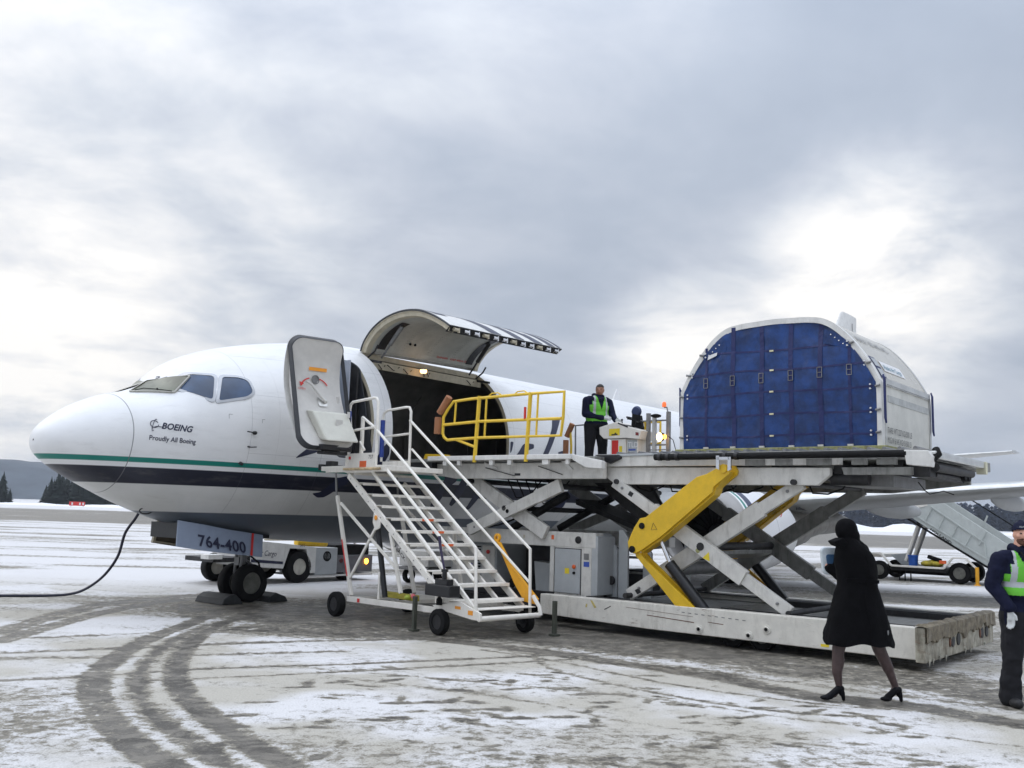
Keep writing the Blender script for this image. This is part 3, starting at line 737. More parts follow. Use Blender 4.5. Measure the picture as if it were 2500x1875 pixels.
# ---- cargo bay
mb = MB(); IR = [[(a_, 0+1.70*math.sin(ph), 3.2+(1.72 if math.cos(ph) > 0 else 2.0)*math.cos(ph)) for ph in [R(18+k*324/40) for k in range(41)]] for a_ in np.linspace(5.62, 17, 16)]
IR = []
for a_ in np.linspace(5.62, 17, 24):
    row = []
    for k in range(41):
        ph = -R(125)+R(125+38)*k/40 if False else R(-122)+R(150)*k/40
        row.append((a_, 1.72*math.sin(ph), 3.2+1.68*math.cos(ph)))
    IR.append(row)
mb.grid(IR); part('bay_lining', mb, MT['lin'], P, smooth=40)
IR = []
for a_ in np.linspace(9.5, 17, 10):
    IR.append([(a_, 1.72*math.sin(R(28+k*90/16)), 3.2+1.68*math.cos(R(28+k*90/16))) for k in range(17)])
mb = MB(); mb.grid(IR); part('bay_lining', mb, MT['lin'], P, smooth=40)
mb = MB(); mb.box(5.6, 17, -1.72, 1.76, 2.56, 2.64); part('bay_floor', mb, MT['gry'], P)
for a_ in (5.58, 17.0):
    mb = MB(); mb.prism([(a_, 1.72*math.sin(R(k*15)), 3.2+1.7*math.cos(R(k*15))) for k in range(24)], (.04, 0, 0)); part('bulkhead', mb, MT['lin'], P)
for k in range(9):
    a_ = 6.2+k*1.15; mb = MB(); mb.beam((a_, -1.62, 2.9), (a_, -1.66, 3.9), .05, .05); mb.beam((a_, -1.66, 3.9), (a_, -1.1, 4.5), .05, .05)
    part('frame_rib', mb, MT['lin'], P)
for i, (a_, l_) in enumerate(((7.36, 1.20), (7.59, .45))):
    mb = MB(); mb.lathe((a_, l_, 4.66 if i == 0 else 4.80), (0, 0, -1), [(0, .07), (.05, .07), (.07, .05), (.075, .001)], 14); part('ceiling_lamp', mb, MT['clm' if i == 0 else 'clm2'], P, smooth=True)
# header beam under the hinge with hoses
mb = MB()
for (a0, a1) in ((5.95, 9.39),):
    mb.beam((a0, .80, 4.80), (a1, .80, 4.80), .10, .10); mb.beam((a0, .98, 4.62), (a1, .98, 4.62), .05, .16)
part('door_header', mb, MT['bei'], P)
mb = MB()
for a_ in (6.02, 9.28):
    mb.beam((a_, .9, 4.70), (a_, 1.35, 4.62), .06, .05); mb.tube([(a_, .95, 4.74), (a_+.03, 1.12, 4.86), (a_+.02, 1.22, 4.98)], .018, 6)
part('door_hinge_arm', mb, MT['drk'], P)
mb = MB()
for k, (a_, w_) in enumerate(((6.5, .35), (6.95, .25), (7.5, .12), (7.62, .12), (6.25, .2), (8.9, .25))):
    mb.tube([(a_+w_*i/6, 1.02+.03*math.sin(i), 4.66-.09*math.sin(math.pi*i/6)-.02*k % .03) for i in range(7)], .009, 5)
split_part('hydraulic_hose', mb, MT['blk'], P)

# ---- cargo door, swung up about its hinge line
HL, HZ_ = hull(7.5, PH0, 0)[1], hull(7.5, PH0, 0)[2]
ROT = R(71)
def swing(p):
    x, z = p[1]-HL, p[2]-HZ_
    return (p[0], HL+x*math.cos(ROT)-z*math.sin(ROT), HZ_+x*math.sin(ROT)+z*math.cos(ROT)+.03)
phs = [PH0+(PH1-PH0)*k/40 for k in range(41)]
ae = list(np.linspace(CD0+.02, CD1-.02, 30))
DP = spline([(.80, 4.88), (.89, 5.08), (1.11, 5.31), (1.42, 5.48), (1.77, 5.57), (2.13, 5.59), (2.47, 5.54), (2.78, 5.43), (3.04, 5.30), (3.26, 5.165)], 8)
DL = np.concatenate([[0], np.cumsum(np.hypot(*np.diff(DP, axis=0).T))]); DL /= DL[-1]
def dh(a, ph, o_):   # skin of the raised door: ph runs from the hinge to the free edge
    f_ = (ph-PH0)/(PH1-PH0); g = lambda u: np.array([np.interp(u, DL, DP[:, 0]), np.interp(u, DL, DP[:, 1])])
    p_ = g(f_); d_ = g(min(1, f_+.03))-g(max(0, f_-.03)); d_ /= np.hypot(*d_)
    return (a, p_[0]-d_[1]*o_, p_[1]+d_[0]*o_+.022*(a-CD0))
mb = MB(); mb.grid([[dh(a, ph, 0) for ph in phs] for a in ae]); cd = part('cargo_door', mb, MT['wht'], P, smooth=60)
mb = MB(); mb.grid([[dh(a, ph, -.13) for ph in phs[1:-2]] for a in ae[1:-1]]); part('door_lining', mb, MT['lnd'], P, parent=cd, smooth=60)
mb = MB()
for a in (ae[0], ae[-1]):
    s_ = 1 if a == ae[0] else -1
    mb.grid([[dh(a, ph, 0) for ph in phs], [dh(a, ph, -.05) for ph in phs], [dh(a+s_*.03, ph, -.06) for ph in phs], [dh(a+s_*.04, ph, -.13) for ph in phs], [dh(a+s_*.16, ph, -.145) for ph in phs], [dh(a+s_*.17, ph, -.12) for ph in phs]])
mb.grid([[dh(a, phs[0], 0) for a in ae], [dh(a, phs[0], -.13) for a in ae]])
part('door_edge_frame', mb, MT['bei'], P, parent=cd, smooth=40)
mb = MB()
for a in (ae[0], ae[-1]): mb.tube([dh(a, ph, -.02) for ph in phs], .02, 6)
mb.tube([dh(a, phs[-1]+.005, -.01) for a in ae], .012, 6); part('door_seal', mb, MT['sea'], P, parent=cd)
mb = MB(); mb.grid([[dh(a, PH1+.005, -.01) for a in ae], [dh(a, PH1-.02, -.16) for a in ae]]); part('latch_beam', mb, MT['drk'], P, parent=cd)
for k in range(12):
    a = CD0+.2+k*.28; p0 = Vector(dh(a, PH1, -.075)); mb = MB(); mb.lathe(p0+Vector((-.06, .015, 0)), (1, 0, 0), [(0, .035), (.12, .035)], 10); mb.box(a+.07, a+.10, p0.y-.01, p0.y+.03, p0.z-.05, p0.z+.05)
    part('latch', mb, MT['chr'] if k % 3 else MT['bei'], P, parent=cd)
for a in (CD0+.42, CD1-.42):       # recesses with the lift actuators
    mb = MB(); A_ = [dh(a-.11, phs[3], -.135), dh(a+.11, phs[3], -.135), dh(a+.11, phs[16], -.137), dh(a-.11, phs[16], -.137)]
    mb.grid([[dh(a-.11, ph, -.138) for ph in phs[2:17]], [dh(a+.11, ph, -.138) for ph in phs[2:17]]]); part('actuator_recess', mb, MT['drk'], P, parent=cd)
    p0 = Vector((a, 1.0, 4.78)); p1 = Vector(dh(a, phs[14], -.16)); mb = MB(); mb.tube([p0+(p1-p0)*.42, p1], .045, 12); mb.tube([p0, p0+(p1-p0)*.45], .020, 10)
    part('lift_actuator', mb, MT['gry'] if a < 7 else MT['drk'], P, parent=cd, smooth=True)
mb = MB()
for i, ph in enumerate((phs[11], phs[22], phs[31])):
    pass
for a in (6.9, 7.65, 8.4):
    for k in range(3, 38): mb.ell(dh(a, phs[k], -.137), .007, n=5, m=3)
    for k in range(3, 38): mb.ell(dh(a+.05, phs[k], -.137), .007, n=5, m=3)
o = part('rivet_row', mb, MT['gry'], P, parent=cd); o['kind'] = 'stuff'
mb = MB()
for (a, k) in ((7.02, 6), (7.16, 6)): mb.ell(dh(a, phs[k], -.14), .03, n=8, m=5)
part('vent_plug', mb, MT['blk'], P, parent=cd)
mb = MB(); text_on(mb, "DANGER   KEEP AREA CLEAR", .085, lambda x, y: dh(7.95+x, phs[0]+(.16+y*.9)/1.9, -.1345), bold=.001); part('lettering', mb, MT['red'], P, parent=cd)
# bold navy script continues over the outside of the door
mb = MB()
for (x0, x1, y0, y1, sh) in ((6.0, 6.35, .62, .80, .1), (6.15, 6.75, .2, .68, .35), (7.0, 7.32, .60, 1.0, .25), (7.78, 8.06, .60, 1.0, .2), (8.25, 8.50, .60, .86, .25), (8.42, 8.72, .82, 1.0, .1), (8.90, 9.12, .60, 1.0, .12), (9.25, 9.36, .7, 1.0, .05), (6.5, 6.9, .40, .56, .1)):
    f_ = lambda x, y: dh(min(max(x, CD0+.03), CD1-.03), PH0+(PH1-PH0)*min(y, .992), .006)
    mb.add(*decal([(x0-sh*.5, y0), (x1-sh*.5, y0), (x1+sh*.5, y1), (x0+sh*.5, y1)], f_, .1))
split_part('painted_script', mb, MT['txt'], P, parent=cd)

# ---- entry door, swung forward flat against the hull
EZT = np.linspace(2.6, 4.7, 40); ELT = np.polyval(np.polyfit([2.72, 2.85, 3.1, 3.35, 3.57, 3.95, 4.2, 4.44, 4.57], [2.85, 2.77, 2.64, 2.50, 2.42, 2.345, 2.35, 2.41, 2.45], 4), EZT)
def edp(a, z, o_=0.):
    f = lambda zz: float(np.interp(zz, EZT, ELT))
    sl = (f(z+.04)-f(z-.04))/.08; n = Vector((0, -1, sl)).normalized()   # mirrored hull curve, tipped a little
    return Vector((a, f(z)+.20*(a-3.03)/.92, z))+n*o_
E0, E1 = 3.02, 3.93
rr = rrect(E0, E1, 2.70, 4.57, .17)
mb = MB(); V1, F1 = decal(rr, lambda x, y: edp(x, y, -.09), .09); mb.add(V1, F1)
ed = part('entry_door', mb, MT['dpn'], P, smooth=60)
mb = MB(); V1, F1 = decal(rrect(E0-.02, E1+.02, 2.68, 4.59, .18), lambda x, y: edp(x, y, .02), .09); mb.add(V1, F1); part('door_skin', mb, MT['wht'], P, parent=ed, smooth=60)
mb = MB(); ro = rrect(E0-.014, E1+.014, 2.686, 4.584, .18, 10); ri = rrect(E0-.006, E1+.006, 2.694, 4.576, .175, 10)
ring_strip(mb, ri, ro, lambda x, y: edp(x, y, -.10), lambda x, y: edp(x, y, -.085)); ring_strip(mb, ro, ro, lambda x, y: edp(x, y, -.085), lambda x, y: edp(x, y, .025))
part('door_seal', mb, MT['sea'], P, parent=ed, smooth=40)
O_ = -.104
mb = MB(); mb.add(*decal([(E0+.34, 4.02), (E0+.66, 4.02), (E0+.66, 4.085), (E0+.34, 4.085)], lambda x, y: edp(x, y, O_), .1)); part('orange_strip', mb, MT['orl'], P, parent=ed)
mb = MB(); c0 = edp(E0+.46, 3.86, -.10); mb.lathe(c0, (0, 1, 0), [(0, .078), (.012, .078), (.014, .066), (.004, .062), (.0035, .001)], 24); part('door_porthole', mb, MT['gry'], P, parent=ed, smooth=True)
mb = MB()
for a0, a1 in ((112, 165), (20, 68)): mb.add(*decal(arc(E0+.44, 3.70, .24, .19, a0, a1, .022, 12), lambda x, y: edp(x, y, O_-.003), .06))
mb.add(*decal([(E0+.17, 3.80), (E0+.25, 3.77), (E0+.19, 3.71)], lambda x, y: edp(x, y, O_-.003)))
text_on(mb, "OPEN", .05, lambda x, y: edp(E0+.14+x, 3.655+y, O_-.003)); part('handle_arrow', mb, MT['red'], P, parent=ed)
mb = MB(); mb.add(*decal(rrect(E0+.46, E0+.62, 3.38, 3.55, .03), lambda x, y: edp(x, y, O_-.004), .1)); part('handle_plate', mb, MT['alu'], P, parent=ed)
mb = MB(); mb.tube([edp(E0+.26, 3.80, O_-.05), edp(E0+.34, 3.74, O_-.07), edp(E0+.45, 3.58, O_-.06), edp(E0+.56, 3.46, O_-.04), edp(E0+.60, 3.46, O_)], .022, 8, .028); part('door_handle', mb, MT['dpn'], P, parent=ed, smooth=True)
mb = MB(); mb.box(E0+.82, E0+.86, 2.66, 2.72, 3.44, 3.62); part('assist_grip', mb, MT['dpn'], P, parent=ed, bevel=.01)
# slide pack box
mb = MB(); q = [edp(E0+.20, 3.30, -.09), edp(E0+.84, 3.30, -.09), edp(E0+.88, 2.80, -.09), edp(E0+.30, 2.80, -.09)]
q2 = [Vector(p)+Vector((0, .19, -.02)) for p in q]; mb.add(q+q2, [(0, 1, 2, 3), (4, 5, 6, 7), (0, 4, 5, 1), (1, 5, 6, 2), (2, 6, 7, 3), (3, 7, 4, 0)])
sp_ = part('slide_pack', mb, mat('slide_pack_cream', (.62, .61, .54), .5, var=.05), P, parent=ed, bevel=.03)
mb = MB(); c0 = (q2[0]*.25+q2[1]*.35+q2[2]*.25+q2[3]*.15)+Vector((0, .006, .02)); mb.box(c0.x-.07, c0.x+.07, c0.y, c0.y+.004, c0.z-.05, c0.z+.05); mb.box(c0.x+.16, c0.x+.22, c0.y, c0.y+.004, c0.z+.1, c0.z+.2); part('placard', mb, MT['dpn'], P, parent=ed)
mb = MB(); mb.box(E0+.26, E0+.90, 2.80, 3.06, 2.68, 2.77); mb.box(E0+.36, E0+.86, 2.82, 3.0, 2.62, 2.68); part('girt_bar', mb, MT['drk'], P, parent=ed, bevel=.01)
mb = MB(); mb.tube([hull_z(4.58, 3.0), (4.3, 2.12, 3.02), (3.95, 2.28, 3.05)], .035, 6); mb.tube([hull_z(4.58, 4.0), (4.3, 2.0, 4.0), (3.95, 2.35, 4.0)], .03, 6); part('hinge_arm', mb, MT['drk'], P, parent=ed)
# door surround and what shows inside
mb = MB(); ro = rrect(ED0, ED1, EZ0, EZ1, .17, 8); ri = rrect(ED0+.015, ED1-.015, EZ0+.015, EZ1-.015, .16, 8)
ring_strip(mb, ri, ro, lambda x, y: hull_z(x, y, -.005), lambda x, y: hull_z(x, y, .003)); ring_strip(mb, ri, ri, lambda x, y: hull_z(x, y, -.005), lambda x, y: hull_z(x, y, -.22))
part('doorway_edge', mb, MT['sea'], P, smooth=40)
mb = MB(); mb.box(4.52, 5.54, -.9, -.86, 2.6, 4.7); mb.box(4.55, 5.52, -.86, 1.65, 2.56, 2.63); part('vestibule_wall', mb, MT['gal'], P)
mb = MB(); mb.box(5.0, 5.03, .75, 1.62, 2.63, 4.5); mb.box(4.50, 4.54, -.86, 1.6, 2.63, 4.6); mb.box(5.03, 5.5, .72, .76, 4.35, 4.6); part('galley_wall', mb, MT['gal'], P)
mb = MB(); mb.box(4.60, 5.17, 1.20, 1.24, 2.63, 4.50); part('galley_panel', mb, mat('galley_pale_panel', (.60, .65, .74), .5, var=.05), P)
mb = MB(); mb.box(5.17, 5.22, 1.20, 1.30, 2.63, 4.50); part('galley_post', mb, MT['wht'], P)
mb = MB(); mb.box(5.30, 5.34, .5, 1.5, 2.63, 4.4); mb.box(5.34, 5.52, .9, .95, 2.63, 4.5); part('curtain_panel', mb, MT['drk'], P)
mb = MB()
for (x, y, z, w0, h0) in ((4.70, 1.245, 4.08, .15, .06), (4.88, 1.245, 4.00, .17, .08), (4.95, 1.245, 3.92, .12, .04)): mb.box(x, x+w0, y, y+.006, z, z+h0)
split_part('placard', mb, MT['txk'], P)
mb = MB(); mb.tube([(5.04, 1.7, 2.7), (5.04, 1.72, 3.2), (5.04, 1.66, 3.6)], .016, 6); part('assist_rail', mb, MT['wht'], P)

# ---- nose gear
WHEEL_R = .345
def tyre(mb, c, r, w_, ax=(0, 1, 0), n=32, hub=.55):
    x = w_/2
    mb.lathe(V(c)-V(ax)*x, ax, [(.18*w_, r*hub), (0, r*hub*1.06), (0, r*.86), (.05*w_, r*.95), (.16*w_, r*.985), (.30*w_, r), (.70*w_, r), (.84*w_, r*.985), (.95*w_, r*.95), (w_, r*.86), (w_, r*hub*1.06), (.82*w_, r*hub)], n, closed=True)
def hubs(mb, c, r, w_, ax=(0, 1, 0), n=24, hub=.55, bolts=8):
    d = V(ax); x = w_/2
    mb.lathe(V(c)-d*x, ax, [(.12*w_, r*hub*1.02), (.10*w_, r*hub*.95), (.22*w_, r*hub*.85), (.25*w_, r*hub*.5), (.12*w_, r*hub*.42), (.10*w_, r*.05), (.90*w_, r*.05), (.88*w_, r*hub*.42), (.75*w_, r*hub*.5), (.78*w_, r*hub*.85), (.90*w_, r*hub*.95), (.88*w_, r*hub*1.02)], n)
    sd = d.cross(V((0, 0, 1)))
    for k in range(bolts):
        an = 2*math.pi*k/bolts; q = V(c)+(sd*math.cos(an)+V((0, 0, 1))*math.sin(an))*r*hub*.68
        mb.tube([q-d*.36*w_, q+d*.36*w_], r*.035, 6)
NG = 4.10
for l_ in (.215, -.215):
    mb = MB(); tyre(mb, (NG, l_, .345), .345, .20); wh = part('nose_wheel', mb, MT['blk'], P, smooth=40)
    mb = MB(); hubs(mb, (NG, l_, .345), .345, .20); part('wheel_hub', mb, MT['hub'], P, parent=wh, smooth=40)
mb = MB(); mb.tube([(NG, -.28, .345), (NG, .28, .345)], .04, 12); mb.tube([(NG, 0, .33), (NG-.03, 0, .8)], .055, 14); mb.tube([(NG-.03, 0, .72), (NG-.06, 0, 1.5)], .085, 14)
mb.tube([(NG-.05, 0, 1.0), (NG-.9, 0, 1.4)], .035, 8); mb.tube([(NG, .0, .78), (NG+.24, 0, .62), (NG+.06, 0, .4)], .028, 8); mb.tube([(NG-.10, .09, .86), (NG-.12, .09, .50)], .035, 8)
mb.tube([(NG-.1, -.09, .86), (NG-.12, -.09, .50)], .03, 8); mb.box(NG-.16, NG-.08, -.07, .07, .66, .80)
part('nose_gear_leg', mb, MT['gry'], P, smooth=40)
mb = MB(); mb.tube([(NG+.02, .12, .85), (NG+.22, .16, .70), (NG+.30, .16, .45), (NG+.22, .14, .33)], .018, 6); mb.lathe((NG-.16, .0, .95), (-1, 0, 0), [(0, .05), (.04, .07), (.05, .065), (.055, .001)], 14); part('hose_and_taxi_lamp', mb, MT['blk'], P, smooth=40)
# gear doors hanging open
def gdoor(side, m_out, m_in):
    top = [(2.30, 1.47), (2.75, 1.41), (3.3, 1.32), (4.02, 1.23)]; bot = [(3.96, .84), (3.3, .905), (2.75, .965), (2.24, 1.04)]
    pts = top+bot; l0 = .62*side
    mb = MB(); mb.prism([(a, l0+(.10*side if i > 3 else 0), z) for i, (a, z) in enumerate(pts)], (0, .03*side, 0))
    return mb
mb = gdoor(1, 0, 0); gd = part('nose_gear_door', mb, MT['gdr'], P, bevel=.006)
fG = lambda x, y: (2.86+x-y*.17, .752-(y*.23), 1.00+y*.98-x*.145)
def fGp(x, y):
    zt_ = 1.0+y-(x)*.143; lt = .66+.10*(1-(zt_-.9)/.42)+.012
    return (2.72+x-y*.16, lt+.012, zt_)
mb = MB(); text_on(mb, "764-400", .27, lambda x, y: fGp(x-.06, y+.045), shear=.12, bold=.006, space=1.06); part('lettering', mb, MT['txt'], P, parent=gd)
mb = MB(); mb.add([(3.76, .668, 1.262), (3.81, .668, 1.256), (3.74, .766, .868), (3.69, .766, .875)], [(0, 1, 2, 3)]); part('red_line', mb, MT['red'], P, parent=gd)
mb = MB(); mb.prism([(2.66, -.60, 1.45), (3.25, -.60, 1.42), (4.02, -.60, 1.23), (3.96, -.72, .86), (3.18, -.72, .96), (2.63, -.72, 1.04)], (0, .03, 0)); gd2 = part('nose_gear_door', mb, MT['gdi'], P)
mb = MB(); mb.beam((2.67, -.58, 1.44), (2.65, -.69, 1.05), .05, .05); mb.beam((2.68, -.67, 1.06), (3.9, -.67, .90), .03, .03); split_part('door_edge', mb, MT['bei'], P, parent=gd2)
mb = MB(); mb.box(2.62, 2.80, -.60, -.45, 1.15, 1.42); mb.tube([(2.75, -.5, 1.3), (3.2, -.5, 1.2)], .03, 8); split_part('door_hinge', mb, MT['drk'], P, parent=gd2)
mb = MB(); mb.box(2.45, 4.3, -.45, .45, 1.16, 1.42); part('gear_bay', mb, MT['txk'], P)

# ---- main gear
for s_ in (1, -1):
    for dl in (0, -.9):
        mb = MB(); tyre(mb, (18.3, s_*(3.05+dl*.0)+(-.43*s_ if dl else 0), .51), .51, .36); wh = part('main_wheel', mb, MT['blk'], P, smooth=40)
        mb = MB(); hubs(mb, (18.3, s_*3.05+(-.43*s_ if dl else 0), .51), .51, .36); part('wheel_hub', mb, MT['hub'], P, parent=wh, smooth=40)
    mb = MB(); mb.tube([(18.3, s_*2.8, .51), (18.4, s_*2.7, 1.9)], .11, 12); mb.tube([(18.3, s_*2.8, .9), (18.3, s_*1.4, 1.5)], .06, 8); part('main_gear_leg', mb, MT['gry'], P, smooth=40)

# ---- wings
def airfoil(c, t, n=22):
    up = []; lo = []
    for k in range(n+1):
        x = (1-math.cos(math.pi*k/n))/2; y = 5*t*(.2969*math.sqrt(x)-.126*x-.3516*x**2+.2843*x**3-.1036*x**4)
        up.append((x*c, y*c*1.05)); lo.append((x*c, -y*c*.85))
    return up+lo[::-1][1:-1]
def wing(secs, name, m_, th_):
    mb = MB(); rows = []
    for (a, l, z, c, t) in secs: rows.append([(a+x, l, z+y) for x, y in airfoil(c, t)])
    mb.grid(rows, True); n = len(rows[0]); b = len(mb.v)-n
    mb.f.append(tuple(range(b, b+n))); mb.m.append(0)
    return part(name, mb, m_, P, smooth=35)
for s_ in (1, -1):
    le = lambda l: 14.3+(l-1.88)*.5
    wo_ = wing([(12.6, s_*1.5, 1.75, 9.2, .13), (13.9, s_*2.2, 1.92, 7.6, .135), (14.6+.6, s_*4.0, 2.12, 6.1, .125), (le(4.9), s_*4.9, 2.22, 5.35, .12), (le(9), s_*9, 2.62, 3.65, .115), (le(14.2), s_*14.2, 3.14, 1.75, .11), (le(14.45)+.25, s_*14.42, 3.17, 1.35, .08)], 'wing', MT['wgr'], P)
    mb = MB(); rows = []
    for l_ in list(np.linspace(5.6, 14.1, 12)):
        c_ = 5.35-(l_-4.9)*.40; af = airfoil(5.35+(l_-4.9)*-.415 if l_ < 9 else 3.65-(l_-9)*.365, .118); z_ = 2.22+(l_-4.9)*.099
        row = [(le(l_)+x, s_*l_, z_+y*1.015) for x, y in af if x < .42]
        row.sort(key=lambda p: math.atan2(p[2]-z_, p[0]-le(l_)-.3)) if False else None
        up_ = [p for p in row if p[2] >= z_]; rows.append(up_[:5])
    part('leading_edge_slat', MB().grid([[(p[0]-.012, p[1], p[2]+.006) for p in r_] for r_ in rows]), MT['alu'], P, parent=wo_, smooth=60)
    for (l_, a0, a1, r_) in ((6.5, 18.0, 22.6, .27), (9.3, 18.9, 22.7, .23), (3.6, 18.6, 22.4, .25)):
        mb = MB(); L_ = a1-a0
        mb.lathe((a0, s_*l_, 2.12+(l_-4.9)*.08), (1, 0, -.02), [(0, .01), (.06*L_, r_*.45), (.2*L_, r_*.8), (.4*L_, r_), (.65*L_, r_*.97), (.85*L_, r_*.75), (.97*L_, r_*.5), (L_, r_*.42)], 20, sx=.62); part('flap_track_fairing', mb, MT['wgr'], P, parent=wo_, smooth=50)
    mb = MB(); mb.box(16.2, 18.0, s_*5.5, s_*5.52, 2.05, 2.12); mb.tube([(17.2, s_*5.9, 2.15), (17.2, s_*5.9, 1.95)], .05, 8); part('drain_mast', mb, MT['drk'], P, parent=wo_)
mb = MB(); mb.lathe((11.2, 0, 1.75), (1, 0, 0), [(0, .6), (1.2, 1.5), (2.6, 2.05), (6, 2.2), (8.5, 2.0), (10, 1.3), (11, .5)], 32, sx=1.); 
for i in range(len(mb.v)): x, y, z = mb.v[i]; mb.v[i] = (x, y, 1.72+(z-1.75)*.42)
part('wing_root_fairing', mb, MT['wgr'], P, smooth=50)

# ---- engines
def engine(s_):
    L = 4.85*s_; Z = 1.47; A0 = 12.45
    mb = MB(); mb.lathe((A0, L, Z), (1, 0, .0), [(.10, .80), (.03, .835), (0, .88), (.03, .925), (.12, .965), (.30, 1.0)], 56); 
    for f_i in (): pass
    # lathe caps removed: use an open ring
    mb = MB(); n = 56
    def ring_(d, r): return [(A0+d, L+r*1.02*math.sin(2*math.pi*j/n), Z+r*(math.cos(2*math.pi*j/n) if math.cos(2*math.pi*j/n) > 0 else math.cos(2*math.pi*j/n)*.93)) for j in range(n)]
    mb.grid([ring_(d, r) for d, r in ((.55, .77), (.25, .79), (.10, .80), (.03, .835), (0, .88), (.03, .925), (.12, .965), (.36, 1.01))], True)
    en = part('engine', mb, MT['nac'], P, smooth=60)
    mb = MB(); prof = [(.36, 1.012), (.7, 1.05), (1.2, 1.075), (1.8, 1.07), (2.4, 1.02), (3.0, .93), (3.3, .87)]
    nm_ = bpy.data.materials.get('nacelle_livery')
    mb.grid([ring_(d, r) for d, r in prof], True); part('engine_cowl', mb, NACM, P, parent=en, smooth=60)
    mb = MB(); mb.grid([ring_(d, r) for d, r in ((.55, .77), (.95, .75), (.96, .2), (.97, .01))], True); part('inlet_duct', mb, MT['blk'], P, parent=en, smooth=30)
    mb = MB(); mb.lathe((A0+.55, L, Z), (1, 0, 0), [(0, .01), (.1, .09), (.25, .17), (.4, .22)], 24); part('fan_spinner', mb, MT['drk'], P, parent=en, smooth=True)
    for k in range(24):
        an = 2*math.pi*k/24; u = Vector((0, math.cos(an), math.sin(an))); v = Vector((0, -math.sin(an), math.cos(an)))
        c0 = Vector((A0+.86, L, Z)); q = [c0+u*.2+v*.02-Vector((.05, 0, 0)), c0+u*.2-v*.02+Vector((.06, 0, 0)), c0+u*.74-v*.085+Vector((.02, 0, 0)), c0+u*.74+v*.06-Vector((.05, 0, 0))]
        mb = MB(); mb.add(q, [(0, 1, 2, 3)]); part('fan_blade', mb, MT['blk'], P, parent=en, recalc=False)
    mb = MB(); mb.grid([ring_(d, r) for d, r in ((3.3, .87), (3.25, .80), (2.9, .78), (2.9, .5))], True); mb.grid([[(x, y, z+.06*(d-2.6)) for x, y, z in ring_(d, r)] for d, r in ((2.8, .66), (3.6, .64), (4.6, .56), (5.2, .50), (5.25, .47), (4.6, .46))], True)
    mb.grid([[(x, y, z+.07*(d-2.6)) for x, y, z in ring_(d, r)] for d, r in ((4.4, .44), (5.6, .42), (6.6, .34), (7.0, .30), (6.9, .28), (6.2, .27))], True)
    mb.grid([[(x, y, z+.30) for x, y, z in ring_(d, r)] for d, r in ((5.4, .05), (5.9, .26), (6.8, .36), (7.8, .32), (8.8, .16), (9.1, .02))], True)
    part('exhaust_nozzle', mb, MT['ttn'], P, parent=en, smooth=50)
    mb = MB(); mb.prism([(A0+1.2, L-.12, Z+1.0), (A0+2.2, L-.14, Z+1.28), (A0+4.2, L-.14, Z+.95), (A0+5.6, L-.12, Z+.62), (A0+4.6, L-.1, Z+.3), (A0+2.6, L-.12, Z+.8)], (0, .26, 0)); part('pylon', mb, MT['wgr'], P, parent=en, bevel=.03)
def nac():
    m = bpy.data.materials.new('nacelle_livery'); m.use_nodes = True; t = NT(m.node_tree); b = m.node_tree.nodes['Principled BSDF']
    tcn = t.n('ShaderNodeTexCoord'); s = t.n('ShaderNodeSeparateXYZ'); t.l(tcn.outputs['Object'], s.inputs[0]); x, y, z = s.outputs
    d = t.math('SUBTRACT', x, 12.45)
    # the flash sweeps back towards the top and bottom of the cowl
    d = t.math('SUBTRACT', d, t.math('MULTIPLY', t.math('ABSOLUTE', t.math('SUBTRACT', z, 1.9)), .12))
    def st(v): return t.smooth(d, v-.004, v+.004)
    low = t.smooth(z, .95, 1.0)
    c = t.mix(st(.40), (.38, .37, .36), (.78, .78, .78)); c = t.mix(st(.47), c, (.0, .20, .16)); c = t.mix(st(.55), c, (.78, .78, .78)); c = t.mix(st(.62), c, (.03, .04, .09)); c = t.mix(st(.86), c, (.76, .76, .77))
    f = t.noise(tcn.outputs['Object'], 2.5, 5, .6)
    plain = t.mix(t.smooth(f, .3, .7), (.66, .66, .665), (.76, .76, .76))
    c = t.mix(low, plain, c)
    ln = t.math('LESS_THAN', t.math('ABSOLUTE', t.math('SUBTRACT', d, 1.75)), .008); c = t.mix(t.math('MULTIPLY', ln, .6), c, (.12, .12, .12))
    t.l(c, b.inputs['Base Color']); b.inputs['Roughness'].default_value = .32; return m
NACM = nac()
engine(1); engine(-1)
# red chevrons on the near cowl
mb = MB()
for k in range(3):
    a_ = 14.0+k*.22; ph = R(66)
    for q in ([(a_, 1.75), (a_+.08, 1.78), (a_+.02, 1.88)],): mb.add([(a_+dx, 4.85+1.075*math.sin(ph)*1.02+.02, Z_) for dx, Z_ in ((0, 1.86), (.05, 1.86), (.13, 1.96), (.08, 1.96))], [(0, 1, 2, 3)])
part('warning_mark', mb, MT['red'], P)
# ---- tail
mb = MB(); rows = []
for (a, z, c, t) in ((26.5, 4.95, 8.6, .04), (29.2, 5.6, 6.2, .09), (31.0, 7.4, 4.6, .09), (34.0, 10.9, 1.95, .09), (34.2, 10.98, 1.7, .05)):
    rows.append([(a+x, y, z) for x, y in airfoil(c, t)])
mb.grid(rows, True); n = len(rows[0]); b_ = len(mb.v)-n; mb.f.append(tuple(range(b_, b_+n))); mb.m.append(0)
fin = part('tail_fin', mb, MT['wht'], P, smooth=40)
mb = MB(); mb.box(35.2, 35.22, -.09, .09, 6.0, 10.6); part('rudder_line', mb, MT['gry'], P, parent=fin)
for s_ in (1, -1): wing([(31.0, s_*.3, 4.1, 4.0, .09), (32.6, s_*2.4, 4.35, 3.1, .09), (35.4, s_*6.3, 4.82, 1.35, .08)], 'tailplane', MT['alu'], P)

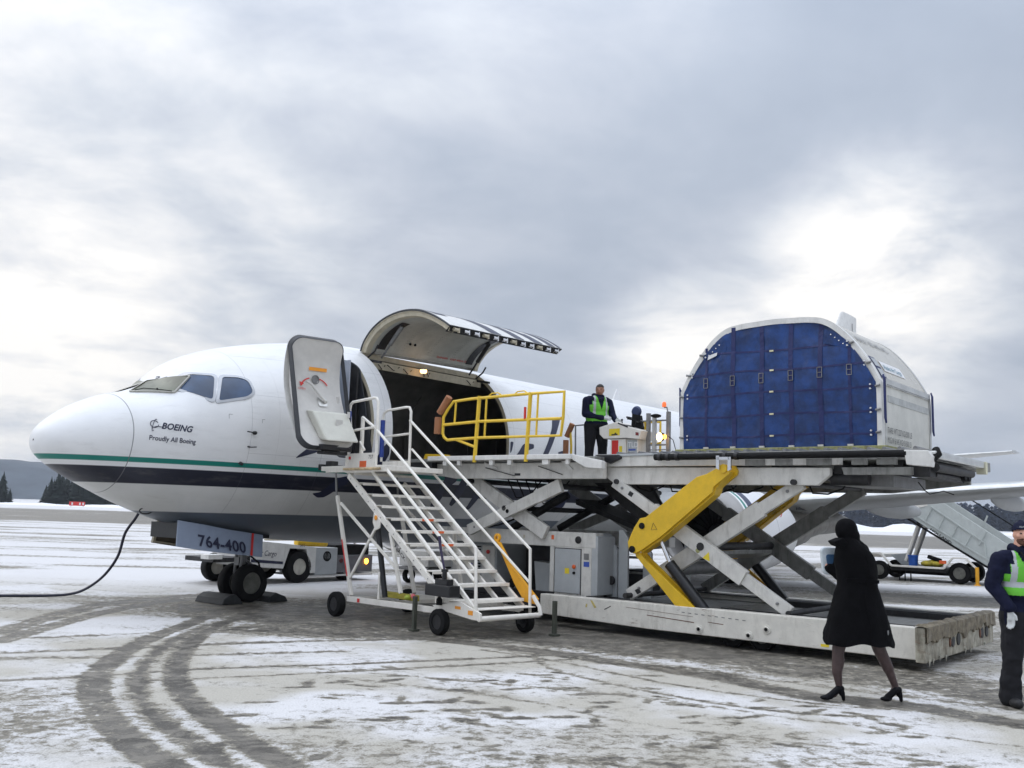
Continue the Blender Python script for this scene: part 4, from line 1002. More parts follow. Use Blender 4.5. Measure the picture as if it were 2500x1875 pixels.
# ================================================================== CARGO LOADER
L = Thing('cargo_loader', 'white and yellow scissor-lift cargo loader raised beside the airplane', 'cargo loader', (7.2, 8, 0))
def lp(name, f, m_, bevel=.006, smooth=False, split=False, parent=None, **k):
    mb = MB(); f(mb)
    if split: return split_part(name, mb, m_, L, bevel=bevel, smooth=smooth, parent=parent, **k)
    return part(name, mb, m_, L, bevel=bevel, smooth=smooth, parent=parent, **k)
BT = .52
# chassis: two long side members, end plate, cross members and deck pan
near = lp('side_member', lambda b: b.prism([(5.82, 5.62, .18), (5.82, 7.6, .13), (5.82, 11.5, .13), (5.82, 11.5, BT), (5.82, 5.62, BT-.03)], (.16, 0, 0)), MT['base'], .012)
lp('side_member', lambda b: b.prism([(8.62, 3.2, .14), (8.62, 11.5, .14), (8.62, 11.5, BT), (8.62, 3.2, BT)], (.16, 0, 0)), MT['base'], .012)
lp('chassis_pan', lambda b: b.box(5.98, 8.62, 6.6, 11.45, .36, .41), MT['ldrd'])
lp('rail_lip', lambda b: (b.box(5.98, 6.06, 6.4, 11.4, BT-.03, BT-.015), b.box(8.52, 8.62, 6.4, 11.4, BT-.03, BT-.015)), MT['drk'], split=True)
for l_ in (6.5, 8.1, 10.0): lp('cross_member', lambda b: b.box(5.98, 8.62, l_, l_+.12, .2, .42), MT['ldrd'])
lp('scissor_track', lambda b: (b.box(6.08, 6.12, 8.6, 11.3, .33, .50), b.box(6.24, 6.28, 8.6, 11.3, .33, .50), b.box(8.32, 8.36, 8.6, 11.3, .33, .50), b.box(8.48, 8.52, 8.6, 11.3, .33, .50)), MT['drk'], split=True)
ep = lp('end_plate', lambda b: b.box(5.60, 8.80, 11.5, 11.62, .13, .545), mat('slush_caked_plate', (.34, .32, .26), .8, var=.4, vscale=5, dirt=1., dirtcol=(.09, .065, .04), rust=1.2, bump=.9, bscale=14), .012)
# slush caked along the top of the end plate, icicles under it
mb = MB(); rg = random.Random(3); cols_ = 60
P0_ = []
for i in range(cols_+1):
    a = 5.58+3.24*i/cols_; dz = .02*noise.noise(Vector((a*6, 0, 0))); dep = .17+.16*noise.noise(Vector((a*3.1, 3, 0)))+.05*noise.noise(Vector((a*17, 8, 0)))
    P0_.append([(a, 11.48, .545), (a, 11.50, .565+dz), (a, 11.60, .572+dz), (a, 11.645, .55), (a, 11.648+.012*noise.noise(Vector((a*9, 5, 0))), .55-dep), (a, 11.62, .54-dep)])
mb.grid(P0_); part('slush_crust', mb, mat('brown_slush', (.15, .125, .085), .85, var=.45, vscale=12, bump=1., bscale=30, dirt=.7, dirtcol=(.38, .35, .3)), L, parent=ep, smooth=50)
mb = MB()
for k in range(8):
    a = 5.66+rg.random()*3.1; h_ = rg.uniform(.03, .08); mb.lathe((a, 11.632, .15+rg.uniform(0, .03)), (0, .02, -1), [(0, .014), (h_*.5, .009), (h_, .001)], 6)
o = part('icicle', mb, mat('dirty_ice', (.45, .44, .38), .3, var=.2), L, parent=ep); o['kind'] = 'stuff'
for a in (6.72, 6.98, 8.15, 8.4):
    mb = MB(); mb.lathe((a, 11.622, .31), (0, 1, 0), [(-.02, .075), (.012, .075), (.015, .06), (.012, .001)], 20); part('tail_lamp', mb, MT['drk'], L, parent=ep, smooth=True)
for a in (6.60, 8.05):
    mb = MB(); mb.ell((a, 11.628, .31), .03, .012, .07); part('marker_lamp', mb, mat('copper_lens', (.16, .07, .04), .35, .4), L, parent=ep, smooth=True)
for l_, z_ in ((8.48, .21), (9.24, .20), (9.50, .305)):
    lp('boss', lambda b: b.lathe((5.83, l_, z_), (-1, 0, 0), [(0, .062), (.02, .062), (.022, .040), (.035, .036), (.036, .03), (.008, .026), (.007, .001)], 20), MT['base'], 0, True, parent=near)
    lp('boss_pin', lambda b: b.lathe((5.80, l_, z_), (-1, 0, 0), [(0, .022), (.006, .022)], 12), MT['blk'], 0, parent=near)
def pl_(a0, pts, off=-.004): return [(a0+off, l, z) for l, z in pts]
def stick(b, pts, a0=5.82, off=-.003): b.add(pl_(a0, pts, off), [tuple(range(len(pts)))])
lp('rust_scrape', lambda b: (stick(b, [(7.62, .335), (8.40, .30), (8.40, .288), (7.62, .325)]), stick(b, [(7.25, .415), (8.38, .375), (8.38, .370), (7.25, .410)]), stick(b, [(8.62, .325), (8.86, .315), (8.86, .305), (8.62, .318)])), mat('rust', (.13, .05, .03), .8, var=.3), 0, split=True, parent=near)
lp('stencil_mark', lambda b: [stick(b, [(8.2+k*.105, .428-k*.003), (8.2+k*.105+.05, .426-k*.003), (8.2+k*.105+.05, .415-k*.003), (8.2+k*.105, .417-k*.003)]) for k in range(10)], MT['gry'], 0, split=True, parent=near)
lp('scuff_mark', lambda b: (stick(b, [(6.86, .35), (6.98, .41), (6.985, .40), (6.87, .34)]), stick(b, [(10.5, .33), (10.53, .36), (10.535, .35)])), MT['txk'], 0, split=True, parent=near)
lp('yellow_label', lambda b: stick(b, [(10.25, .20), (10.36, .20), (10.36, .165), (10.25, .165)]), MT['ylg'], 0, parent=near)
lp('yellow_scuff', lambda b: (stick(b, [(6.60, .46), (6.64, .46), (6.72, .36), (6.68, .35)]), stick(b, [(6.52, .40), (6.55, .40), (6.54, .35), (6.51, .35)])), mat('worn_yellow', (.55, .45, .15), .7, var=.3), 0, split=True, parent=near)
# road wheels
for (a, l, r, w_) in ((6.02, 8.92, .2, .14), (6.02, 9.36, .2, .14), (8.1, 9.05, .2, .16), (6.75, 4.55, .36, .24), (8.2, 4.55, .36, .24)):
    mb = MB(); tyre(mb, (a, l, r), r, w_, (1, 0, 0)); o = part('road_wheel', mb, MT['blk'], L, smooth=40)
    mb = MB(); hubs(mb, (a, l, r), r, w_, (1, 0, 0)); part('wheel_rim', mb, MT['ldrd'], L, parent=o, smooth=40)
# front body: long box beam on posts, cabinet, engine housing
fb = lp('front_beam', lambda b: (b.box(6.2, 6.42, 2.95, 6.42, 1.235, 1.48)), MT['ldr'], .012)
lp('front_beam', lambda b: b.box(8.5, 8.72, 2.95, 6.42, 1.235, 1.48), MT['ldr'], .012)
lp('beam_post', lambda b: b.box(6.21, 6.40, 5.50, 5.585, .5, 1.235), MT['ldr'])
cabf = lp('cabinet', lambda b: b.box(6.205, 6.60, 5.60, 6.34, .46, 1.24), MT['ldr'], .012)
lp('cabinet_door', lambda b: b.box(6.185, 6.21, 5.62, 6.13, .50, 1.205), MT['cab'], .008, parent=cabf)
lp('door_shadow_gap', lambda b: (b.box(6.203, 6.206, 5.605, 5.62, .485, 1.22), b.box(6.203, 6.206, 6.13, 6.145, .485, 1.22), b.box(6.203, 6.206, 5.605, 6.145, 1.205, 1.22)), MT['txk'], 0, split=True, parent=cabf)
lp('cabinet_return', lambda b: b.prism([(6.205, 6.34, 1.48), (6.205, 6.46, 1.42), (6.205, 6.46, .5), (6.205, 6.34, .48)], (.5, 0, 0)), MT['cab'], .01)
lp('yellow_label', lambda b: stick(b, [(5.83, .90), (5.92, .90), (5.92, .81), (5.83, .81)], 6.185), MT['ylg'], 0, parent=cabf)
lp('stop_button', lambda b: b.lathe((6.184, 6.02, .93), (-1, 0, 0), [(0, .03), (.02, .034), (.03, .02)], 14), MT['orr'], 0, True, parent=cabf)
lp('key_switch', lambda b: b.lathe((6.184, 6.02, .83), (-1, 0, 0), [(0, .024), (.02, .024)], 14), MT['blk'], 0, True, parent=cabf)
lp('blue_label', lambda b: stick(b, [(6.19, 1.02), (6.30, 1.02), (6.30, .94), (6.19, .94)], 6.205), MT['bll'], 0, parent=cabf)
lp('grey_label', lambda b: stick(b, [(6.19, 1.15), (6.29, 1.15), (6.29, 1.05), (6.19, 1.05)], 6.205), MT['gry'], 0, parent=cabf)
lp('fuel_cap', lambda b: b.lathe((6.2, 6.08, 1.36), (-1, 0, 0), [(0, .06), (.012, .06), (.016, .05), (.017, .001)], 20), MT['drk'], 0, True, parent=fb)
lp('red_reflector', lambda b: stick(b, [(5.53, 1.42), (5.585, 1.42), (5.585, 1.35), (5.53, 1.35)], 6.2), MT['orr'], 0, parent=fb)
def bmt(b): text_on(b, "J480L", .085, lambda x, y: (6.196, 3.50+x, 1.32+y), bold=.003)
lp('lettering', bmt, MT['txk'], 0, parent=fb, recalc=False)
lp('lamp_screw', lambda b: stick(b, [(4.93, 1.40), (4.97, 1.40), (4.97, 1.35), (4.93, 1.35)], 6.2), MT['bei'], 0, parent=fb)
eb = lp('engine_housing', lambda b: b.box(6.55, 8.3, 2.95, 4.05, .35, 1.20), MT['cab'], .015)
lp('engine_panel', lambda b: (b.box(6.535, 6.55, 3.0, 3.55, .4, 1.15), b.box(6.535, 6.55, 3.72, 4.02, .4, 1.17)), MT['ldr'], split=True, parent=eb)
lp('engine_louvre', lambda b: [b.box(6.53, 6.548, 3.58, 3.68, 1.13-k*.05, 1.155-k*.05) for k in range(12)], MT['blk'], 0, split=True, parent=eb)
lp('stop_button', lambda b: b.lathe((6.53, 3.87, 1.06), (-1, 0, 0), [(0, .035), (.02, .035), (.03, .02)], 14), MT['red'], 0, True, parent=eb)
lp('label', lambda b: (stick(b, [(3.30, .86), (3.50, .84), (3.50, .80), (3.30, .82)], 6.535), stick(b, [(3.38, .79), (3.52, .77), (3.52, .74), (3.38, .76)], 6.535)), MT['bll'], 0, split=True, parent=eb)
lp('lower_sill', lambda b: b.box(6.3, 8.5, 2.95, 6.3, .22, .34), MT['drk'])
lp('front_axle_frame', lambda b: (b.box(6.5, 6.7, 3.6, 6.4, .34, .46), b.box(8.2, 8.4, 3.6, 6.4, .34, .46)), MT['drk'], split=True)
lp('fender', lambda b: b.prism([(6.62, 4.85, .95), (6.62, 5.2, .93), (6.62, 5.45, .7), (6.62, 5.45, .45), (6.62, 4.9, .45)], (.25, 0, 0)), MT['cab'])
lp('radiator', lambda b: b.box(7.2, 8.4, 4.2, 5.5, .4, 1.2), MT['drk'])
# upright steel panels between the front body and the scissors
for (l0, l1, zt_, a_) in ((6.33, 6.53, 1.34, 6.66), (6.58, 6.76, 1.54, 6.62), (6.87, 7.03, 1.30, 6.9), (7.4, 7.5, 1.5, 7.3)):
    lp('upright_panel', lambda b: b.prism([(a_, l0, .46), (a_, l1, .46), (a_, l1, zt_-.12), (a_, (l0+l1)/2, zt_), (a_, l0, zt_)], (.05, 0, 0)), MT['cab'], .008)
for z_ in (.6, .85, 1.1):
    lp('ladder_rung', lambda b: b.tube([(7.0, 6.55, z_), (7.0, 6.9, z_)], .02, 8), MT['ldrd'], 0)
lp('valve_block', lambda b: (b.box(7.0, 7.4, 6.5, 6.9, .5, .9)), MT['drk'])
lp('hose_reel', lambda b: b.lathe((6.60, 6.47, .73), (-1, 0, 0), [(0, .07), (.03, .07), (.035, .05), (.036, .001)], 18), MT['drk'], 0, True)
# rear scissor pair (near and far), with stepped reinforcing plates
def arm(b, a, l0, z0, l1, z1, h_=.20, w_=.09): b.beam((a, l0, z0), (a, l1, z1), w_, h_, (0, -(z1-z0), l1-l0))
for a_, q in ((6.10, 1), (8.48, 2)):  # far pair takes the darker paint, its shade painted in
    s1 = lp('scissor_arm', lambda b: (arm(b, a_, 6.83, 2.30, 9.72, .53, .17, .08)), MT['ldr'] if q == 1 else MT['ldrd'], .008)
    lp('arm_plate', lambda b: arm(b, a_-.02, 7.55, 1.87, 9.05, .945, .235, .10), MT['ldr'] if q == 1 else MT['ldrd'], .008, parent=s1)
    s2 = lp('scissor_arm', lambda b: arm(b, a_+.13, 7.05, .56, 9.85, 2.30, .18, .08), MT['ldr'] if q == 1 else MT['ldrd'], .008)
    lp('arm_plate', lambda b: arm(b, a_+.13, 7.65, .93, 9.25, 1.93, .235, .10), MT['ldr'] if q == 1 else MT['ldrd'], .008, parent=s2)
    if q == 1:
        lp('warning_triangle', lambda b: b.add([(a_-.073, l, z) for l, z in ((8.42, 1.20), (8.535, 1.155), (8.52, 1.29))], [(0, 1, 2)]), MT['ylg'], 0, parent=s1)
        lp('round_label', lambda b: b.lathe((a_-.071, 8.34, 1.30), (-1, 0, 0), [(0, .035), (.003, .035)], 16), MT['pal'], 0, parent=s1)
        lp('square_hole', lambda b: b.add([(a_-.042, l, z) for l, z in ((7.10, 2.10), (7.17, 2.06), (7.21, 2.12), (7.14, 2.16))], [(0, 1, 2, 3)]), MT['drk'], 0, parent=s1)
        lp('square_hole', lambda b: b.add([(a_+.085, l, z) for l, z in ((7.17, .64), (7.22, .58), (7.29, .62), (7.24, .68))], [(0, 1, 2, 3)]), MT['drk'], 0, parent=s2)
for (l_, z_, r_) in ((8.38, 1.36, .06), (9.8, 2.3, .04), (6.9, 2.3, .04), (9.72, .52, .04), (7.1, .56, .04)):
    lp('pivot_shaft', lambda b: b.tube([(6.02, l_, z_), (8.66, l_, z_)], r_, 12), MT['drk'], 0, True)
lp('cross_plate', lambda b: b.prism([(6.35, 8.20, 1.22), (6.35, 8.42, 1.30), (6.35, 8.42, 1.24), (6.35, 8.2, 1.16)], (2.05, 0, 0)), MT['ldrd'])
lp('torsion_tube', lambda b: b.tube([(6.3, 7.75, 1.0), (8.4, 7.75, 1.0)], .11, 14), MT['gry'], 0, True)
# yellow lifting arms with cylinders
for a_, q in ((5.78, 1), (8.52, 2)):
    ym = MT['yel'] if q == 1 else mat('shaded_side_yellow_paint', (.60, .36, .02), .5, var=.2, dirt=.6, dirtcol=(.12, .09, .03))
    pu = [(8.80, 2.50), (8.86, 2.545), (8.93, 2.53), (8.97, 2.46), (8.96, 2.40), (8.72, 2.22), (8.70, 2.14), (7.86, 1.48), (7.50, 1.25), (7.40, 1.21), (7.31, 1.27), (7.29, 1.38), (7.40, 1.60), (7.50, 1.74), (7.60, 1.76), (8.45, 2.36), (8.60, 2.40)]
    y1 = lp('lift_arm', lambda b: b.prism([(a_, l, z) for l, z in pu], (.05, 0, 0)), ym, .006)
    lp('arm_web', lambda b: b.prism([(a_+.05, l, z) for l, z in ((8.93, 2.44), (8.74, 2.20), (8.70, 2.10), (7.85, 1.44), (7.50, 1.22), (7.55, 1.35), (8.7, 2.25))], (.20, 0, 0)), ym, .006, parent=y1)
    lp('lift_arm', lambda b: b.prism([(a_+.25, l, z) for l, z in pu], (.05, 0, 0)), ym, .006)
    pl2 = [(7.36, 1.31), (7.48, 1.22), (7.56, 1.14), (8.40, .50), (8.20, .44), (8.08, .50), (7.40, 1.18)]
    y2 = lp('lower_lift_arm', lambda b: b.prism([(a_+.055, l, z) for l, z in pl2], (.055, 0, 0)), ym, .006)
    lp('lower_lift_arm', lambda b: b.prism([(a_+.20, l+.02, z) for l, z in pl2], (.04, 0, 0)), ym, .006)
    for (l, z, r_) in ((7.375, 1.275, .052), (7.54, 1.63, .048), (8.875, 2.475, .035)):
        lp('arm_pin', lambda b: b.lathe((a_-.002, l, z), (-1, 0, 0), [(0, r_), (.012, r_), (.016, r_*.7), (.0161, .001)], 20), MT['blk'], 0, True, parent=y1)
    lp('arm_pin_ring', lambda b: b.lathe((a_-.001, 8.875, 2.475), (-1, 0, 0), [(0, .062), (.02, .062), (.022, .045)], 20), ym, 0, True, parent=y1)
    lp('hydraulic_cylinder', lambda b: b.tube([(a_+.15, 7.93, 1.09), (a_+.15, 8.55, .42)], .085, 18), MT['blg'], 0, True)
    lp('piston_rod', lambda b: b.tube([(a_+.15, 7.74, 1.50), (a_+.15, 7.96, 1.06)], .032, 12), MT['chr'], 0, True)
    lp('piston_clevis', lambda b: b.tube([(a_+.15, 7.70, 1.56), (a_+.15, 7.76, 1.44)], .05, 10), MT['chr'], 0, True)
    if q == 1:
        tr = [(7.70, 1.575), (7.80, 1.585), (7.735, 1.68)]
        for k in range(3):
            p0, p1 = tr[k], tr[(k+1) % 3]; lp('triangle_outline', lambda b: b.beam((a_-.002, *p0), (a_-.002, *p1), .004, .006), mat('faded_brown', (.22, .13, .03), .7), 0, parent=y1)
        lp('yellow_bracket', lambda b: (b.prism([(5.72, 8.79, 2.66), (5.72, 8.84, 2.66), (5.72, 8.84, 2.46), (5.72, 8.79, 2.48)], (.03, 0, 0)), b.prism([(5.72, 8.97, 2.64), (5.72, 9.02, 2.64), (5.72, 9.02, 2.46), (5.72, 8.97, 2.44)], (.03, 0, 0)), b.box(5.72, 5.78, 8.8, 9.0, 2.60, 2.64)), MT['chr'], 0, split=True, parent=y1)
# main platform
PA0, PA1 = 6.02, 9.28
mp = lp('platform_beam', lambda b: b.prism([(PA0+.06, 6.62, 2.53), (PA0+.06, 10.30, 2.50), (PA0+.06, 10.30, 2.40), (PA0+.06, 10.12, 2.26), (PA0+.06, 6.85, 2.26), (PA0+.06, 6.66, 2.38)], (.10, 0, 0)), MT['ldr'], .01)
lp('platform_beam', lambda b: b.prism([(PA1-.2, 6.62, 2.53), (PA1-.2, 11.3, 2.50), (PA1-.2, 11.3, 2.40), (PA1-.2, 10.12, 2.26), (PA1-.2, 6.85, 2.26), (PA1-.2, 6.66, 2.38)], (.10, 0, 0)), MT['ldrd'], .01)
lp('platform_edge_beam', lambda b: b.box(PA0, PA0+.12, 6.44, 10.46, 2.535, 2.70), MT['ldr'], .01)
lp('platform_side_plate', lambda b: b.prism([(PA0+.03, 10.47, 2.50), (PA0+.03, 11.38, 2.50), (PA0+.03, 11.38, 2.40), (PA0+.03, 10.50, 2.40)], (.08, 0, 0)), MT['ldrd'], .008)
lp('platform_bracket', lambda b: [b.box(PA0-.02, PA0+.05, l0, l0+w0, 2.53, 2.62) for l0, w0 in ((9.1, .3), (9.55, .25), (10.0, .35), (10.62, .2), (10.95, .25))], MT['ldrd'], split=True)
lp('platform_deck', lambda b: b.box(PA0+.12, PA1, 6.45, 11.55, 2.60, 2.74), MT['ldrd'], .01)
lp('platform_underframe', lambda b: [b.box(PA0+.2, PA1-.1, l0, l0+.12, 2.42, 2.60) for l0 in (6.7, 7.6, 8.5, 9.4, 10.3, 11.1)], MT['drk'], split=True)
tb = lp('bumper_tube', lambda b: b.tube([(PA0-.09, 7.66, 2.665), (PA0-.09, 11.36, 2.665)], .048, 14), MT['blk'], 0, True)
lp('tube_collar', lambda b: [b.lathe((PA0-.09, l_, 2.665), (0, 1, 0), [(0, .056), (.05, .056)], 14) for l_ in (7.72, 7.86, 8.02, 8.80, 8.98)], MT['drk'], 0, split=True, parent=tb)
lp('end_bracket', lambda b: b.prism([(PA0-.13, 11.33, 2.71), (PA0-.13, 11.62, 2.70), (PA0-.13, 11.68, 2.62), (PA0-.13, 11.66, 2.49), (PA0-.13, 11.36, 2.52)], (.14, 0, 0)), MT['wht'], .01)
lp('end_bar', lambda b: b.box(PA0-.03, 8.32, 11.60, 11.70, 2.60, 2.70), MT['alu'], .02)
lp('end_bar_cap', lambda b: b.box(8.32, 8.40, 11.58, 11.72, 2.52, 2.70), mat('cream_cap', (.62, .60, .45), .5), .01)
lp('end_rubber', lambda b: b.tube([(6.0, 11.64, 2.59), (6.05, 11.70, 2.66), (6.1, 11.66, 2.72)], .05, 10), MT['blk'], 0, True)
lp('end_frame', lambda b: b.prism([(6.15, 11.35, 2.58), (7.9, 11.35, 2.58), (7.8, 11.35, 2.42), (7.3, 11.35, 2.36), (6.15, 11.35, 2.38)], (0, .22, 0)), MT['drk'])
lp('drive_roller', lambda b: (b.tube([(6.2, 11.62, 2.50), (7.9, 11.62, 2.50)], .055, 14), b.tube([(6.4, 11.55, 2.42), (7.6, 11.55, 2.42)], .04, 12)), MT['drk'], 0, True, split=True)
for a_ in (7.55, 7.75): lp('end_roller', lambda b: b.lathe((a_, 11.5, 2.47), (0, 1, 0), [(0, .08), (.14, .08)], 18), MT['blk'], 0, True)
lp('under_tray', lambda b: b.prism([(6.5, 10.2, 2.28), (6.5, 11.0, 2.26), (6.5, 11.0, 2.42), (6.5, 10.2, 2.42)], (1.4, 0, 0)), MT['gry'])
lp('drive_motor', lambda b: (b.tube([(6.3, 10.25, 2.36), (6.3, 10.75, 2.36)], .09, 14)), MT['drk'], 0, True)
lp('loose_cable', lambda b: b.tube([(6.9, 11.2, 2.34), (7.1, 11.22, 2.24), (7.4, 11.2, 2.2), (7.9, 11.25, 2.26), (8.2, 11.3, 2.22)], .008, 5), MT['blk'], 0)
for k in range(24):
    l_ = 6.75+k*.2; lp('deck_roller', lambda b: b.tube([(6.3, l_, 2.76), (9.1, l_, 2.76)], .03, 8), MT['gry'], 0, True) if k < 1 else None
r0 = [o for o in L.e.children if o.name.startswith('deck_roller')][0]
for k in range(1, 24): again(r0, (0, .2*k, 0), L)
# front bridge platform that meets the doorway
BA0, BA1 = 5.62, 9.75
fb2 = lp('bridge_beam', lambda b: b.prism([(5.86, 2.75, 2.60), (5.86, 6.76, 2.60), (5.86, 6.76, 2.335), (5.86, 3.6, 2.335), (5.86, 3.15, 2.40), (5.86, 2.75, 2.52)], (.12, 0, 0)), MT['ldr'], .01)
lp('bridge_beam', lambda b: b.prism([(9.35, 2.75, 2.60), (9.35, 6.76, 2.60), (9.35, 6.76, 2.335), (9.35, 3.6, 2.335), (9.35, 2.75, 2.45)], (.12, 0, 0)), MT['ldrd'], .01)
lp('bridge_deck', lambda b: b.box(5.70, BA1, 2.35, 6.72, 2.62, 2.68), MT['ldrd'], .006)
lp('bridge_sill', lambda b: b.box(5.58, 5.70, 3.18, 6.33, 2.635, 2.715), MT['wht'], .01)
lp('bridge_extension', lambda b: b.prism([(5.62, 6.28, 2.72), (5.62, 6.9, 2.60), (5.62, 6.9, 2.48), (5.62, 6.6, 2.50), (5.62, 6.35, 2.62)], (.1, 0, 0)), MT['wht'], .006)
lp('sill_lug', lambda b: [b.box(5.60, 5.66, l_, l_+w0, 2.55, 2.635) for l_, w0 in ((3.54, .09), (3.88, .07), (4.62, .08), (5.02, .08), (5.75, .13), (6.22, .06))], MT['wht'], split=True)
lp('stay_plate', lambda b: (b.prism([(5.84, 4.30, 2.62), (5.84, 4.55, 2.54), (5.84, 4.62, 2.50), (5.84, 4.34, 2.52)], (.02, 0, 0)), b.prism([(5.84, 5.95, 2.62), (5.84, 6.05, 2.62), (5.84, 6.20, 2.48), (5.84, 6.12, 2.48)], (.02, 0, 0))), MT['wht'], split=True)
lp('stay_rod', lambda b: (b.beam((5.83, 4.35, 2.52), (5.83, 5.0, 2.38), .012, .012), b.beam((5.83, 5.5, 2.54), (5.83, 6.0, 2.40), .012, .012)), MT['drk'], 0, split=True)
lp('beam_slot', lambda b: b.box(5.855, 5.862, 4.98, 5.10, 2.385, 2.425), MT['txk'], 0)
lp('yellow_chock', lambda b: b.prism([(6.3, 2.35, 2.68), (6.3, 2.95, 2.68), (6.3, 2.95, 2.80), (6.3, 2.4, 2.82)], (.12, 0, 0)), MT['yel'], .006)
lp('front_lip', lambda b: (b.prism([(5.72, 2.0, 2.60), (5.72, 2.75, 2.50), (5.72, 3.2, 2.40), (5.72, 3.15, 2.62), (5.72, 2.0, 2.66)], (3.9, 0, 0))), MT['drk'])
for a_, q in ((6.02, 1), (9.05, 2)):
    mm = MT['ldr'] if q == 1 else MT['ldrd']
    s1 = lp('bridge_scissor', lambda b: arm(b, a_, 3.85, 1.44, 5.82, 2.22, .19, .08), mm, .008); s2 = lp('bridge_scissor', lambda b: arm(b, a_+.14, 3.75, 2.33, 5.45, 1.45, .24, .08), mm, .008)
    lp('arm_end_plate', lambda b: arm(b, a_-.01, 5.35, 2.035, 5.85, 2.235, .22, .09), mm, .008, parent=s1)
    lp('arm_hole', lambda b: b.lathe((a_-.041, 4.74, 1.79), (-1, 0, 0), [(0, .035), (.003, .035)], 16), MT['blk'], 0, parent=s1)
for (l_, z_) in ((4.66, 1.84), (5.8, 2.22), (3.8, 2.3)): lp('pivot_shaft', lambda b: b.tube([(5.98, l_, z_), (9.2, l_, z_)], .045, 12), MT['drk'], 0, True)
lp('bridge_cylinder', lambda b: (b.tube([(6.8, 4.2, 1.5), (6.8, 5.4, 2.1)], .07, 12), b.tube([(8.2, 4.2, 1.5), (8.2, 5.4, 2.1)], .07, 12)), MT['drk'], 0, True, split=True)
lp('support_beam', lambda b: b.prism([(7.3, 5.6, 2.33), (7.3, 6.7, 2.33), (7.3, 7.3, 1.5), (7.3, 6.9, 1.45), (7.3, 6.4, 1.8)], (.10, 0, 0)), MT['drk'])
lp('slanted_tray', lambda b: b.prism([(7.6, 5.0, 1.95), (7.6, 6.6, 1.42), (7.6, 6.65, 1.5), (7.6, 5.0, 2.05)], (.8, 0, 0)), MT['drk'])
lp('blue_cable', lambda b: [b.tube([(6.2+.1*k, 4.55+.12*k, 2.34), (6.2+.1*k, 4.75+.12*k, 2.02-.03*k), (6.3+.1*k, 4.95+.12*k, 2.05), (6.4+.1*k, 5.15+.12*k, 2.34)], .012, 6) for k in range(4)], MT['blk'], 0, True, split=True)
rgh = random.Random(8)
for k in range(6):
    l0 = 7.0+k*.55; a0 = 6.35+.12*(k % 3)
    lp('hydraulic_hose', lambda b: b.tube([(a0, l0, 2.42), (a0, l0+.1, 2.22-.05*(k % 2)), (a0+.05, l0+.3, 2.16), (a0+.1, l0+.5, 2.24), (a0+.1, l0+.6, 2.42)], .013, 6), MT['blk'], 0, True)
for (p0, p1, sg_) in (((6.32, 7.1, .62), (6.32, 8.3, 1.28), .10), ((6.32, 8.45, 1.28), (6.34, 9.6, .62), .08), ((6.5, 6.9, 2.2), (6.5, 8.2, 1.45), .12), ((6.30, 4.0, 1.5), (6.30, 5.2, 2.0), .10)):
    for o_ in (0, .035):
        lp('hydraulic_hose', lambda b: b.tube([(p0[0]+o_, p0[1]+(p1[1]-p0[1])*u, p0[2]+(p1[2]-p0[2])*u-sg_*math.sin(math.pi*u)) for u in [i/8 for i in range(9)]], .012, 6), MT['blk'], 0, True)
for (a_, l_, z_) in ((6.06, 7.0, 2.20), (6.06, 9.55, .64), (6.19, 7.25, .68), (6.19, 9.65, 2.18), (6.0, 5.65, 2.16), (6.0, 4.0, 1.50)):
    lp('arm_bolt', lambda b: b.lathe((a_, l_, z_), (-1, 0, 0), [(0, .022), (.02, .022), (.026, .014)], 8), MT['gry'], 0, True)
# guard rails
def rails(a_, m_, far=False):
    ra = []
    g = lambda l, z: (a_, l, z)
    ra.append(('rail_frame', [g(3.63, 3.0), g(3.55, 3.05), g(3.515, 3.12), g(3.52, 3.41), g(3.60, 3.52), g(3.75, 3.675), g(4.17, 3.70), g(5.46, 3.72), g(6.17, 3.715), g(6.16, 3.3), g(6.12, 3.01), g(4.4, 3.02), g(3.63, 3.0)], .026))
    ra.append(('mid_rail', [g(3.53, 3.27), g(4.4, 3.30), g(6.12, 3.285)], .026))
    ra.append(('rail_post', [g(4.355, 3.74), g(4.29, 2.60)], .034)); ra.append(('rail_post', [g(5.48, 3.74), g(5.42, 2.60)], .034))
    ra.append(('rail_brace', [g(3.85, 3.0), g(4.3, 2.86)], .024))
    for l0, z0, z1 in ((3.81, 3.67, 3.28), (4.52, 3.70, 3.03), (5.64, 3.71, 3.02)): ra.append(('rail_bar', [g(l0, z0), g(l0-.02, z1)], .018))
    for l0 in (4.55, 5.12): ra.append(('hand_loop', [g(l0, 3.715), g(l0+.08, 3.77), g(l0+.22, 3.775), g(l0+.32, 3.72)], .011))
    for n_, pts, r_ in ra: lp(n_, lambda b: b.tube(pts, r_, 10), m_, 0, True)
    for (p0, p1) in (((3.66, 3.76), (3.44, 3.48)), ((3.41, 3.41), (3.40, 3.11))):
        d_ = (Vector((0, p1[0]-p0[0], p1[1]-p0[1])).normalized()*.004)
        lp('foam_bumper', lambda b: b.lathe((a_-.02, *p0), (0, p1[0]-p0[0], p1[1]-p0[1]), [(0, .02), (0.001, .062), (math.hypot(p1[0]-p0[0], p1[1]-p0[1]), .062), (math.hypot(p1[0]-p0[0], p1[1]-p0[1])+.001, .02)], 16), MT['brn'], 0, True)
rails(BA0-.02, MT['ylr'])
lp('red_tag', lambda b: b.box(5.57, 5.60, 5.37, 5.40, 3.30, 3.50), MT['red'], 0)
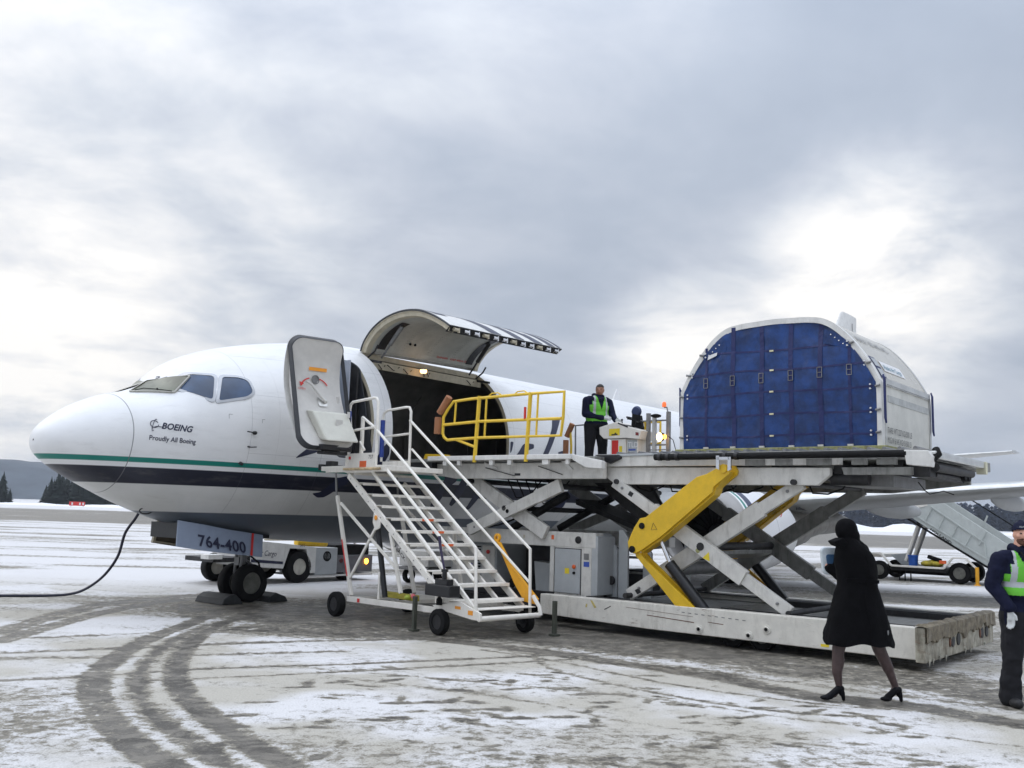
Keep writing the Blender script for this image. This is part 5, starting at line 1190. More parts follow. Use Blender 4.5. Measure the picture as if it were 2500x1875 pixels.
# operator side at the far edge
FA = 9.62
for n_, pts, r_ in (('rail_frame', [(FA, 3.52, 2.7), (FA, 3.5, 3.62), (FA, 4.0, 3.64)], .02), ('rail_frame', [(FA, 4.9, 3.63), (FA, 5.55, 3.62), (FA, 5.55, 2.7)], .026), ('rail_bar', [(FA, 5.15, 3.6), (FA, 5.15, 3.2)], .018), ('mid_rail', [(FA, 4.9, 3.2), (FA, 5.55, 3.2)], .022)):
    lp(n_, lambda b: b.tube(pts, r_, 10), MT['ylr'] if n_ != 'rail_frame' or pts[0][1] > 4 else MT['gry'], 0, True)
lp('rail_post', lambda b: (b.box(FA-.04, FA+.02, 5.20, 5.28, 2.7, 3.63)), MT['ylr'], .006)
lp('rail_post', lambda b: b.tube([(FA, 3.40, 2.7), (FA, 3.40, 3.2), (FA, 3.36, 3.6)], .025, 8), MT['ylr'], 0, True)
for (p0, p1) in (((3.42, 3.66), (3.28, 3.39)), ((3.26, 3.32), (3.26, 2.95))):
    lp('foam_bumper', lambda b: b.lathe((FA, *p0), (0, p1[0]-p0[0], p1[1]-p0[1]), [(0, .02), (0.001, .06), (math.hypot(p1[0]-p0[0], p1[1]-p0[1]), .06), (math.hypot(p1[0]-p0[0], p1[1]-p0[1])+.001, .02)], 16), MT['brn'], 0, True)
CA = 9.05
cons = lp('control_console', lambda b: b.prism([(CA, 4.49, 3.50), (CA, 4.90, 3.60), (CA, 5.15, 3.50), (CA, 5.47, 3.41), (CA, 5.42, 3.24), (CA, 5.13, 3.27), (CA, 4.60, 3.27), (CA, 4.50, 3.36)], (.48, 0, 0)), MT['stw'], .012)
lp('console_pedestal', lambda b: (b.box(CA+.03, CA+.42, 4.75, 5.10, 2.68, 3.26), b.box(CA+.05, CA+.40, 5.11, 5.36, 2.68, 3.25)), MT['stw'], .01, split=True)
lp('yellow_label', lambda b: stick(b, [(4.73, 3.46), (4.98, 3.465), (4.98, 3.33), (4.73, 3.32)], CA), MT['ylg'], 0, parent=cons)
lp('label_picture', lambda b: (stick(b, [(4.79, 3.355), (4.93, 3.36), (4.93, 3.335), (4.79, 3.33)], CA, -.006), stick(b, [(4.86, 3.38), (4.90, 3.38), (4.90, 3.36), (4.86, 3.36)], CA, -.006)), MT['txk'], 0, split=True, parent=cons)
lp('red_sign', lambda b: stick(b, [(4.78, 3.235), (4.93, 3.235), (4.93, 2.95), (4.78, 2.95)], CA+.03), MT['red'], 0)
lp('small_label', lambda b: stick(b, [(4.95, 3.12), (5.02, 3.12), (5.02, 3.0), (4.95, 3.0)], CA+.03), MT['ylg'], 0)
sg = lp('sign_plate', lambda b: stick(b, [(5.13, 3.235), (5.35, 3.235), (5.35, 2.99), (5.13, 2.99)], CA+.05), MT['cab'], 0)
def tld(b): text_on(b, "TLD", .15, lambda x, y: (CA+.043, 5.145+x*.82, 3.09+y), bold=.002)
lp('lettering', tld, MT['txw'], 0, recalc=False, parent=sg)
lp('lettering', lambda b: stick(b, [(5.16, 3.06), (5.32, 3.06), (5.32, 3.03), (5.16, 3.03)], CA+.043), MT['bll'], 0, parent=sg)
lp('red_socket', lambda b: b.add([(CA-.004, l, z) for l, z in ((5.34, 3.38), (5.41, 3.37), (5.41, 3.31), (5.34, 3.32))], [(0, 1, 2, 3)]), mat('dark_red', (.2, .03, .03), .5), 0, parent=cons)
lp('steering_wheel', lambda b: b.lathe((CA+.15, 5.22, 3.63), (0, .35, 1), [(0, .17), (.012, .182), (.024, .17), (.012, .158)], 24, closed=True), MT['blk'], 0, True)
lp('steering_column', lambda b: (b.tube([(CA+.15, 5.18, 3.45), (CA+.15, 5.22, 3.65)], .03, 8), b.beam((CA+.15, 5.05, 3.66), (CA+.15, 5.38, 3.60), .03, .02)), MT['blk'], 0, True)
lp('joystick', lambda b: (b.tube([(CA+.1, 4.97, 3.55), (CA+.1, 4.96, 3.63)], .012, 6), b.ell((CA+.1, 4.96, 3.64), .022)), MT['blk'], 0, True)
lp('button_panel', lambda b: b.prism([(CA-.003, 4.93, 3.585), (CA-.003, 5.16, 3.50), (CA-.003, 5.16, 3.47), (CA-.003, 4.93, 3.555)], (.3, 0, 0)), MT['drk'], 0)
seatb = lp('operator_seat_back', lambda b: b.lathe((CA+.36, 5.13, 3.82), (1, 0, 0), [(-.05, .02), (-.045, .09), (0, .115), (.045, .09), (.05, .02)], 18), mat('navy_vinyl', (.02, .035, .10), .4), 0, True)
seatb.location.z += .0
lp('seat_post', lambda b: (b.prism([(CA+.3, 5.06, 3.78), (CA+.3, 5.24, 3.74), (CA+.3, 5.30, 3.45), (CA+.3, 5.04, 3.50)], (.10, 0, 0))), MT['blk'], .01)
lp('operator_tray', lambda b: b.prism([(6.0, 6.50, 2.72), (6.0, 7.58, 2.735), (6.0, 7.58, 2.70), (6.0, 6.52, 2.685)], (.5, 0, 0)), MT['cab'], .006)
lp('black_cover', lambda b: b.prism([(5.96, 6.53, 2.72), (5.96, 6.70, 2.62), (5.96, 6.82, 2.575), (5.96, 7.02, 2.66), (5.96, 6.98, 2.72)], (.12, 0, 0)), MT['blg'], .012)
for l_, zt_ in ((5.465, 3.765), (5.60, 3.70), (5.91, 3.78)):
    lp('mast', lambda b: b.box(9.28, 9.35, l_-.035, l_+.035, 2.7, zt_), MT['gry'] if l_ != 5.60 else MT['cab'], .006)
lp('cross_rail', lambda b: (b.box(9.30, 9.33, 5.2, 5.9, 3.60, 3.63), b.box(9.30, 9.33, 5.45, 5.92, 3.13, 3.16), b.box(9.30, 9.33, 5.45, 5.85, 3.04, 3.06)), MT['gry'], split=True)
lp('work_light', lambda b: (b.lathe((9.2, 5.70, 3.66), (0, 0, 1), [(0, .05), (.02, .10), (.05, .10), (.07, .04)], 16)), MT['blk'], 0, True)
lp('beacon_arm', lambda b: b.tube([(9.3, 5.91, 3.74), (9.3, 5.88, 3.86), (9.3, 5.82, 3.865)], .014, 8), MT['gry'], 0, True)
lp('beacon', lambda b: b.lathe((9.3, 5.82, 3.87), (0, 0, 1), [(0, .04), (.02, .04), (.03, .042), (.08, .038), (.10, .02), (.102, .001)], 16), MT['bcn'], 0, True)
hl = lp('headlamp', lambda b: b.lathe((9.15, 5.855, 3.28), (-.3, 1, -.25), [(-.07, .02), (-.03, .07), (0, .085), (.01, .085)], 18), MT['drk'], 0, True)
lp('headlamp_lens', lambda b: b.ell((9.06, 5.865, 3.27), .075, .05, .085, 14, 8), MT['wlm'], 0, True, parent=hl)
lp('indicator_lamp', lambda b: b.ell((9.08, 5.97, 3.275), .03, .03, .045), MT['amb'], 0, True)
lp('lamp_cable', lambda b: b.tube([(9.2, 5.97, 3.30), (9.2, 6.08, 3.22), (9.2, 6.14, 3.02), (9.2, 6.16, 2.8)], .008, 5), MT['blk'], 0)

# ================================================================== AIR FREIGHT CONTAINER
K = Thing('freight_container', 'arched white freight container with a strapped blue tarpaulin front, on the raised loader', 'freight container', (8.1, 9.1, 2.77))
KL = 9.10; KA0, KA1 = 7.0, 9.26; KZ = 2.80
prof = [(1.60, 0), (1.60, .80), (1.565, .95), (1.47, 1.14), (1.33, 1.36), (1.16, 1.58), (.98, 1.76), (.78, 1.88), (.55, 1.925), (.28, 1.94), (0, 1.95)]
prof = [(a, b+.07) for a, b in prof]; prof[0] = (1.60, .06)
full = [(-x, z) for x, z in prof]+[(x, z) for x, z in prof[::-1][1:]]     # left bottom .. top .. right bottom
def sm(pts, n=5):
    p = spline(pts, n); return [tuple(q) for q in p]
full = sm(full, 4)
kp = lambda x, z, a, s=1.: (a, KL+x*s, KZ+z*s if False else KZ+.06+(z-.06)*s)
wall_i = [i for i, (x, z) in enumerate(full) if abs(x) > 1.57 and z < .97]
nf = len(full); lo_r = [i for i in range(nf) if full[i][0] > 0 and full[i][1] <= 1.0]; i_r = lo_r[0]; i_l = nf-1-i_r
for (i0, i1, nm_, m_) in ((0, i_l, 'side_wall', 'cnt'), (i_l, i_r, 'roof_shell', 'cnr'), (i_r, nf-1, 'side_wall', 'cnt')):
    mb = MB(); out_ = [[kp(*full[i], a) for i in range(i0, i1+1)] for a in (KA0+.02, KA0+.8, KA1-.8, KA1)]; mb.grid(out_)
    mb.grid([[kp(*full[i], a, .985) for i in range(i0, i1+1)] for a in (KA0+.02, KA1)])
    part(nm_, mb, MT[m_], K, smooth=40, recalc=False)
fm = MB()
def frame_ring(mb, a0, a1, s_in):
    O0 = [kp(*p, a0, 1.004) for p in full]; O1 = [kp(*p, a1, 1.004) for p in full]; I0 = [kp(*p, a0, s_in) for p in full]; I1 = [kp(*p, a1, s_in) for p in full]
    mb.grid([O0, O1]); mb.grid([O0, I0]); mb.grid([I0, I1])
frame_ring(fm, KA0-.03, KA0+.10, .962); part('front_frame', fm, MT['wht'], K, smooth=30, recalc=False)
fm = MB(); frame_ring(fm, KA1-.06, KA1+.03, .95); part('rear_frame', fm, MT['alu'], K, smooth=30, recalc=False)
mb = MB(); mb.add([kp(*p, KA1, .99) for p in full], [tuple(range(nf))]); part('rear_wall', mb, MT['cnt'], K)
mb = MB(); mb.box(KA0-.10, KA1+.08, KL-1.66, KL+1.70, 2.79, 2.855); part('base_pallet', mb, MT['pal'], K, bevel=.01)
# tarpaulin
mb = MB(); rows = []; NXc = 90; NZc = 60
def topz(x):
    for i in range(nf-1):
        if full[i][0] <= x <= full[i+1][0]:
            t_ = (x-full[i][0])/max(1e-6, full[i+1][0]-full[i][0]); return full[i][1]*(1-t_)+full[i+1][1]*t_
    return .07
vstr = [-1.13, -.66, -.19, .28, .735, 1.17]; hstr = [.24, .56, .90, 1.24, 1.55]
def tarp(x, z):
    hgt = topz(x)
    b_ = .03*math.sin(min(1, max(0, z/1.9))*math.pi)
    for i in range(len(vstr)): b_ -= .0*math.exp(-((x-vstr[i])/.04)**2)
    for h_ in hstr: b_ -= .0*math.exp(-((z-h_-.02*math.sin(x*2.1))/.035)**2)
    b_ += .045*noise.noise(Vector((x*1.7, z*1.3, 1.0)))+.020*noise.noise(Vector((x*5+z*3, z*2.6-x*1.5, 4.0)))+.010*abs(noise.noise(Vector((x*9-z*5, z*7+x*3, 9.0))))
    b_ += .012*math.sin(x*9+3*z+2*noise.noise(Vector((x, z, 2))))*max(0, 1-z)*.6
    return KA0-.005-b_
for i in range(NXc+1):
    x = -1.535+3.07*i/NXc; xx = x*1.0; tz = .06+(topz(min(1.585, max(-1.585, x*1.03)))-.06)*.965
    rows.append([(tarp(x, z), KL+x, KZ+z) for z in [.05+(tz-.05)*k/NZc for k in range(NZc+1)]])
mb.grid(rows); tp = part('blue_tarpaulin', mb, MT['cur'], K, smooth=60, recalc=False)
def sag(x, z): return (tarp(x, z)-.008, KL+x, KZ+z)
for i, x in enumerate(vstr):
    top_ = min(2.0, .06+(topz(x)-.06)*.99); mb = MB(); wd = .035 if 0 < i < 5 else .022
    mb.grid([[sag(x-wd, z) for z in np.linspace(.06, top_, 26)], [sag(x+wd, z) for z in np.linspace(.06, top_, 26)]])
    part('webbing_strap', mb, MT['strp'], K, parent=tp, recalc=False)
    zb_ = 1.10+.012*i; mb = MB(); c = sag(x, zb_); y_ = c[0]-.012
    for dx in (-.035, .035): mb.box(y_-.006, y_+.006, c[1]+dx-.004, c[1]+dx+.004, c[2]-.075, c[2]+.075)
    for dz in (-.075, 0, .075): mb.box(y_-.006, y_+.006, c[1]-.036, c[1]+.036, c[2]+dz-.004, c[2]+dz+.004)
    part('strap_buckle', mb, MT['gry'], K, parent=tp)
    mb = MB(); mb.box(c[0]-.01, c[0]+.02, c[1]-.04, c[1]+.04, KZ+.06, KZ+.085); part('strap_hook', mb, MT['dpn'], K, parent=tp)
for j, z in enumerate(hstr):
    xe = 1.5
    while xe > .2 and .06+(topz(xe)-.06)*.945 < z+.02: xe -= .02
    mb = MB(); xs = np.linspace(-xe, xe, 40)
    zf = lambda x: z+.012*math.sin(x*3+j)-(.05*max(0, abs(x)-1.0) if j > 3 else 0)
    mb.grid([[sag(x, zf(x)-.014) for x in xs], [sag(x, zf(x)+.014) for x in xs]]); part('webbing_strap', mb, MT['strp'], K, parent=tp, recalc=False)
    mb = MB(); q = sag(-.02, zf(0)-.005); mb.box(q[0]-.02, q[0], q[1]-.035, q[1]+.025, q[2]-.012, q[2]+.012); part('cream_toggle', mb, mat('cream_plastic', (.75, .70, .45), .5) if j == 0 else bpy.data.materials['cream_plastic'], K, parent=tp)
    for sgn in (-1, 1):
        for dz in (-.03, .03):
            mb = MB(); mb.lathe((KA0-.035-.01, KL+sgn*min(1.46, xe-.0), KZ+z+dz), (-1, 0, 0), [(0, .02), (.012, .014)], 8); part('strap_fitting', mb, MT['chr'], K, parent=tp)
        mb = MB(); mb.tube([(KA0-.04, KL+sgn*(xe+.03), KZ+z), (KA0-.06, KL+sgn*(xe+.10), KZ+z+.01)], .018, 6); part('frame_hook', mb, MT['gry'], K)
for sgn in (-1, 1):
    mb = MB(); pts = rnd([(sgn*.78, 1.58), (sgn*.80, 1.80), (sgn*1.0, 1.71), (sgn*1.2, 1.53), (sgn*1.16, 1.48)], .04, 3)
    mb.add(*decal(pts, lambda x, y: (KA0-.04, KL+x, KZ+y), .2)); part('corner_gusset', mb, MT['cur'], K, parent=tp, recalc=False)
    for k in range(4):
        mb = MB(); mb.ell((KA0-.045, KL+sgn*(.90+.06*k), KZ+1.70-.05*k), .012, n=6, m=4); part('rivet', mb, MT['chr'], K, parent=tp)
mb = MB(); mb.add([sag(-1.10, 1.47), sag(-.93, 1.53), sag(-.92, 1.58), sag(-1.08, 1.54)], [(0, 1, 2, 3)]); mb.v = [(v[0]-.03, v[1], v[2]) for v in mb.v]; part('paper_tag', mb, MT['txw'], K, parent=tp, recalc=False)
for l_, a_ in ((KL-1.63, KA0), (KL+1.635, KA0-.02), (KL+1.62, KA1+.01)):
    mb = MB(); mb.tube([(a_, l_, KZ+1.06), (a_-.03, l_+.02, KZ+1.0), (a_-.02, l_+.02, KZ+.45), (a_, l_+.03, KZ+.38), (a_+.05, l_+.01, KZ+.45), (a_+.04, l_+.01, KZ+1.0), (a_, l_, KZ+1.05)], .013, 6); part('hanging_strap', mb, MT['strp'], K, smooth=True)
# right-hand side details: belt line with rivets, document pouch, lettering
RS = KL+1.605
mb = MB(); mb.box(KA0+.12, KA1-.05, RS-.01, RS+.014, KZ+.93, KZ+1.03); part('belt_rail', mb, MT['alu'], K)
mb = MB()
for k in range(36): mb.ell((KA0+.2+k*.057, RS+.015, KZ+.945), .009, n=5, m=3)
o = part('rivet_row', mb, MT['gry'], K); o['kind'] = 'stuff'
mb = MB(); mb.box(KA0+.10, KA0+.13, RS-.01, RS+.012, KZ+.06, KZ+.95); mb.box(KA1-.08, KA1-.04, RS-.01, RS+.012, KZ+.06, KZ+.95); split_part('wall_edge', mb, MT['alu'], K)
mb = MB(); mb.box(KA0+.25, KA1-.1, RS-.004, RS+.006, KZ+.70, KZ+.80); part('rub_strip', mb, mat('scuffed_strip', (.42, .43, .42), .5, var=.15), K)
def roofp(a, s_, o_=.012):   # s_: distance up the right-hand arch from the belt line
    d = 0; pts = [Vector((full[i][0], full[i][1], 0)) for i in range(nf-1, -1, -1)]; pts = [p for p in pts if p.y > .93]
    for p0, p1 in zip(pts[:-1], pts[1:]):
        L_ = (p1-p0).length
        if d+L_ >= s_:
            q = p0+(p1-p0)*((s_-d)/L_); dr = (p1-p0).normalized(); n_ = Vector((dr.y, -dr.x, 0)); 
            if n_.x < 0: n_ = -n_
            return (a, KL+q.x+n_.x*o_, KZ+q.y+n_.y*o_)
        d += L_
mb = MB(); mb.grid([[roofp(a, s_, .008) for s_ in np.linspace(.10, .48, 6)] for a in (KA0+.12, KA0+.38)]); pch = part('document_pouch', mb, MT['strp'], K, recalc=False)
mb = MB(); mb.grid([[roofp(a, s_, .014) for s_ in np.linspace(.30, .45, 3)] for a in (KA0+.15, KA0+.34)]); mb.grid([[roofp(a, s_, .014) for s_ in np.linspace(.13, .26, 3)] for a in (KA0+.15, KA0+.34)])
split_part('pouch_window', mb, MT['cab'], K, parent=pch, recalc=False)
mb = MB(); mb.grid([[roofp(a, s_, .008) for s_ in np.linspace(.26, .45, 4)] for a in (KA0+.5, KA0+1.45)]); ban = part('banner', mb, MT['txw'], K, recalc=False)
mb = MB(); text_on(mb, "Alaska Air Cargo", .125, lambda x, y: roofp(KA0+.54+x*.92, .30+y, .014), shear=.3, bold=.001); part('lettering', mb, mat('teal_print', (.05, .18, .25), .5), K, parent=ban, recalc=False)
mb = MB(); text_on(mb, "AAX 30140 AS", .20, lambda x, y: roofp(KA0+.30+x*1.1, .80+y, .012), bold=.001); part('lettering', mb, MT['gry'], K, recalc=False)
mb = MB(); text_on(mb, "TARE WT 227 KG/500 LB", .125, lambda x, y: (KA0+.17+x*.80, RS+.016, KZ+.25+y)); text_on(mb, "M.G.W 6 045 KG/13 300 LB", .125, lambda x, y: (KA0+.17+x*.72, RS+.016, KZ+.11+y)); part('lettering', mb, MT['txk'], K, recalc=False)

# ================================================================== CREW STAIRS
SP = Thing('passenger_stairs', 'white wheeled aircraft stairs with open treads leading up to the front door', 'boarding stairs', S2A((1.5, .6, 0)), xf=S2A)
# the empty sits in the aircraft frame; shapes below use (along, across, up)
SP.e.rotation_euler = (0, 0, TH)
def stp(name, f, m_, bevel=.004, smooth=False, split=False, parent=None, **k):
    mb = MB(); f(mb)
    if split: return split_part(name, mb, m_, SP, bevel=bevel, smooth=smooth, parent=parent, **k)
    return part(name, mb, m_, SP, bevel=bevel, smooth=smooth, parent=parent, **k)
W_ = 1.27; SW = MT['stw']
for t_ in (0, W_):
    b0, b1 = ((.10, 2.30), (2.66, .58)) if t_ == 0 else ((.16, 2.36), (3.05, .36))
    st_ = stp('stringer', lambda b: b.beam((b0[0], t_, b0[1]), (b1[0], t_, b1[1]), .05, .10, (0, 0, 1)), SW)
    if t_ == 0:
        stp('joint_plate', lambda b: b.prism([(.92, -.035, 1.70), (1.12, -.035, 1.58), (1.10, -.035, 1.46), (.98, -.035, 1.42), (.90, -.035, 1.55)], (0, .02, 0)), SW, parent=st_)
        stp('orange_reflector', lambda b: b.ell((1.0, -.045, 1.62), .045, .006, .04), MT['orl'], 0, True, parent=st_)
        stp('lettering', lambda b: text_on(b, "ALACK", .11, lambda x, y: (1.55+x*.83-y*.55+.0, -.031, 1.255-x*.56-y*.83+.08) if False else (1.52+x*.80+y*.2, -.031, 1.19-x*.585+y*.7), bold=.002), MT['txk'], 0, recalc=False, parent=st_)
        for k in range(14):
            u = (k+.5)/14; stp('bolt', lambda b: b.lathe((b0[0]+(b1[0]-b0[0])*u, -.026, b0[1]+(b1[1]-b0[1])*u), (0, -1, 0), [(0, .010), (.006, .008)], 6), MT['gry'], 0, parent=st_)
# second, parallel truss rail under the treads
stp('lower_rail', lambda b: b.beam((.38, .35, 2.28), (2.62, .35, .62), .04, .07), SW); stp('lower_rail', lambda b: b.beam((.35, .95, 2.2), (3.0, .95, .35), .04, .07), SW)
stp('inner_rail', lambda b: b.tube([(.62, .05, 2.42), (2.85, .05, .78)], .028, 8), SW, 0, True)
stp('inner_rail', lambda b: b.tube([(1.12, .02, 2.40), (3.40, .02, .80)], .026, 8), SW, 0, True)
zs = [2.35, 2.18, 2.0, 1.82, 1.63, 1.445, 1.255, 1.065, .88, .70, .50]
ss = [.22, .50, .78, 1.06, 1.33, 1.61, 1.86, 2.15, 2.43, 2.72, 3.05]
tr0 = None
for i, (s_, z_) in enumerate(zip(ss, zs)):
    if tr0 is None:
        tr0 = stp('tread', lambda b: (b.box(s_-.19, s_+.03, 0, W_, z_-.012, z_), b.box(s_+.02, s_+.035, 0, W_, z_-.045, z_), b.box(s_-.20, s_-.185, 0, W_, z_-.03, z_)), SW, .003); tr_ = tr0
    else: tr_ = again(tr0, (s_-ss[0]-0, 0, z_-zs[0]), SP) if False else None
    if tr_ is None:
        tr_ = tr0.copy(); COL.objects.link(tr_); tr_.parent = SP.e
        A_ = Vector(SP.loc((ss[0], 0, zs[0]))); B_ = Vector(SP.loc((s_, 0, z_))); tr_.location = B_-A_
    if i in (4, 5, 6): stp('orange_red_strip', lambda b: b.box(s_+.036, s_+.040, .60, .83, z_-.042, z_-.006), MT['orr'], 0)
# handrails
stp('handrail', lambda b: b.tube([(.27, .10, 3.27), (.80, 0, 3.06), (3.42, 0, 1.26), (3.47, 0, .32)], .024, 10), SW, 0, True)
stp('handrail', lambda b: b.tube([(.0, W_, 3.34), (.55, W_, 2.97), (3.19, W_, 1.23), (3.22, W_, .26)], .024, 10), SW, 0, True)
stp('mid_rail', lambda b: b.tube([(.10, W_, 2.82), (3.19, W_, .74)], .021, 8), SW, 0, True)
stp('mid_rail', lambda b: b.tube([(.22, .1, 2.86), (.42, .06, 2.72)], .021, 8), SW, 0, True)
stp('rail_post', lambda b: b.box(.18, .23, .12, .17, 2.64, 3.29), SW)
# top guard frames with blue pads
stp('guard_frame', lambda b: b.tube([(.0, 0, 2.38), (.01, 0, 3.40), (.03, 0, 3.49), (.10, 0, 3.53), (.72, 0, 3.56), (.80, 0, 3.55), (.85, 0, 3.48), (.86, 0, 2.42)], .024, 10), SW, 0, True)
stp('guard_bar', lambda b: b.tube([(.0, 0, 3.04), (.84, 0, 3.08)], .021, 8), SW, 0, True)
stp('blue_pad', lambda b: b.tube([(-.01, -.005, 2.74), (.005, -.005, 3.38)], .042, 12), MT['blu'], 0, True)
stp('guard_frame', lambda b: b.tube([(-.83, W_, 2.62), (-.84, W_, 3.42), (-.81, W_, 3.51), (-.70, W_, 3.555), (-.12, W_, 3.58), (-.03, W_, 3.57), (.02, W_, 3.50), (.04, W_, 2.50)], .024, 10), SW, 0, True)
stp('guard_bar', lambda b: b.tube([(-.80, W_, 3.07), (.0, W_, 3.10)], .021, 8), SW, 0, True)
stp('blue_pad', lambda b: b.tube([(-.835, W_, 2.70), (-.835, W_, 3.38)], .042, 12), MT['blu'], 0, True)
stp('kick_plate', lambda b: b.box(-.02, .86, -.012, .012, 2.54, 2.66), SW)
stp('kick_plate', lambda b: b.box(-.78, .04, W_-.012, W_+.012, 2.50, 2.62), SW)
stp('red_square', lambda b: b.box(.08, .14, -.018, -.0125, 2.56, 2.61), MT['red'], 0)
stp('lettering', lambda b: text_on(b, "737", .11, lambda x, y: (.66+x*.8, -.016, 2.565+y*.8)), MT['txk'], 0, recalc=False)
stp('platform', lambda b: b.box(-.80, 1.0, 0, W_, 2.38, 2.46), SW, .006)
stp('platform_side', lambda b: b.box(-.62, 1.18, -.02, 0, 2.35, 2.45), SW, .006)
stp('platform_front_plate', lambda b: b.prism([(0, -.03, 2.42), (.02, -.03, 2.34), (.86, -.03, 2.34), (.84, -.03, 2.54), (.1, -.03, 2.54)], (0, .01, 0)), SW)
stp('orange_square', lambda b: b.box(.44, .63, -.034, -.0305, 2.43, 2.53), MT['orr'], 0)
stp('rusty_tube', lambda b: b.tube([(-.0, -.05, 2.40), (1.05, -.05, 2.40)], .022, 8), mat('rusty_cream', (.55, .42, .25), .6, var=.3, rust=1.), 0, True)
stp('rubber_buffer', lambda b: (b.box(-.66, -.50, .0, .15, 2.46, 2.55), b.box(-.90, -.80, 0, W_, 2.40, 2.5)), MT['drk'], split=True)
# undercarriage legs and braces
stp('rear_leg', lambda b: (b.beam((-.23, 0, 1.96), (.35, 0, .36), .05, .06)), SW); stp('rear_leg', lambda b: b.beam((-.23, W_, 1.96), (.35, W_, .36), .05, .06), SW)
stp('rear_jack_tube', lambda b: b.tube([(-.32, 0, 2.38), (-.25, 0, 1.94)], .018, 8), MT['gry'], 0); stp('rear_jack_tube', lambda b: b.tube([(-.32, W_, 2.38), (-.25, W_, 1.94)], .018, 8), MT['gry'], 0)
stp('red_strip', lambda b: b.beam((.03, -.033, 1.24), (.24, -.033, .66), .008, .02), MT['red'], 0)
stp('cross_brace', lambda b: b.beam((-.11, 0, 1.84), (1.52, 0, .88), .03, .045), SW); stp('cross_brace', lambda b: b.beam((.29, 0, .64), (.95, 0, 1.46), .03, .045), SW)
stp('cross_brace', lambda b: b.beam((-.11, W_, 1.84), (1.52, W_, .88), .03, .045), SW)
stp('centre_leg', lambda b: b.beam((1.36, 0, 1.40), (1.70, 0, .50), .045, .055), SW); stp('centre_leg', lambda b: b.beam((1.36, W_, 1.40), (1.62, W_, .50), .045, .055), SW)
stp('lift_ram', lambda b: b.tube([(.90, .05, 1.60), (1.22, .05, .40)], .045, 14), MT['blg'], 0, True)
stp('short_post', lambda b: b.box(1.08, 1.12, 0.0, .03, .36, .78), SW); stp('short_post', lambda b: b.box(2.28, 2.33, .2, .24, .4, .72), SW)
fr_ = stp('base_frame', lambda b: b.beam((.26, 0, .30), (2.62, 0, .33), .06, .085), SW); stp('base_frame', lambda b: b.beam((.26, W_, .30), (3.05, W_, .33), .06, .085), SW)
for s_ in (.30, 1.15, 2.3): stp('base_cross_tube', lambda b: b.box(s_-.03, s_+.03, 0, W_, .27, .33), SW)
stp('nose_plate', lambda b: b.prism([(2.52, -.03, .40), (3.16, -.03, .50), (3.60, -.03, .38), (3.60, -.03, .28), (3.42, -.03, .28), (2.6, -.03, .36)], (0, .03, 0)), SW)
stp('orange_label', lambda b: (b.box(3.05, 3.17, -.036, -.031, .395, .435), b.box(3.34, 3.44, -.036, -.031, .34, .40)), MT['orl'], 0, split=True)
stp('bottom_bar', lambda b: b.tube([(3.56, -.02, .30), (3.40, W_+.02, .28)], .038, 12), SW, 0, True); stp('bottom_tread', lambda b: b.box(3.12, 3.34, .05, W_, .385, .40), SW)
stp('foot_guard', lambda b: b.beam((2.9, .04, .78), (3.5, .04, .33), .04, .06), SW)
stp('toe_tube', lambda b: b.tube([(3.45, W_, .28), (3.42, W_, .40), (3.28, W_, .55)], .03, 8), SW, 0, True)
for (s_, t_, r_, w_) in ((.06, -.09, .20, .13), (.06, W_+.09, .20, .13), (2.74, -.06, .185, .12), (3.10, W_+.02, .16, .12)):
    ax = (S2A((0, 1, 0))[0]-S2A((0, 0, 0))[0], 0, 0)
    mb = MB(); tyre(mb, (s_, t_, r_), r_, w_, (0, 1, 0), 24); o = part('wheel', mb, MT['blk'], SP, smooth=40)
    mb = MB(); hubs(mb, (s_, t_, r_), r_, w_, (0, 1, 0), 18, bolts=5); part('wheel_rim', mb, MT['drk'], SP, parent=o, smooth=40)
    stp('axle_bracket', lambda b: b.box(s_-.03, s_+.03, min(t_, t_+(.14 if t_ < .5 else -.14)), max(t_, t_+(.14 if t_ < .5 else -.14)), r_-.03, r_+.10), MT['drk'])
stp('pump_box', lambda b: b.box(2.60, 3.16, -.24, -.04, .56, .72), MT['blg'], .012)
stp('pump_valve', lambda b: (b.box(2.78, 3.05, -.20, -.08, .72, .80), b.tube([(2.92, -.14, .78), (2.92, -.14, .93)], .035, 8), b.lathe((2.92, -.14, .9), (0, 0, 1), [(0, .05), (.04, .05)], 10)), MT['blg'], 0, split=True)
stp('pump_handle', lambda b: b.tube([(2.92, -.14, .90), (2.83, -.16, 1.22), (2.80, -.17, 1.40)], .014, 8, .024), mat('purple_grip', (.035, .025, .07), .5), 0, True)
stp('bottle', lambda b: b.lathe((2.72, -.06, .42), (0, 0, 1), [(0, .045), (.08, .045), (.11, .02), (.15, .02)], 12), MT['blk'], 0, True)
for (s_, t_) in ((2.20, -.10), (3.62, W_+.12)):
    stp('stabiliser_leg', lambda b: (b.box(s_-.028, s_+.028, t_-.028, t_+.028, .02, .50), b.box(s_-.06, s_+.06, t_-.06, t_+.06, .0, .03)), mat('olive_steel', (.055, .06, .045), .6, var=.2) if s_ < 3 else bpy.data.materials['olive_steel'], .004, split=True)
stp('red_reflector', lambda b: b.box(.58, .64, -.04, -.031, .27, .33), MT['red'], 0)
stp('yellow_bar', lambda b: b.box(.84, 1.74, .25, .33, .37, .46), mat('dull_yellow', (.42, .36, .05), .6, var=.2), .01)
stp('coloured_knob', lambda b: b.ell((1.58, .22, .42), .05, .05, .04), mat('lime_plastic', (.5, .6, .08), .5), 0, True); stp('coloured_knob', lambda b: b.ell((1.72, .22, .45), .04), mat('pink_plastic', (.85, .20, .22), .5), 0, True)
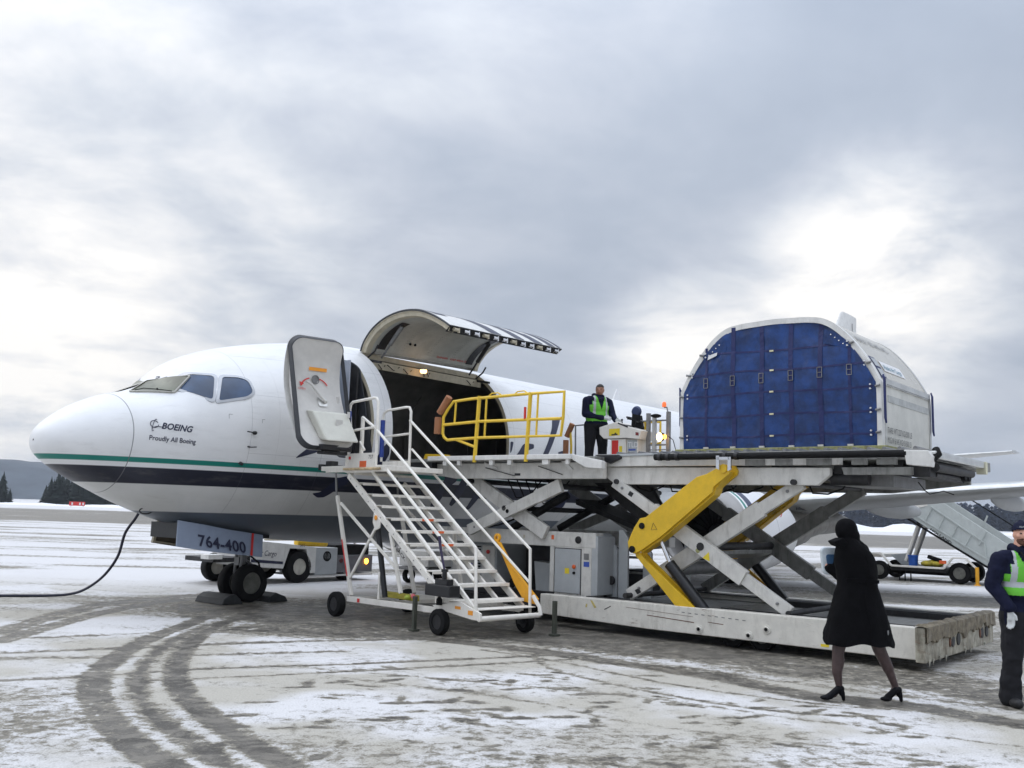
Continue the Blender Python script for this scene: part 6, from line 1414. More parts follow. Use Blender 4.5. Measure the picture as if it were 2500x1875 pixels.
tw = stp('tow_bar', lambda b: b.prism([(2.33, W_+.06, 1.33), (2.41, W_+.06, 1.30), (2.72, W_+.06, .95), (3.30, W_+.06, .50), (3.26, W_+.06, .42), (3.02, W_+.06, .44), (2.78, W_+.06, .70)], (0, .05, 0)), MT['org'], .006)
stp('tow_eye', lambda b: b.lathe((2.345, W_+.085, 1.37), (0, 1, 0), [(-.02, .03), (-.02, .065), (.02, .065), (.02, .03)], 16, closed=True), MT['org'], 0, True, parent=tw)

# ================================================================== CABLE, CHOCKS
CB = Thing('power_cable', 'black power cable hanging from the nose of the airplane and lying on the snow', 'cable', (1.9, -1, 0))
pts = [(2.25, -.50, 1.60), (2.22, -.60, 1.45), (2.16, -.78, 1.20), (2.15, -.92, .83), (2.12, -1.15, .55), (2.1, -1.48, .33), (2.05, -1.86, .15), (1.95, -2.15, .06), (1.7, -2.35, .03), (1.2, -2.68, .025), (.4, -3.15, .025), (-1.5, -4.3, .025), (-4, -5.6, .025)]
mb = MB(); sp3 = []
Pp = np.array([pts[0]]+pts+[pts[-1]])
for i in range(1, len(Pp)-2):
    for k in range(6):
        t_ = k/6; sp3.append(tuple(.5*((2*Pp[i])+(-Pp[i-1]+Pp[i+1])*t_+(2*Pp[i-1]-5*Pp[i]+4*Pp[i+1]-Pp[i+2])*t_*t_+(-Pp[i-1]+3*Pp[i]-3*Pp[i+1]+Pp[i+2])*t_**3)))
mb.tube(sp3, .024, 8); part('cable_run', mb, mat('navy_black_cable', (.010, .012, .03), .45), CB, smooth=True)
mb = MB(); mb.tube([(2.26, -.47, 1.68), (2.24, -.52, 1.56)], .045, 10); part('plug', mb, MT['blk'], CB, smooth=True)
for i, (a_, lab) in enumerate(((3.62, 'black rubber wheel chock wedged in front of the nose wheels'), (4.60, 'black rubber wheel chock wedged behind the nose wheels'))):
    c_ = Thing('wheel_chock', lab, 'wheel chock', (a_, 0, 0)); s_ = 1 if i == 0 else -1
    mb = MB(); mb.prism([(a_-.22, -.42, .0), (a_+.22, -.42, 0), (a_+.16, -.42, .09), (a_+.06*s_, -.42, .17), (a_-.06, -.42, .165), (a_-.17, -.42, .10)], (0, .86, 0)); part('rubber_wedge', mb, MT['chk'], c_, bevel=.012)

# ================================================================== GROUND POWER TRACTOR beyond the nose wheels
G = Thing('baggage_tractor', 'white airport tractor with navy stripe and lit amber lamp, parked beyond the nose wheels', 'tractor', (7.6, -3.7, 0))
def gp(name, f, m_, bevel=.01, smooth=False, split=False, parent=None, **k):
    mb = MB(); f(mb)
    if split: return split_part(name, mb, m_, G, bevel=bevel, smooth=smooth, parent=parent, **k)
    return part(name, mb, m_, G, bevel=bevel, smooth=smooth, parent=parent, **k)
TL = -2.9
def fp2(z, tt): return [(a, TL, z) for a in tt]
bd = gp('body', lambda b: b.prism([(6.32, TL, .40), (7.22, TL, .34), (7.38, TL, .80), (7.86, TL, .77), (7.98, TL, .22), (8.15, TL, .22), (8.15, TL, .815), (7.3, TL, .90), (6.5, TL, .97), (6.32, TL, .80)], (0, -1.5, 0)), MT['wht'])
gp('front_tray', lambda b: b.box(5.5, 6.32, TL-1.3, TL-.2, .50, .60), MT['drk'])
gp('navy_stripe', lambda b: b.add([(6.33, TL+.003, .57), (7.20, TL+.003, .50), (7.20, TL+.003, .44), (6.33, TL+.003, .50)], [(0, 1, 2, 3)]), MT['txt'], 0, parent=bd)
gp('lettering', lambda b: text_on(b, "Air Cargo", .17, lambda x, y: (6.45+x*.8, TL+.004, .66-x*.06+y), shear=.3), MT['txt'], 0, recalc=False, parent=bd)
gp('lettering', lambda b: text_on(b, "3412", .09, lambda x, y: (7.66+x*.8, TL+.004, .83+y)), MT['txk'], 0, recalc=False, parent=bd)
gp('wheel_well', lambda b: b.prism([(7.25, TL-.35, .3), (7.40, TL-.35, .79), (7.85, TL-.35, .76), (7.97, TL-.35, .25)], (0, -.02, 0)), MT['blk'], 0)
gp('engine_box', lambda b: b.box(8.152, 8.82, TL-1.4, TL-.02, .17, .80), MT['cab'], .015)
gp('black_vent', lambda b: b.lathe((8.5, TL-.02, .60), (0, 1, 0), [(-.01, .12), (.006, .12), (.008, .10), (.0, .09)], 24), MT['blk'], 0, True)
gp('black_bumper', lambda b: b.box(8.83, 10.0, TL-1.4, TL-.06, .20, .62), mat('slate_grey_panel', (.13, .13, .14), .5, var=.15), .02)
gp('rear_deck', lambda b: b.box(8.83, 9.9, TL-1.35, TL-.10, .62, .86), MT['blk'], .02)
gp('lower_skirt', lambda b: b.box(7.98, 10.0, TL-1.4, TL-.04, .12, .165), MT['wht'])
gp('yellow_tank', lambda b: b.tube([(7.62, TL-.1, .93), (8.5, TL-.1, .90)], .085, 14), MT['yel'], 0, True)
gp('pipe', lambda b: (b.tube([(6.7, TL-.06, .995), (9.6, TL-.06, .975)], .02, 8)), MT['bei'], 0, True)
gp('chrome_knob', lambda b: b.ell((9.42, TL-.1, .92), .04), MT['chr'], 0, True)
gp('amber_lamp', lambda b: b.ell((9.78, TL-.045, .46), .06, .03, .07), MT['amb'], 0, True)
gp('dark_lamp', lambda b: b.lathe((8.98, TL-.06, .49), (0, 1, 0), [(0, .06), (.015, .05)], 16), mat('dark_red_lens', (.12, .02, .02), .3), 0, True)
gp('front_step', lambda b: (b.box(5.25, 5.6, TL-.3, TL, .58, .68),), MT['wht'], split=True)
for (a_, l_, r_) in ((7.70, TL-.12, .37), (9.25, TL-.25, .26), (6.35, TL-.14, .32), (7.70, TL-1.4, .37), (6.35, TL-1.4, .32)):
    mb = MB(); tyre(mb, (a_, l_, r_), r_, .24, (0, 1, 0), 28, hub=.50); o = part('wheel', mb, MT['blk'], G, smooth=40)
    mb = MB(); hubs(mb, (a_, l_, r_), r_, .24, (0, 1, 0), 20, hub=.50, bolts=6); part('wheel_rim', mb, MT['whb'], G, parent=o, smooth=40)

# a pale panel van low beyond the stairs, seen through them
G2 = Thing('tow_cart', 'low white cart seen through the treads of the boarding stairs', 'cart', (10.6, -1.2, 0))
mb = MB(); mb.box(9.9, 11.6, -1.9, -.9, .42, .80); part('cart_body', mb, MT['wht'], G2, bevel=.02)
mb = MB(); mb.box(9.85, 11.65, -1.95, -.85, .33, .40); part('cart_deck', mb, MT['gry'], G2, bevel=.01)
for a_ in (10.15, 11.35):
    for l_ in (-1.0, -1.8):
        mb = MB(); tyre(mb, (a_, l_, .18), .18, .12, (0, 1, 0), 18); part('wheel', mb, MT['blk'], G2, smooth=40)

# ================================================================== FAR STAIR TRUCK
F = Thing('stair_truck', 'pale grey boarding ramp on a low trailer parked beneath the far wing', 'boarding ramp', (25.6, 5.6, 0))
def fpn(name, f, m_, bevel=.006, smooth=False, split=False, parent=None, **k):
    mb = MB(); f(mb)
    if split: return split_part(name, mb, m_, F, bevel=bevel, smooth=smooth, parent=parent, **k)
    return part(name, mb, m_, F, bevel=bevel, smooth=smooth, parent=parent, **k)
FX = 25.5; grn = mat('pale_green_grey_paint', (.50, .53, .51), .45, var=.06, dirt=.3, dirtcol=(.3, .3, .28))
# side wall of the ramp, slanting down towards the right
for a_, far_ in ((FX, 0), (FX+1.5, 1)):
    sw_ = fpn('side_panel', lambda b: b.prism([(a_, 4.65, 3.02), (a_, 5.16, 2.12), (a_, 5.30, 2.08), (a_, 7.72, .45), (a_, 9.05, -.0+.35), (a_, 8.55, .92), (a_, 8.3, 1.20), (a_, 6.35, 2.52), (a_, 5.6, 3.02)], (.05, 0, 0)), grn)
    if not far_:
        fpn('panel_rib', lambda b: [b.beam((a_-.02, *p), (a_-.02, *q), .04, .035) for p, q in (((5.30, 2.22), (7.75, .72)), ((6.0, 2.38), (7.55, 1.30)), ((7.55, 1.30), (7.58, .78)))] and None, grn, 0, split=True, parent=sw_)
        fpn('panel_rib', lambda b: [b.beam((a_-.02, l0, z0), (a_-.02, l0-.22, z0-.42), .04, .03) for l0, z0 in ((6.05, 2.36), (6.42, 2.10), (6.80, 1.83), (7.18, 1.56), (7.6, 1.65))] and None, grn, 0, split=True, parent=sw_)
        fpn('lettering', lambda b: text_on(b, "HOLLAND", .16, lambda x, y: (a_-.008, 5.95+x*.83+y*.3, 1.74-x*.56+y*.6-.1), bold=.004), MT['txk'], 0, recalc=False, parent=sw_)
fpn('under_rail', lambda b: b.beam((FX-.02, 5.2, 2.03), (FX-.02, 8.3, -.0+.15), .05, .06), MT['blk'], 0)
fpn('black_handrail', lambda b: b.tube([(FX+.3, 5.9, 2.66), (FX+.3, 8.1, 1.22)], .022, 6), MT['blk'], 0); fpn('black_handrail', lambda b: b.tube([(FX+1.5, 6.3, 3.0), (FX+1.5, 8.7, 1.40)], .022, 6), MT['blk'], 0)
for l_, z_ in ((6.3, 2.85), (7.3, 2.15), (8.3, 1.5)): fpn('rail_bracket', lambda b: b.beam((FX+1.5, l_, z_), (FX+1.5, l_-.15, z_-.35), .03, .05), grn, 0)
fpn('ramp_floor', lambda b: b.prism([(FX+.05, 5.0, 2.35), (FX+.05, 8.9, .35), (FX+.05, 8.9, .25), (FX+.05, 5.0, 2.2)], (1.45, 0, 0)), MT['gry'])
fpn('upper_landing', lambda b: b.box(FX, FX+1.5, 3.6, 5.3, 2.62, 2.74), grn)
fpn('landing_end', lambda b: b.prism([(FX-.02, 4.9, 2.62), (FX-.02, 5.9, 2.62), (FX-.02, 5.9, 2.40), (FX-.02, 5.5, 2.28), (FX-.02, 4.9, 2.3)], (.04, 0, 0)), MT['stw'])
for a_ in (FX+.35, FX+1.1):
    fpn('lift_strut', lambda b: (b.tube([(a_, 5.10, .62), (a_, 5.52, 1.82)], .07, 10)), MT['stw'], 0, True); fpn('lift_rod', lambda b: b.tube([(a_-.12, 5.18, .60), (a_-.12, 5.62, 1.80)], .035, 8), MT['gry'], 0, True)
fpn('strut_head', lambda b: (b.tube([(FX+.2, 5.55, 1.85), (FX+1.2, 5.55, 1.85)], .07, 10), b.tube([(FX+.1, 5.6, 2.0), (FX+.1, 4.6, 2.55)], .03, 6), b.tube([(FX+.1, 5.3, 2.02), (FX+.1, 4.4, 2.32)], .02, 6)), MT['blk'], 0, True, split=True)
ped = fpn('chassis_edge', lambda b: [b.beam((FX-.05, *p), (FX-.05, *q), .09, .06) for p, q in (((3.7, .80), (4.42, .84)), ((4.42, .84), (4.75, .46)), ((4.75, .46), (6.35, .46)), ((6.35, .46), (6.62, .80)), ((6.62, .80), (7.0, .80)), ((7.0, .80), (7.32, .50)))] and None, MT['stw'], .01, split=True)
fpn('chassis_plate', lambda b: b.box(FX, FX+1.9, 4.72, 6.38, .32, .46), MT['drk']); fpn('under_gear', lambda b: b.box(FX+.3, FX+1.5, 4.6, 6.6, .22, .34), MT['blk'])
fpn('front_deck', lambda b: b.box(FX, FX+1.9, 3.7, 4.4, .70, .80), MT['stw']); fpn('guard_sheet', lambda b: b.prism([(FX+.8, 4.45, .78), (FX+.8, 4.8, .48), (FX+.8, 5.4, .48), (FX+.8, 5.0, .86)], (.03, 0, 0)), MT['cab'])
for l_, r_ in ((4.32, .30), (6.78, .33)):
    for a_ in (FX+.12, FX+1.75):
        mb = MB(); tyre(mb, (a_, l_, r_), r_, .2, (1, 0, 0), 26); o = part('wheel', mb, MT['blk'], F, smooth=40)
        mb = MB(); hubs(mb, (a_, l_, r_), r_, .2, (1, 0, 0), 20); part('wheel_rim', mb, MT['hub'], F, parent=o, smooth=40)
fpn('jack_leg', lambda b: b.tube([(FX-.1, 7.33, .02), (FX-.1, 7.33, .55)], .055, 12), MT['org'], 0, True); fpn('jack_foot', lambda b: b.lathe((FX-.1, 7.33, .0), (0, 0, 1), [(0, .10), (.03, .09)], 12), MT['org'], 0)
for l_ in (4.95, 5.12, 5.3): fpn('small_leg', lambda b: b.box(FX+.1, FX+.14, l_-.015, l_+.015, 0, .3), MT['blk'], 0)
fpn('orange_lamp', lambda b: b.box(FX-.06, FX+.02, 6.22, 6.42, .60, .70), MT['orr'])
b1_ = Thing('blue_bucket', 'blue bucket standing on the trailer deck under the far boarding ramp', 'bucket', (FX+.2, 5.36, .49))
mb = MB(); mb.lathe((FX+.2, 5.36, .49), (0, 0, 1), [(0, .13), (.30, .155), (.31, .165), (.33, .165), (.33, .14), (.03, .12)], 20); part('bucket_shell', mb, MT['bkt'], b1_, smooth=40)
b2_ = Thing('canvas_bag', 'dirty yellow canvas bag lying on the far trailer deck beside the blue bucket', 'bag', (FX+.3, 5.95, .49))
mb = MB(); mb.ell((FX+.3, 5.78, .57), .16, .22, .10, 14, 8); mb.ell((FX+.3, 6.06, .58), .16, .20, .11, 14, 8); mb.ell((FX+.28, 5.9, .60), .13, .15, .10, 12, 8); part('bag_body', mb, MT['ybag'], b2_, smooth=True)
b3_ = Thing('black_case', 'small black case tipped on top of the yellow canvas bag', 'case', (FX+.3, 6.0, .70))
mb = MB(); mb.beam((FX+.25, 5.80, .80), (FX+.25, 6.2, .68), .14, .12); part('case_body', mb, MT['blk'], b3_, bevel=.02)

# ================================================================== PEOPLE
def capsule(mb, p, rp, q, rq, n=12):
    p, q = V(p), V(q); d = q-p; L_ = d.length
    if L_ < 1e-5: mb.ell(p, rp); return
    prof = [(-rp, .001), (-rp*.8, rp*.6), (-rp*.4, rp*.92), (0, rp), (L_*.5, (rp+rq)/2), (L_, rq), (L_+rq*.4, rq*.92), (L_+rq*.8, rq*.6), (L_+rq, .001)]
    mb.lathe(p, d, prof, n)
def body(name, prims, mats, th, vox=.012, infl=0., keep=None, matf=None, parent=None, smooth_it=4, disp=0., thin=False):
    mb = MB()
    for pr in prims:
        if pr[0] == 'c': capsule(mb, pr[1], pr[2]+infl, pr[3], pr[4]+infl)
        elif pr[0] == 'e':
            m2 = MB(); m2.ell((0, 0, 0), pr[2]+infl, pr[3]+infl, pr[4]+infl, 18, 12); rot = pr[5] if len(pr) > 5 else Matrix.Identity(3)
            mb.add([V(pr[1])+rot @ V(v) for v in m2.v], m2.f)
        elif pr[0] == 'm': mb.add(pr[1], pr[2])
    o = part(name, mb, mats, th, parent=parent)
    r_ = o.modifiers.new('r', 'REMESH'); r_.mode = 'VOXEL'; r_.voxel_size = vox
    s_ = o.modifiers.new('s', 'SMOOTH'); s_.iterations = smooth_it; s_.factor = .5
    dg = bpy.context.evaluated_depsgraph_get(); me_ = bpy.data.meshes.new_from_object(o.evaluated_get(dg)); o.modifiers.clear()
    old = o.data; o.data = me_; bpy.data.meshes.remove(old); me_.materials.clear()
    for m_ in mats: me_.materials.append(m_)
    bm = bmesh.new(); bm.from_mesh(me_)
    og = Vector(th.o) if th.frame == 'W' else None
    def fc(v): return Vector(v)+og if og is not None else Vector((v[0]+th.o[0], -v[1]+th.o[1], v[2]+th.o[2]))
    if keep:
        dele = [f for f in bm.faces if not keep(fc(f.calc_center_median()))]
        bmesh.ops.delete(bm, geom=dele, context='FACES')
    if disp:
        bm.normal_update()
        for v in bm.verts:
            c = fc(v.co); v.co += v.normal*disp*(noise.noise(Vector((c.x*7, c.y*7, c.z*5)))+.6*noise.noise(Vector((c.x*16, c.y*16, c.z*9))))
    for f in bm.faces:
        f.smooth = True
        if matf: f.material_index = matf(fc(f.calc_center_median()))
    bm.to_mesh(me_); bm.free()
    return o
def rotz(a): return Matrix.Rotation(a, 3, 'Z')
def hand(prims, wr, d, out, curl=.5, s=1.):
    """palm and five curled fingers; d: forearm direction, out: direction the thumb leaves"""
    d = V(d).normalized(); out = V(out); out = (out-d*out.dot(d)).normalized(); side = d.cross(out).normalized()
    pc = V(wr)+d*.05*s
    prims.append(('c', V(wr), .026*s, pc+d*.03*s, .030*s))
    for k, (w_, L_) in enumerate(((-.030, .068), (-.010, .078), (.010, .073), (.029, .058))):
        b0 = pc+side*0+out*0; b0 = pc+d*.045*s+out*(-w_)*s
        k1 = b0+(d*math.cos(curl*.6)-side*-math.sin(curl*.6))*L_*.5*s; k2 = k1+(d*math.cos(curl*1.5)+side*math.sin(curl*1.5))*L_*.5*s
        prims.append(('c', b0-d*.02*s, .0115*s, k1, .0105*s)); prims.append(('c', k1, .0105*s, k2, .009*s))
    t0 = V(wr)+d*.03*s+out*.024*s; t1 = t0+(d*.7+out*.7).normalized()*.038*s; prims.append(('c', t0, .013*s, t1, .012*s)); prims.append(('c', t1, .012*s, t1+(d*.95+out*.2).normalized()*.03*s, .010*s))

# ---- man standing at the right edge, facing left of the viewer
MX, MY = 5.27, 9.93
Mn = Thing('person', 'man in navy jacket, lime vest and knitted cap standing at the right edge', 'person', (MX, MY, 0), frame='W')
q = lambda x, y, z: (MX+x, MY+y, z)
SC = 1.0
bp_ = []
# trousers and jacket
for sx in (-1, 1):
    bp_ += [('c', q(.10*sx, 0, .92), .135, q(.135*sx-.0, -.02, .52), .10), ('c', q(.135*sx, -.02, .52), .10, q(.155*sx, 0, .12), .088), ('c', q(.155*sx, 0, .30), .098, q(.16*sx, -.0, .07), .105)]
bp_ += [('e', q(0, 0, .98), .20, .145, .18), ('e', q(0, 0, 1.13), .20, .15, .20), ('e', q(0, .0, 1.32), .215, .15, .20), ('e', q(0, .01, 1.45), .20, .12, .11), ('c', q(-.17, .01, 1.46), .085, q(.17, .01, 1.46), .085)]
# left arm of the picture hangs with its hand in front of the thigh
bp_ += [('c', q(-.225, .01, 1.44), .088, q(-.30, .0, 1.18), .078), ('c', q(-.30, .0, 1.18), .075, q(-.20, -.13, .97), .058), ('c', q(.225, .01, 1.44), .085, q(.30, .0, 1.18), .075), ('c', q(.30, 0, 1.18), .075, q(.2, -.12, .98), .056)]
bp_ += [('c', q(0, .01, 1.50), .075, q(0, -.005, 1.60), .07)]
HD = (MX+.01, MY-.015, 1.705)
rh = rotz(R(-12))
hp = lambda x, y, z: V(HD)+rh @ V((x, y, z))
headp = [('e', HD, .077, .095, .115), ('e', hp(0, -.02, -.05), .060, .070, .068), ('c', hp(0, -.088, .01), .011, hp(0, -.112, -.022), .016), ('c', hp(-.0, -.105, -.028), .013, hp(0, -.10, -.03), .018),
         ('e', hp(-.078, .0, -.01), .012, .02, .032), ('e', hp(.078, 0, -.01), .012, .02, .032), ('c', hp(-.05, -.078, .024), .012, hp(.05, -.078, .024), .012), ('e', hp(0, -.085, -.058), .026, .014, .012), ('e', hp(0, -.078, -.09), .028, .022, .02), ('e', hp(-.045, -.062, -.02), .028, .028, .026), ('e', hp(.045, -.062, -.02), .028, .028, .026)]
def mm(c):
    if c.z > 1.585: return 0
    if c.z < .93 and abs(c.x-MX) < .40: return 2 if not (c.y < MY-.05 and c.z > .80 and abs(c.x-MX) > .16) else 1
    return 1
bo = body('body', bp_+headp, [MT['skn'], MT['nvy'], MT['nvt']], Mn, vox=.011, matf=mm, disp=.012*0)
# jacket folds only on the cloth
bm = bmesh.new(); bm.from_mesh(bo.data); bm.normal_update()
for v in bm.verts:
    z = v.co.z
    if z < 1.52: v.co += v.normal*(.012*noise.noise(Vector((v.co.x*8, v.co.y*8, z*11)))+.006*noise.noise(Vector((v.co.x*18, v.co.y*18, z*22))))*min(1, (1.56-z)*8)
bm.to_mesh(bo.data); bm.free()
tor = [p_ for p_ in bp_ if p_[0] == 'e' or (p_[0] == 'c' and abs(p_[1][2]-1.46) < .005)]+[bp_[-1]]
def vk(c):
    x, y, z = c.x-MX, c.y-MY, c.z
    if z < 1.09 or z > 1.54: return False
    if abs(x) > .215-.05*(z > 1.3)-.035*(z > 1.4): return False
    if y < 0 and abs(x) < (z-1.28)*.36: return False
    return True
def vm_(c):
    x, z = abs(c.x-MX), c.z
    if 1.17 < z < 1.225: return 1
    if .115 < x-(z-1.3)*-.05 < .165 and z > 1.2: return 1
    return 0
body('safety_vest', tor, [MT['hiv'], MT['refl']], Mn, vox=.011, infl=.017, keep=vk, matf=vm_, disp=.006)
body('jacket_collar', [('c', q(-.06, -.05, 1.53), .045, q(.06, -.05, 1.53), .045), ('c', q(-.07, .04, 1.56), .05, q(.07, .04, 1.56), .05), ('c', q(-.07, -.03, 1.56), .035, q(-.07, .04, 1.57), .045), ('c', q(.07, -.03, 1.56), .035, q(.07, .04, 1.57), .045)], [MT['nvy']], Mn, vox=.010)
cap_p = [('e', V(HD)+V((0, .008, .035)), .089, .103, .098)]
body('knitted_cap', cap_p+[('c', hp(-.06, -.078, .052), .02, hp(.06, -.078, .052), .02), ('e', hp(0, .02, .135), .022, .022, .012)], [MT['nvy']], Mn, vox=.009, keep=lambda c: c.z > HD[2]+.036+ (c.y-HD[1])*-.15, disp=.002)
body('beard', [('e', hp(0, -.03, -.068), .066, .070, .056), ('e', hp(0, -.075, -.085), .040, .034, .035), ('c', hp(-.03, -.098, -.045), .008, hp(.03, -.098, -.045), .008)], [MT['brd']], Mn, vox=.008, keep=lambda c: c.z < HD[2]-.042, disp=.004)
for sx in (-1, 1):
    mb = MB(); mb.ell(hp(.032*sx, -.087, .008), .011, .006, .007, 10, 6); part('eye', mb, MT['eye'], Mn, smooth=True)
mb = MB(); mb.ell(hp(0, -.099, -.058), .022, .006, .006, 10, 6); part('mouth', mb, MT['lip'], Mn, smooth=True)
for sx in (-1, 1):
    hpz = []; hand(hpz, q(.20*sx, -.13, .95), (.02*-sx, -.12, -1), (-sx*.4, -1, 0), .45, 1.12); body('gloved_hand', hpz, [MT['glv']], Mn, vox=.006, smooth_it=2)
    mb = [('c', q(.16*sx, .07, .05), .05, q(.17*sx, -.17, .045), .048), ('e', q(.17*sx, -.12, .04), .058, .10, .045), ('c', q(.16*sx, .05, .06), .055, q(.16*sx, .05, .13), .07)]
    body('boot', mb, [MT['drk']], Mn, vox=.011, keep=None)
mb = MB(); mb.tube([q(-.07, -.13, 1.53), q(-.03, -.175, 1.42), q(.01, -.19, 1.36)], .008, 6); mb.ell(q(.02, -.19, 1.35), .025, .012, .04); part('lanyard', mb, MT['blk'], Mn, smooth=True)
mb = MB(); text_on(mb, "ALASKA", .024, lambda x, y: hp(-.05+x, -.103+abs(x-.05)*.12, .068+y), bold=.0005); part('lettering', mb, MT['cab'], Mn, recalc=False)

# ---- woman in a long black coat walking away to the left
WX, WY = 3.50, 9.9
Wm = Thing('person', 'woman in a long black hooded coat and heeled shoes walking left past the loader', 'person', (WX, WY, 0), frame='W')
k_ = 9.9/9.35
def q(x, y, z): return (x, WY+y, z)
def zc(z): return CAM_H+(z-CAM_H)*k_
legs = [('c', q(3.44, 0.0, .78), .085, q(3.365, -.02, .50), .064), ('c', q(3.365, -.02, .50), .062, q(3.355, 0, .28), .052), ('c', q(3.37, -.01, .40), .060, q(3.36, .0, .32), .056), ('c', q(3.355, 0, .28), .050, q(3.385, .02, .12), .032),
        ('c', q(3.70, 0, .78), .085, q(3.80, .03, .50), .066), ('c', q(3.80, .03, .50), .064, q(3.89, .05, .32), .056), ('c', q(3.89, .05, .32), .050, q(3.965, .05, .13), .032)]
# ankles run into the shoes
legs += [('c', q(3.385, .02, .12), .032, q(3.32, .0, .055), .03), ('c', q(3.955, .05, .13), .032, q(3.90, .03, .06), .03)]
hdW = (3.475, WY-.0, zc(1.69))
legs += [('e', (hdW[0]-.012, WY-.01, hdW[2]), .078, .072, .105), ('c', (3.49, WY, 1.50), .055, (3.475, WY, 1.62), .055), ('c', q(3.55, 0, 1.38), .15, q(3.55, 0, .85), .14), ('c', (hdW[0]-.085, WY-.01, hdW[2]-.01), .01, (hdW[0]-.098, WY-.01, hdW[2]-.03), .012), ('c', q(3.40, .10, 1.25), .03, q(3.31, .12, 1.32), .028)]
body('body', legs, [MT['hos'], MT['skn']], Wm, vox=.011, matf=lambda c: 1 if c.z > .85 else 0)
# coat: lofted shell from collar to hem, one sheet with depth
def row(z, xl, xr, d, cy=0.): return (z, xl, xr, d, cy)
CR = [(.560, 3.228, 3.935, .24), (.60, 3.226, 3.925, .235), (.75, 3.262, 3.885, .22), (.92, 3.305, 3.842, .20), (1.06, 3.345, 3.80, .18), (1.16, 3.372, 3.775, .17), (1.28, 3.358, 3.775, .17), (1.36, 3.350, 3.768, .17), (1.43, 3.350, 3.745, .165), (1.50, 3.358, 3.69, .15), (1.55, 3.375, 3.635, .13), (1.59, 3.385, 3.59, .11), (1.615, 3.395, 3.57, .10)]
CRs = []
zz_ = [c_[0] for c_ in CR]
for z in np.linspace(.56, 1.615, 46):
    vals = [float(pchip(np.array(zz_), np.array([c_[j] for c_ in CR]), np.array([z]))[0]) for j in (1, 2, 3)]; CRs.append((z, *vals))
NR = 72
def coat_rows(off):
    rows = []
    for z, xl, xr, d in CRs:
        cxx = (xl+xr)/2; rx = (xr-xl)/2+off; r_ = []
        for j in range(NR):
            an = 2*math.pi*j/NR; f_ = max(0, (1.0-z)/.45)
            fold = (.028*math.sin(an*5+.8+z*1.5)+.016*math.sin(an*9+2.0-z*2))*f_**1.2
            wr_ = .010*noise.noise(Vector((math.cos(an)*2.2, math.sin(an)*2.2, z*9)))+.005*noise.noise(Vector((math.cos(an)*5, math.sin(an)*5, z*20)))
            rr_ = 1+fold+wr_*4
            zo = z+(.014*math.sin(an*3)+.010*math.sin(an*7+1))*max(0, (.66-z)/.1)
            r_.append((cxx+rx*rr_*math.cos(an), WY+(d+off)*rr_*math.sin(an), zo))
        rows.append(r_)
    return rows
mb = MB(); mb.grid(coat_rows(0), True); mb.grid(coat_rows(-.012), True); coat = part('coat', mb, MT['coat'], Wm, smooth=70)
armp = [('c', q(3.62, .0, 1.49), .085, q(3.695, .03, 1.22), .082), ('c', q(3.695, .03, 1.22), .078, q(3.68, -.06, 1.02), .066), ('c', q(3.45, .05, 1.48), .08, q(3.42, .10, 1.24), .065), ('c', q(3.42, .10, 1.24), .060, q(3.33, .12, 1.30), .052), ('e', q(3.53, 0, 1.49), .16, .14, .095)]
body('coat_sleeves', armp, [MT['coat']], Wm, vox=.013, parent=coat, disp=.008)
hz = hdW[2]
hood = [('e', (hdW[0]-.005, WY, hz+.008), .116, .105, .120), ('e', (hdW[0]+.03, WY, hz-.055), .10, .10, .10), ('e', (hdW[0]-.03, WY, hz-.01), .078, .085, .09), ('c', (hdW[0]+.0, WY-.02, hz-.12), .085, (hdW[0]+.05, WY+.02, hz-.13), .10), ('c', (hdW[0]+.02, WY, hz-.16), .11, (hdW[0]+.07, WY, hz-.20), .13)]
body('hood', hood, [MT['coat']], Wm, vox=.011, disp=.006, parent=coat)
mb = MB(); mb.prism([(3.31, WY-.11, 1.575), (3.40, WY-.12, 1.615), (3.45, WY-.12, 1.56), (3.40, WY-.12, 1.515), (3.34, WY-.12, 1.535)], (0, .22, 0)); part('collar_point', mb, MT['coat'], Wm, bevel=.01, parent=coat)
mb = MB(); mb.tube([(3.60+.0*k+.02*math.sin(k), WY-.176-.012*max(0, 6-k)*.5-(.05 if k < 3 else .02), .60+k*.085) for k in range(11)], .005, 5); part('back_seam', mb, MT['coat'], Wm, parent=coat)
mb = MB(); mb.beam((3.40, WY-.178, 1.20), (3.73, WY-.178, 1.19), .014, .035); part('half_belt', mb, MT['coat'], Wm, parent=coat, bevel=.004)
for (ax_, az_, tx) in ((3.385, 0, 3.205), (3.975, .03, 3.845)):
    dy = az_
    sh = [('c', q(ax_-.02, dy, .115), .034, q(ax_-.10, dy, .045), .034), ('c', q(ax_-.10, dy, .045), .036, q(tx+.02, dy-.005, .024), .022), ('e', q((ax_-.11+tx)/2, dy, .026), .06, .042, .024), ('c', q(ax_+.012, dy, .12), .030, q(ax_+.01, dy, .07), .026), ('c', q(ax_+.022, dy, .08), .024, q(ax_+.032, dy, .015), .018)]
    body('heeled_shoe', sh, [MT['blc']], Wm, vox=.007, smooth_it=2)
mb = MB(); mb.ell((3.80, WY-.20, .70), .008, .006, .025); part('lint_mark', mb, MT['gry'], Wm, parent=coat)
Bg = Thing('handbag', 'clear rounded plastic bag with dark blue contents held under the walking woman\'s arm', 'bag', (3.31, WY-.1, 1.29), frame='W')
mb = MB(); pr_ = rrect(-.10, .10, -.14, .14, .05, 5)
mb.prism([(3.355+x*1.0+y*-.08, WY+.12, 1.37+y) for x, y in pr_], (0, .05, 0)); part('bag_shell', mb, MT['bagw'], Bg, bevel=.015)
mb = MB(); mb.prism([(3.37+x*.66+y*-.08, WY+.107, 1.355+y*.6) for x, y in pr_], (0, .012, 0)); part('blue_contents', mb, MT['bagb'], Bg, bevel=.005)

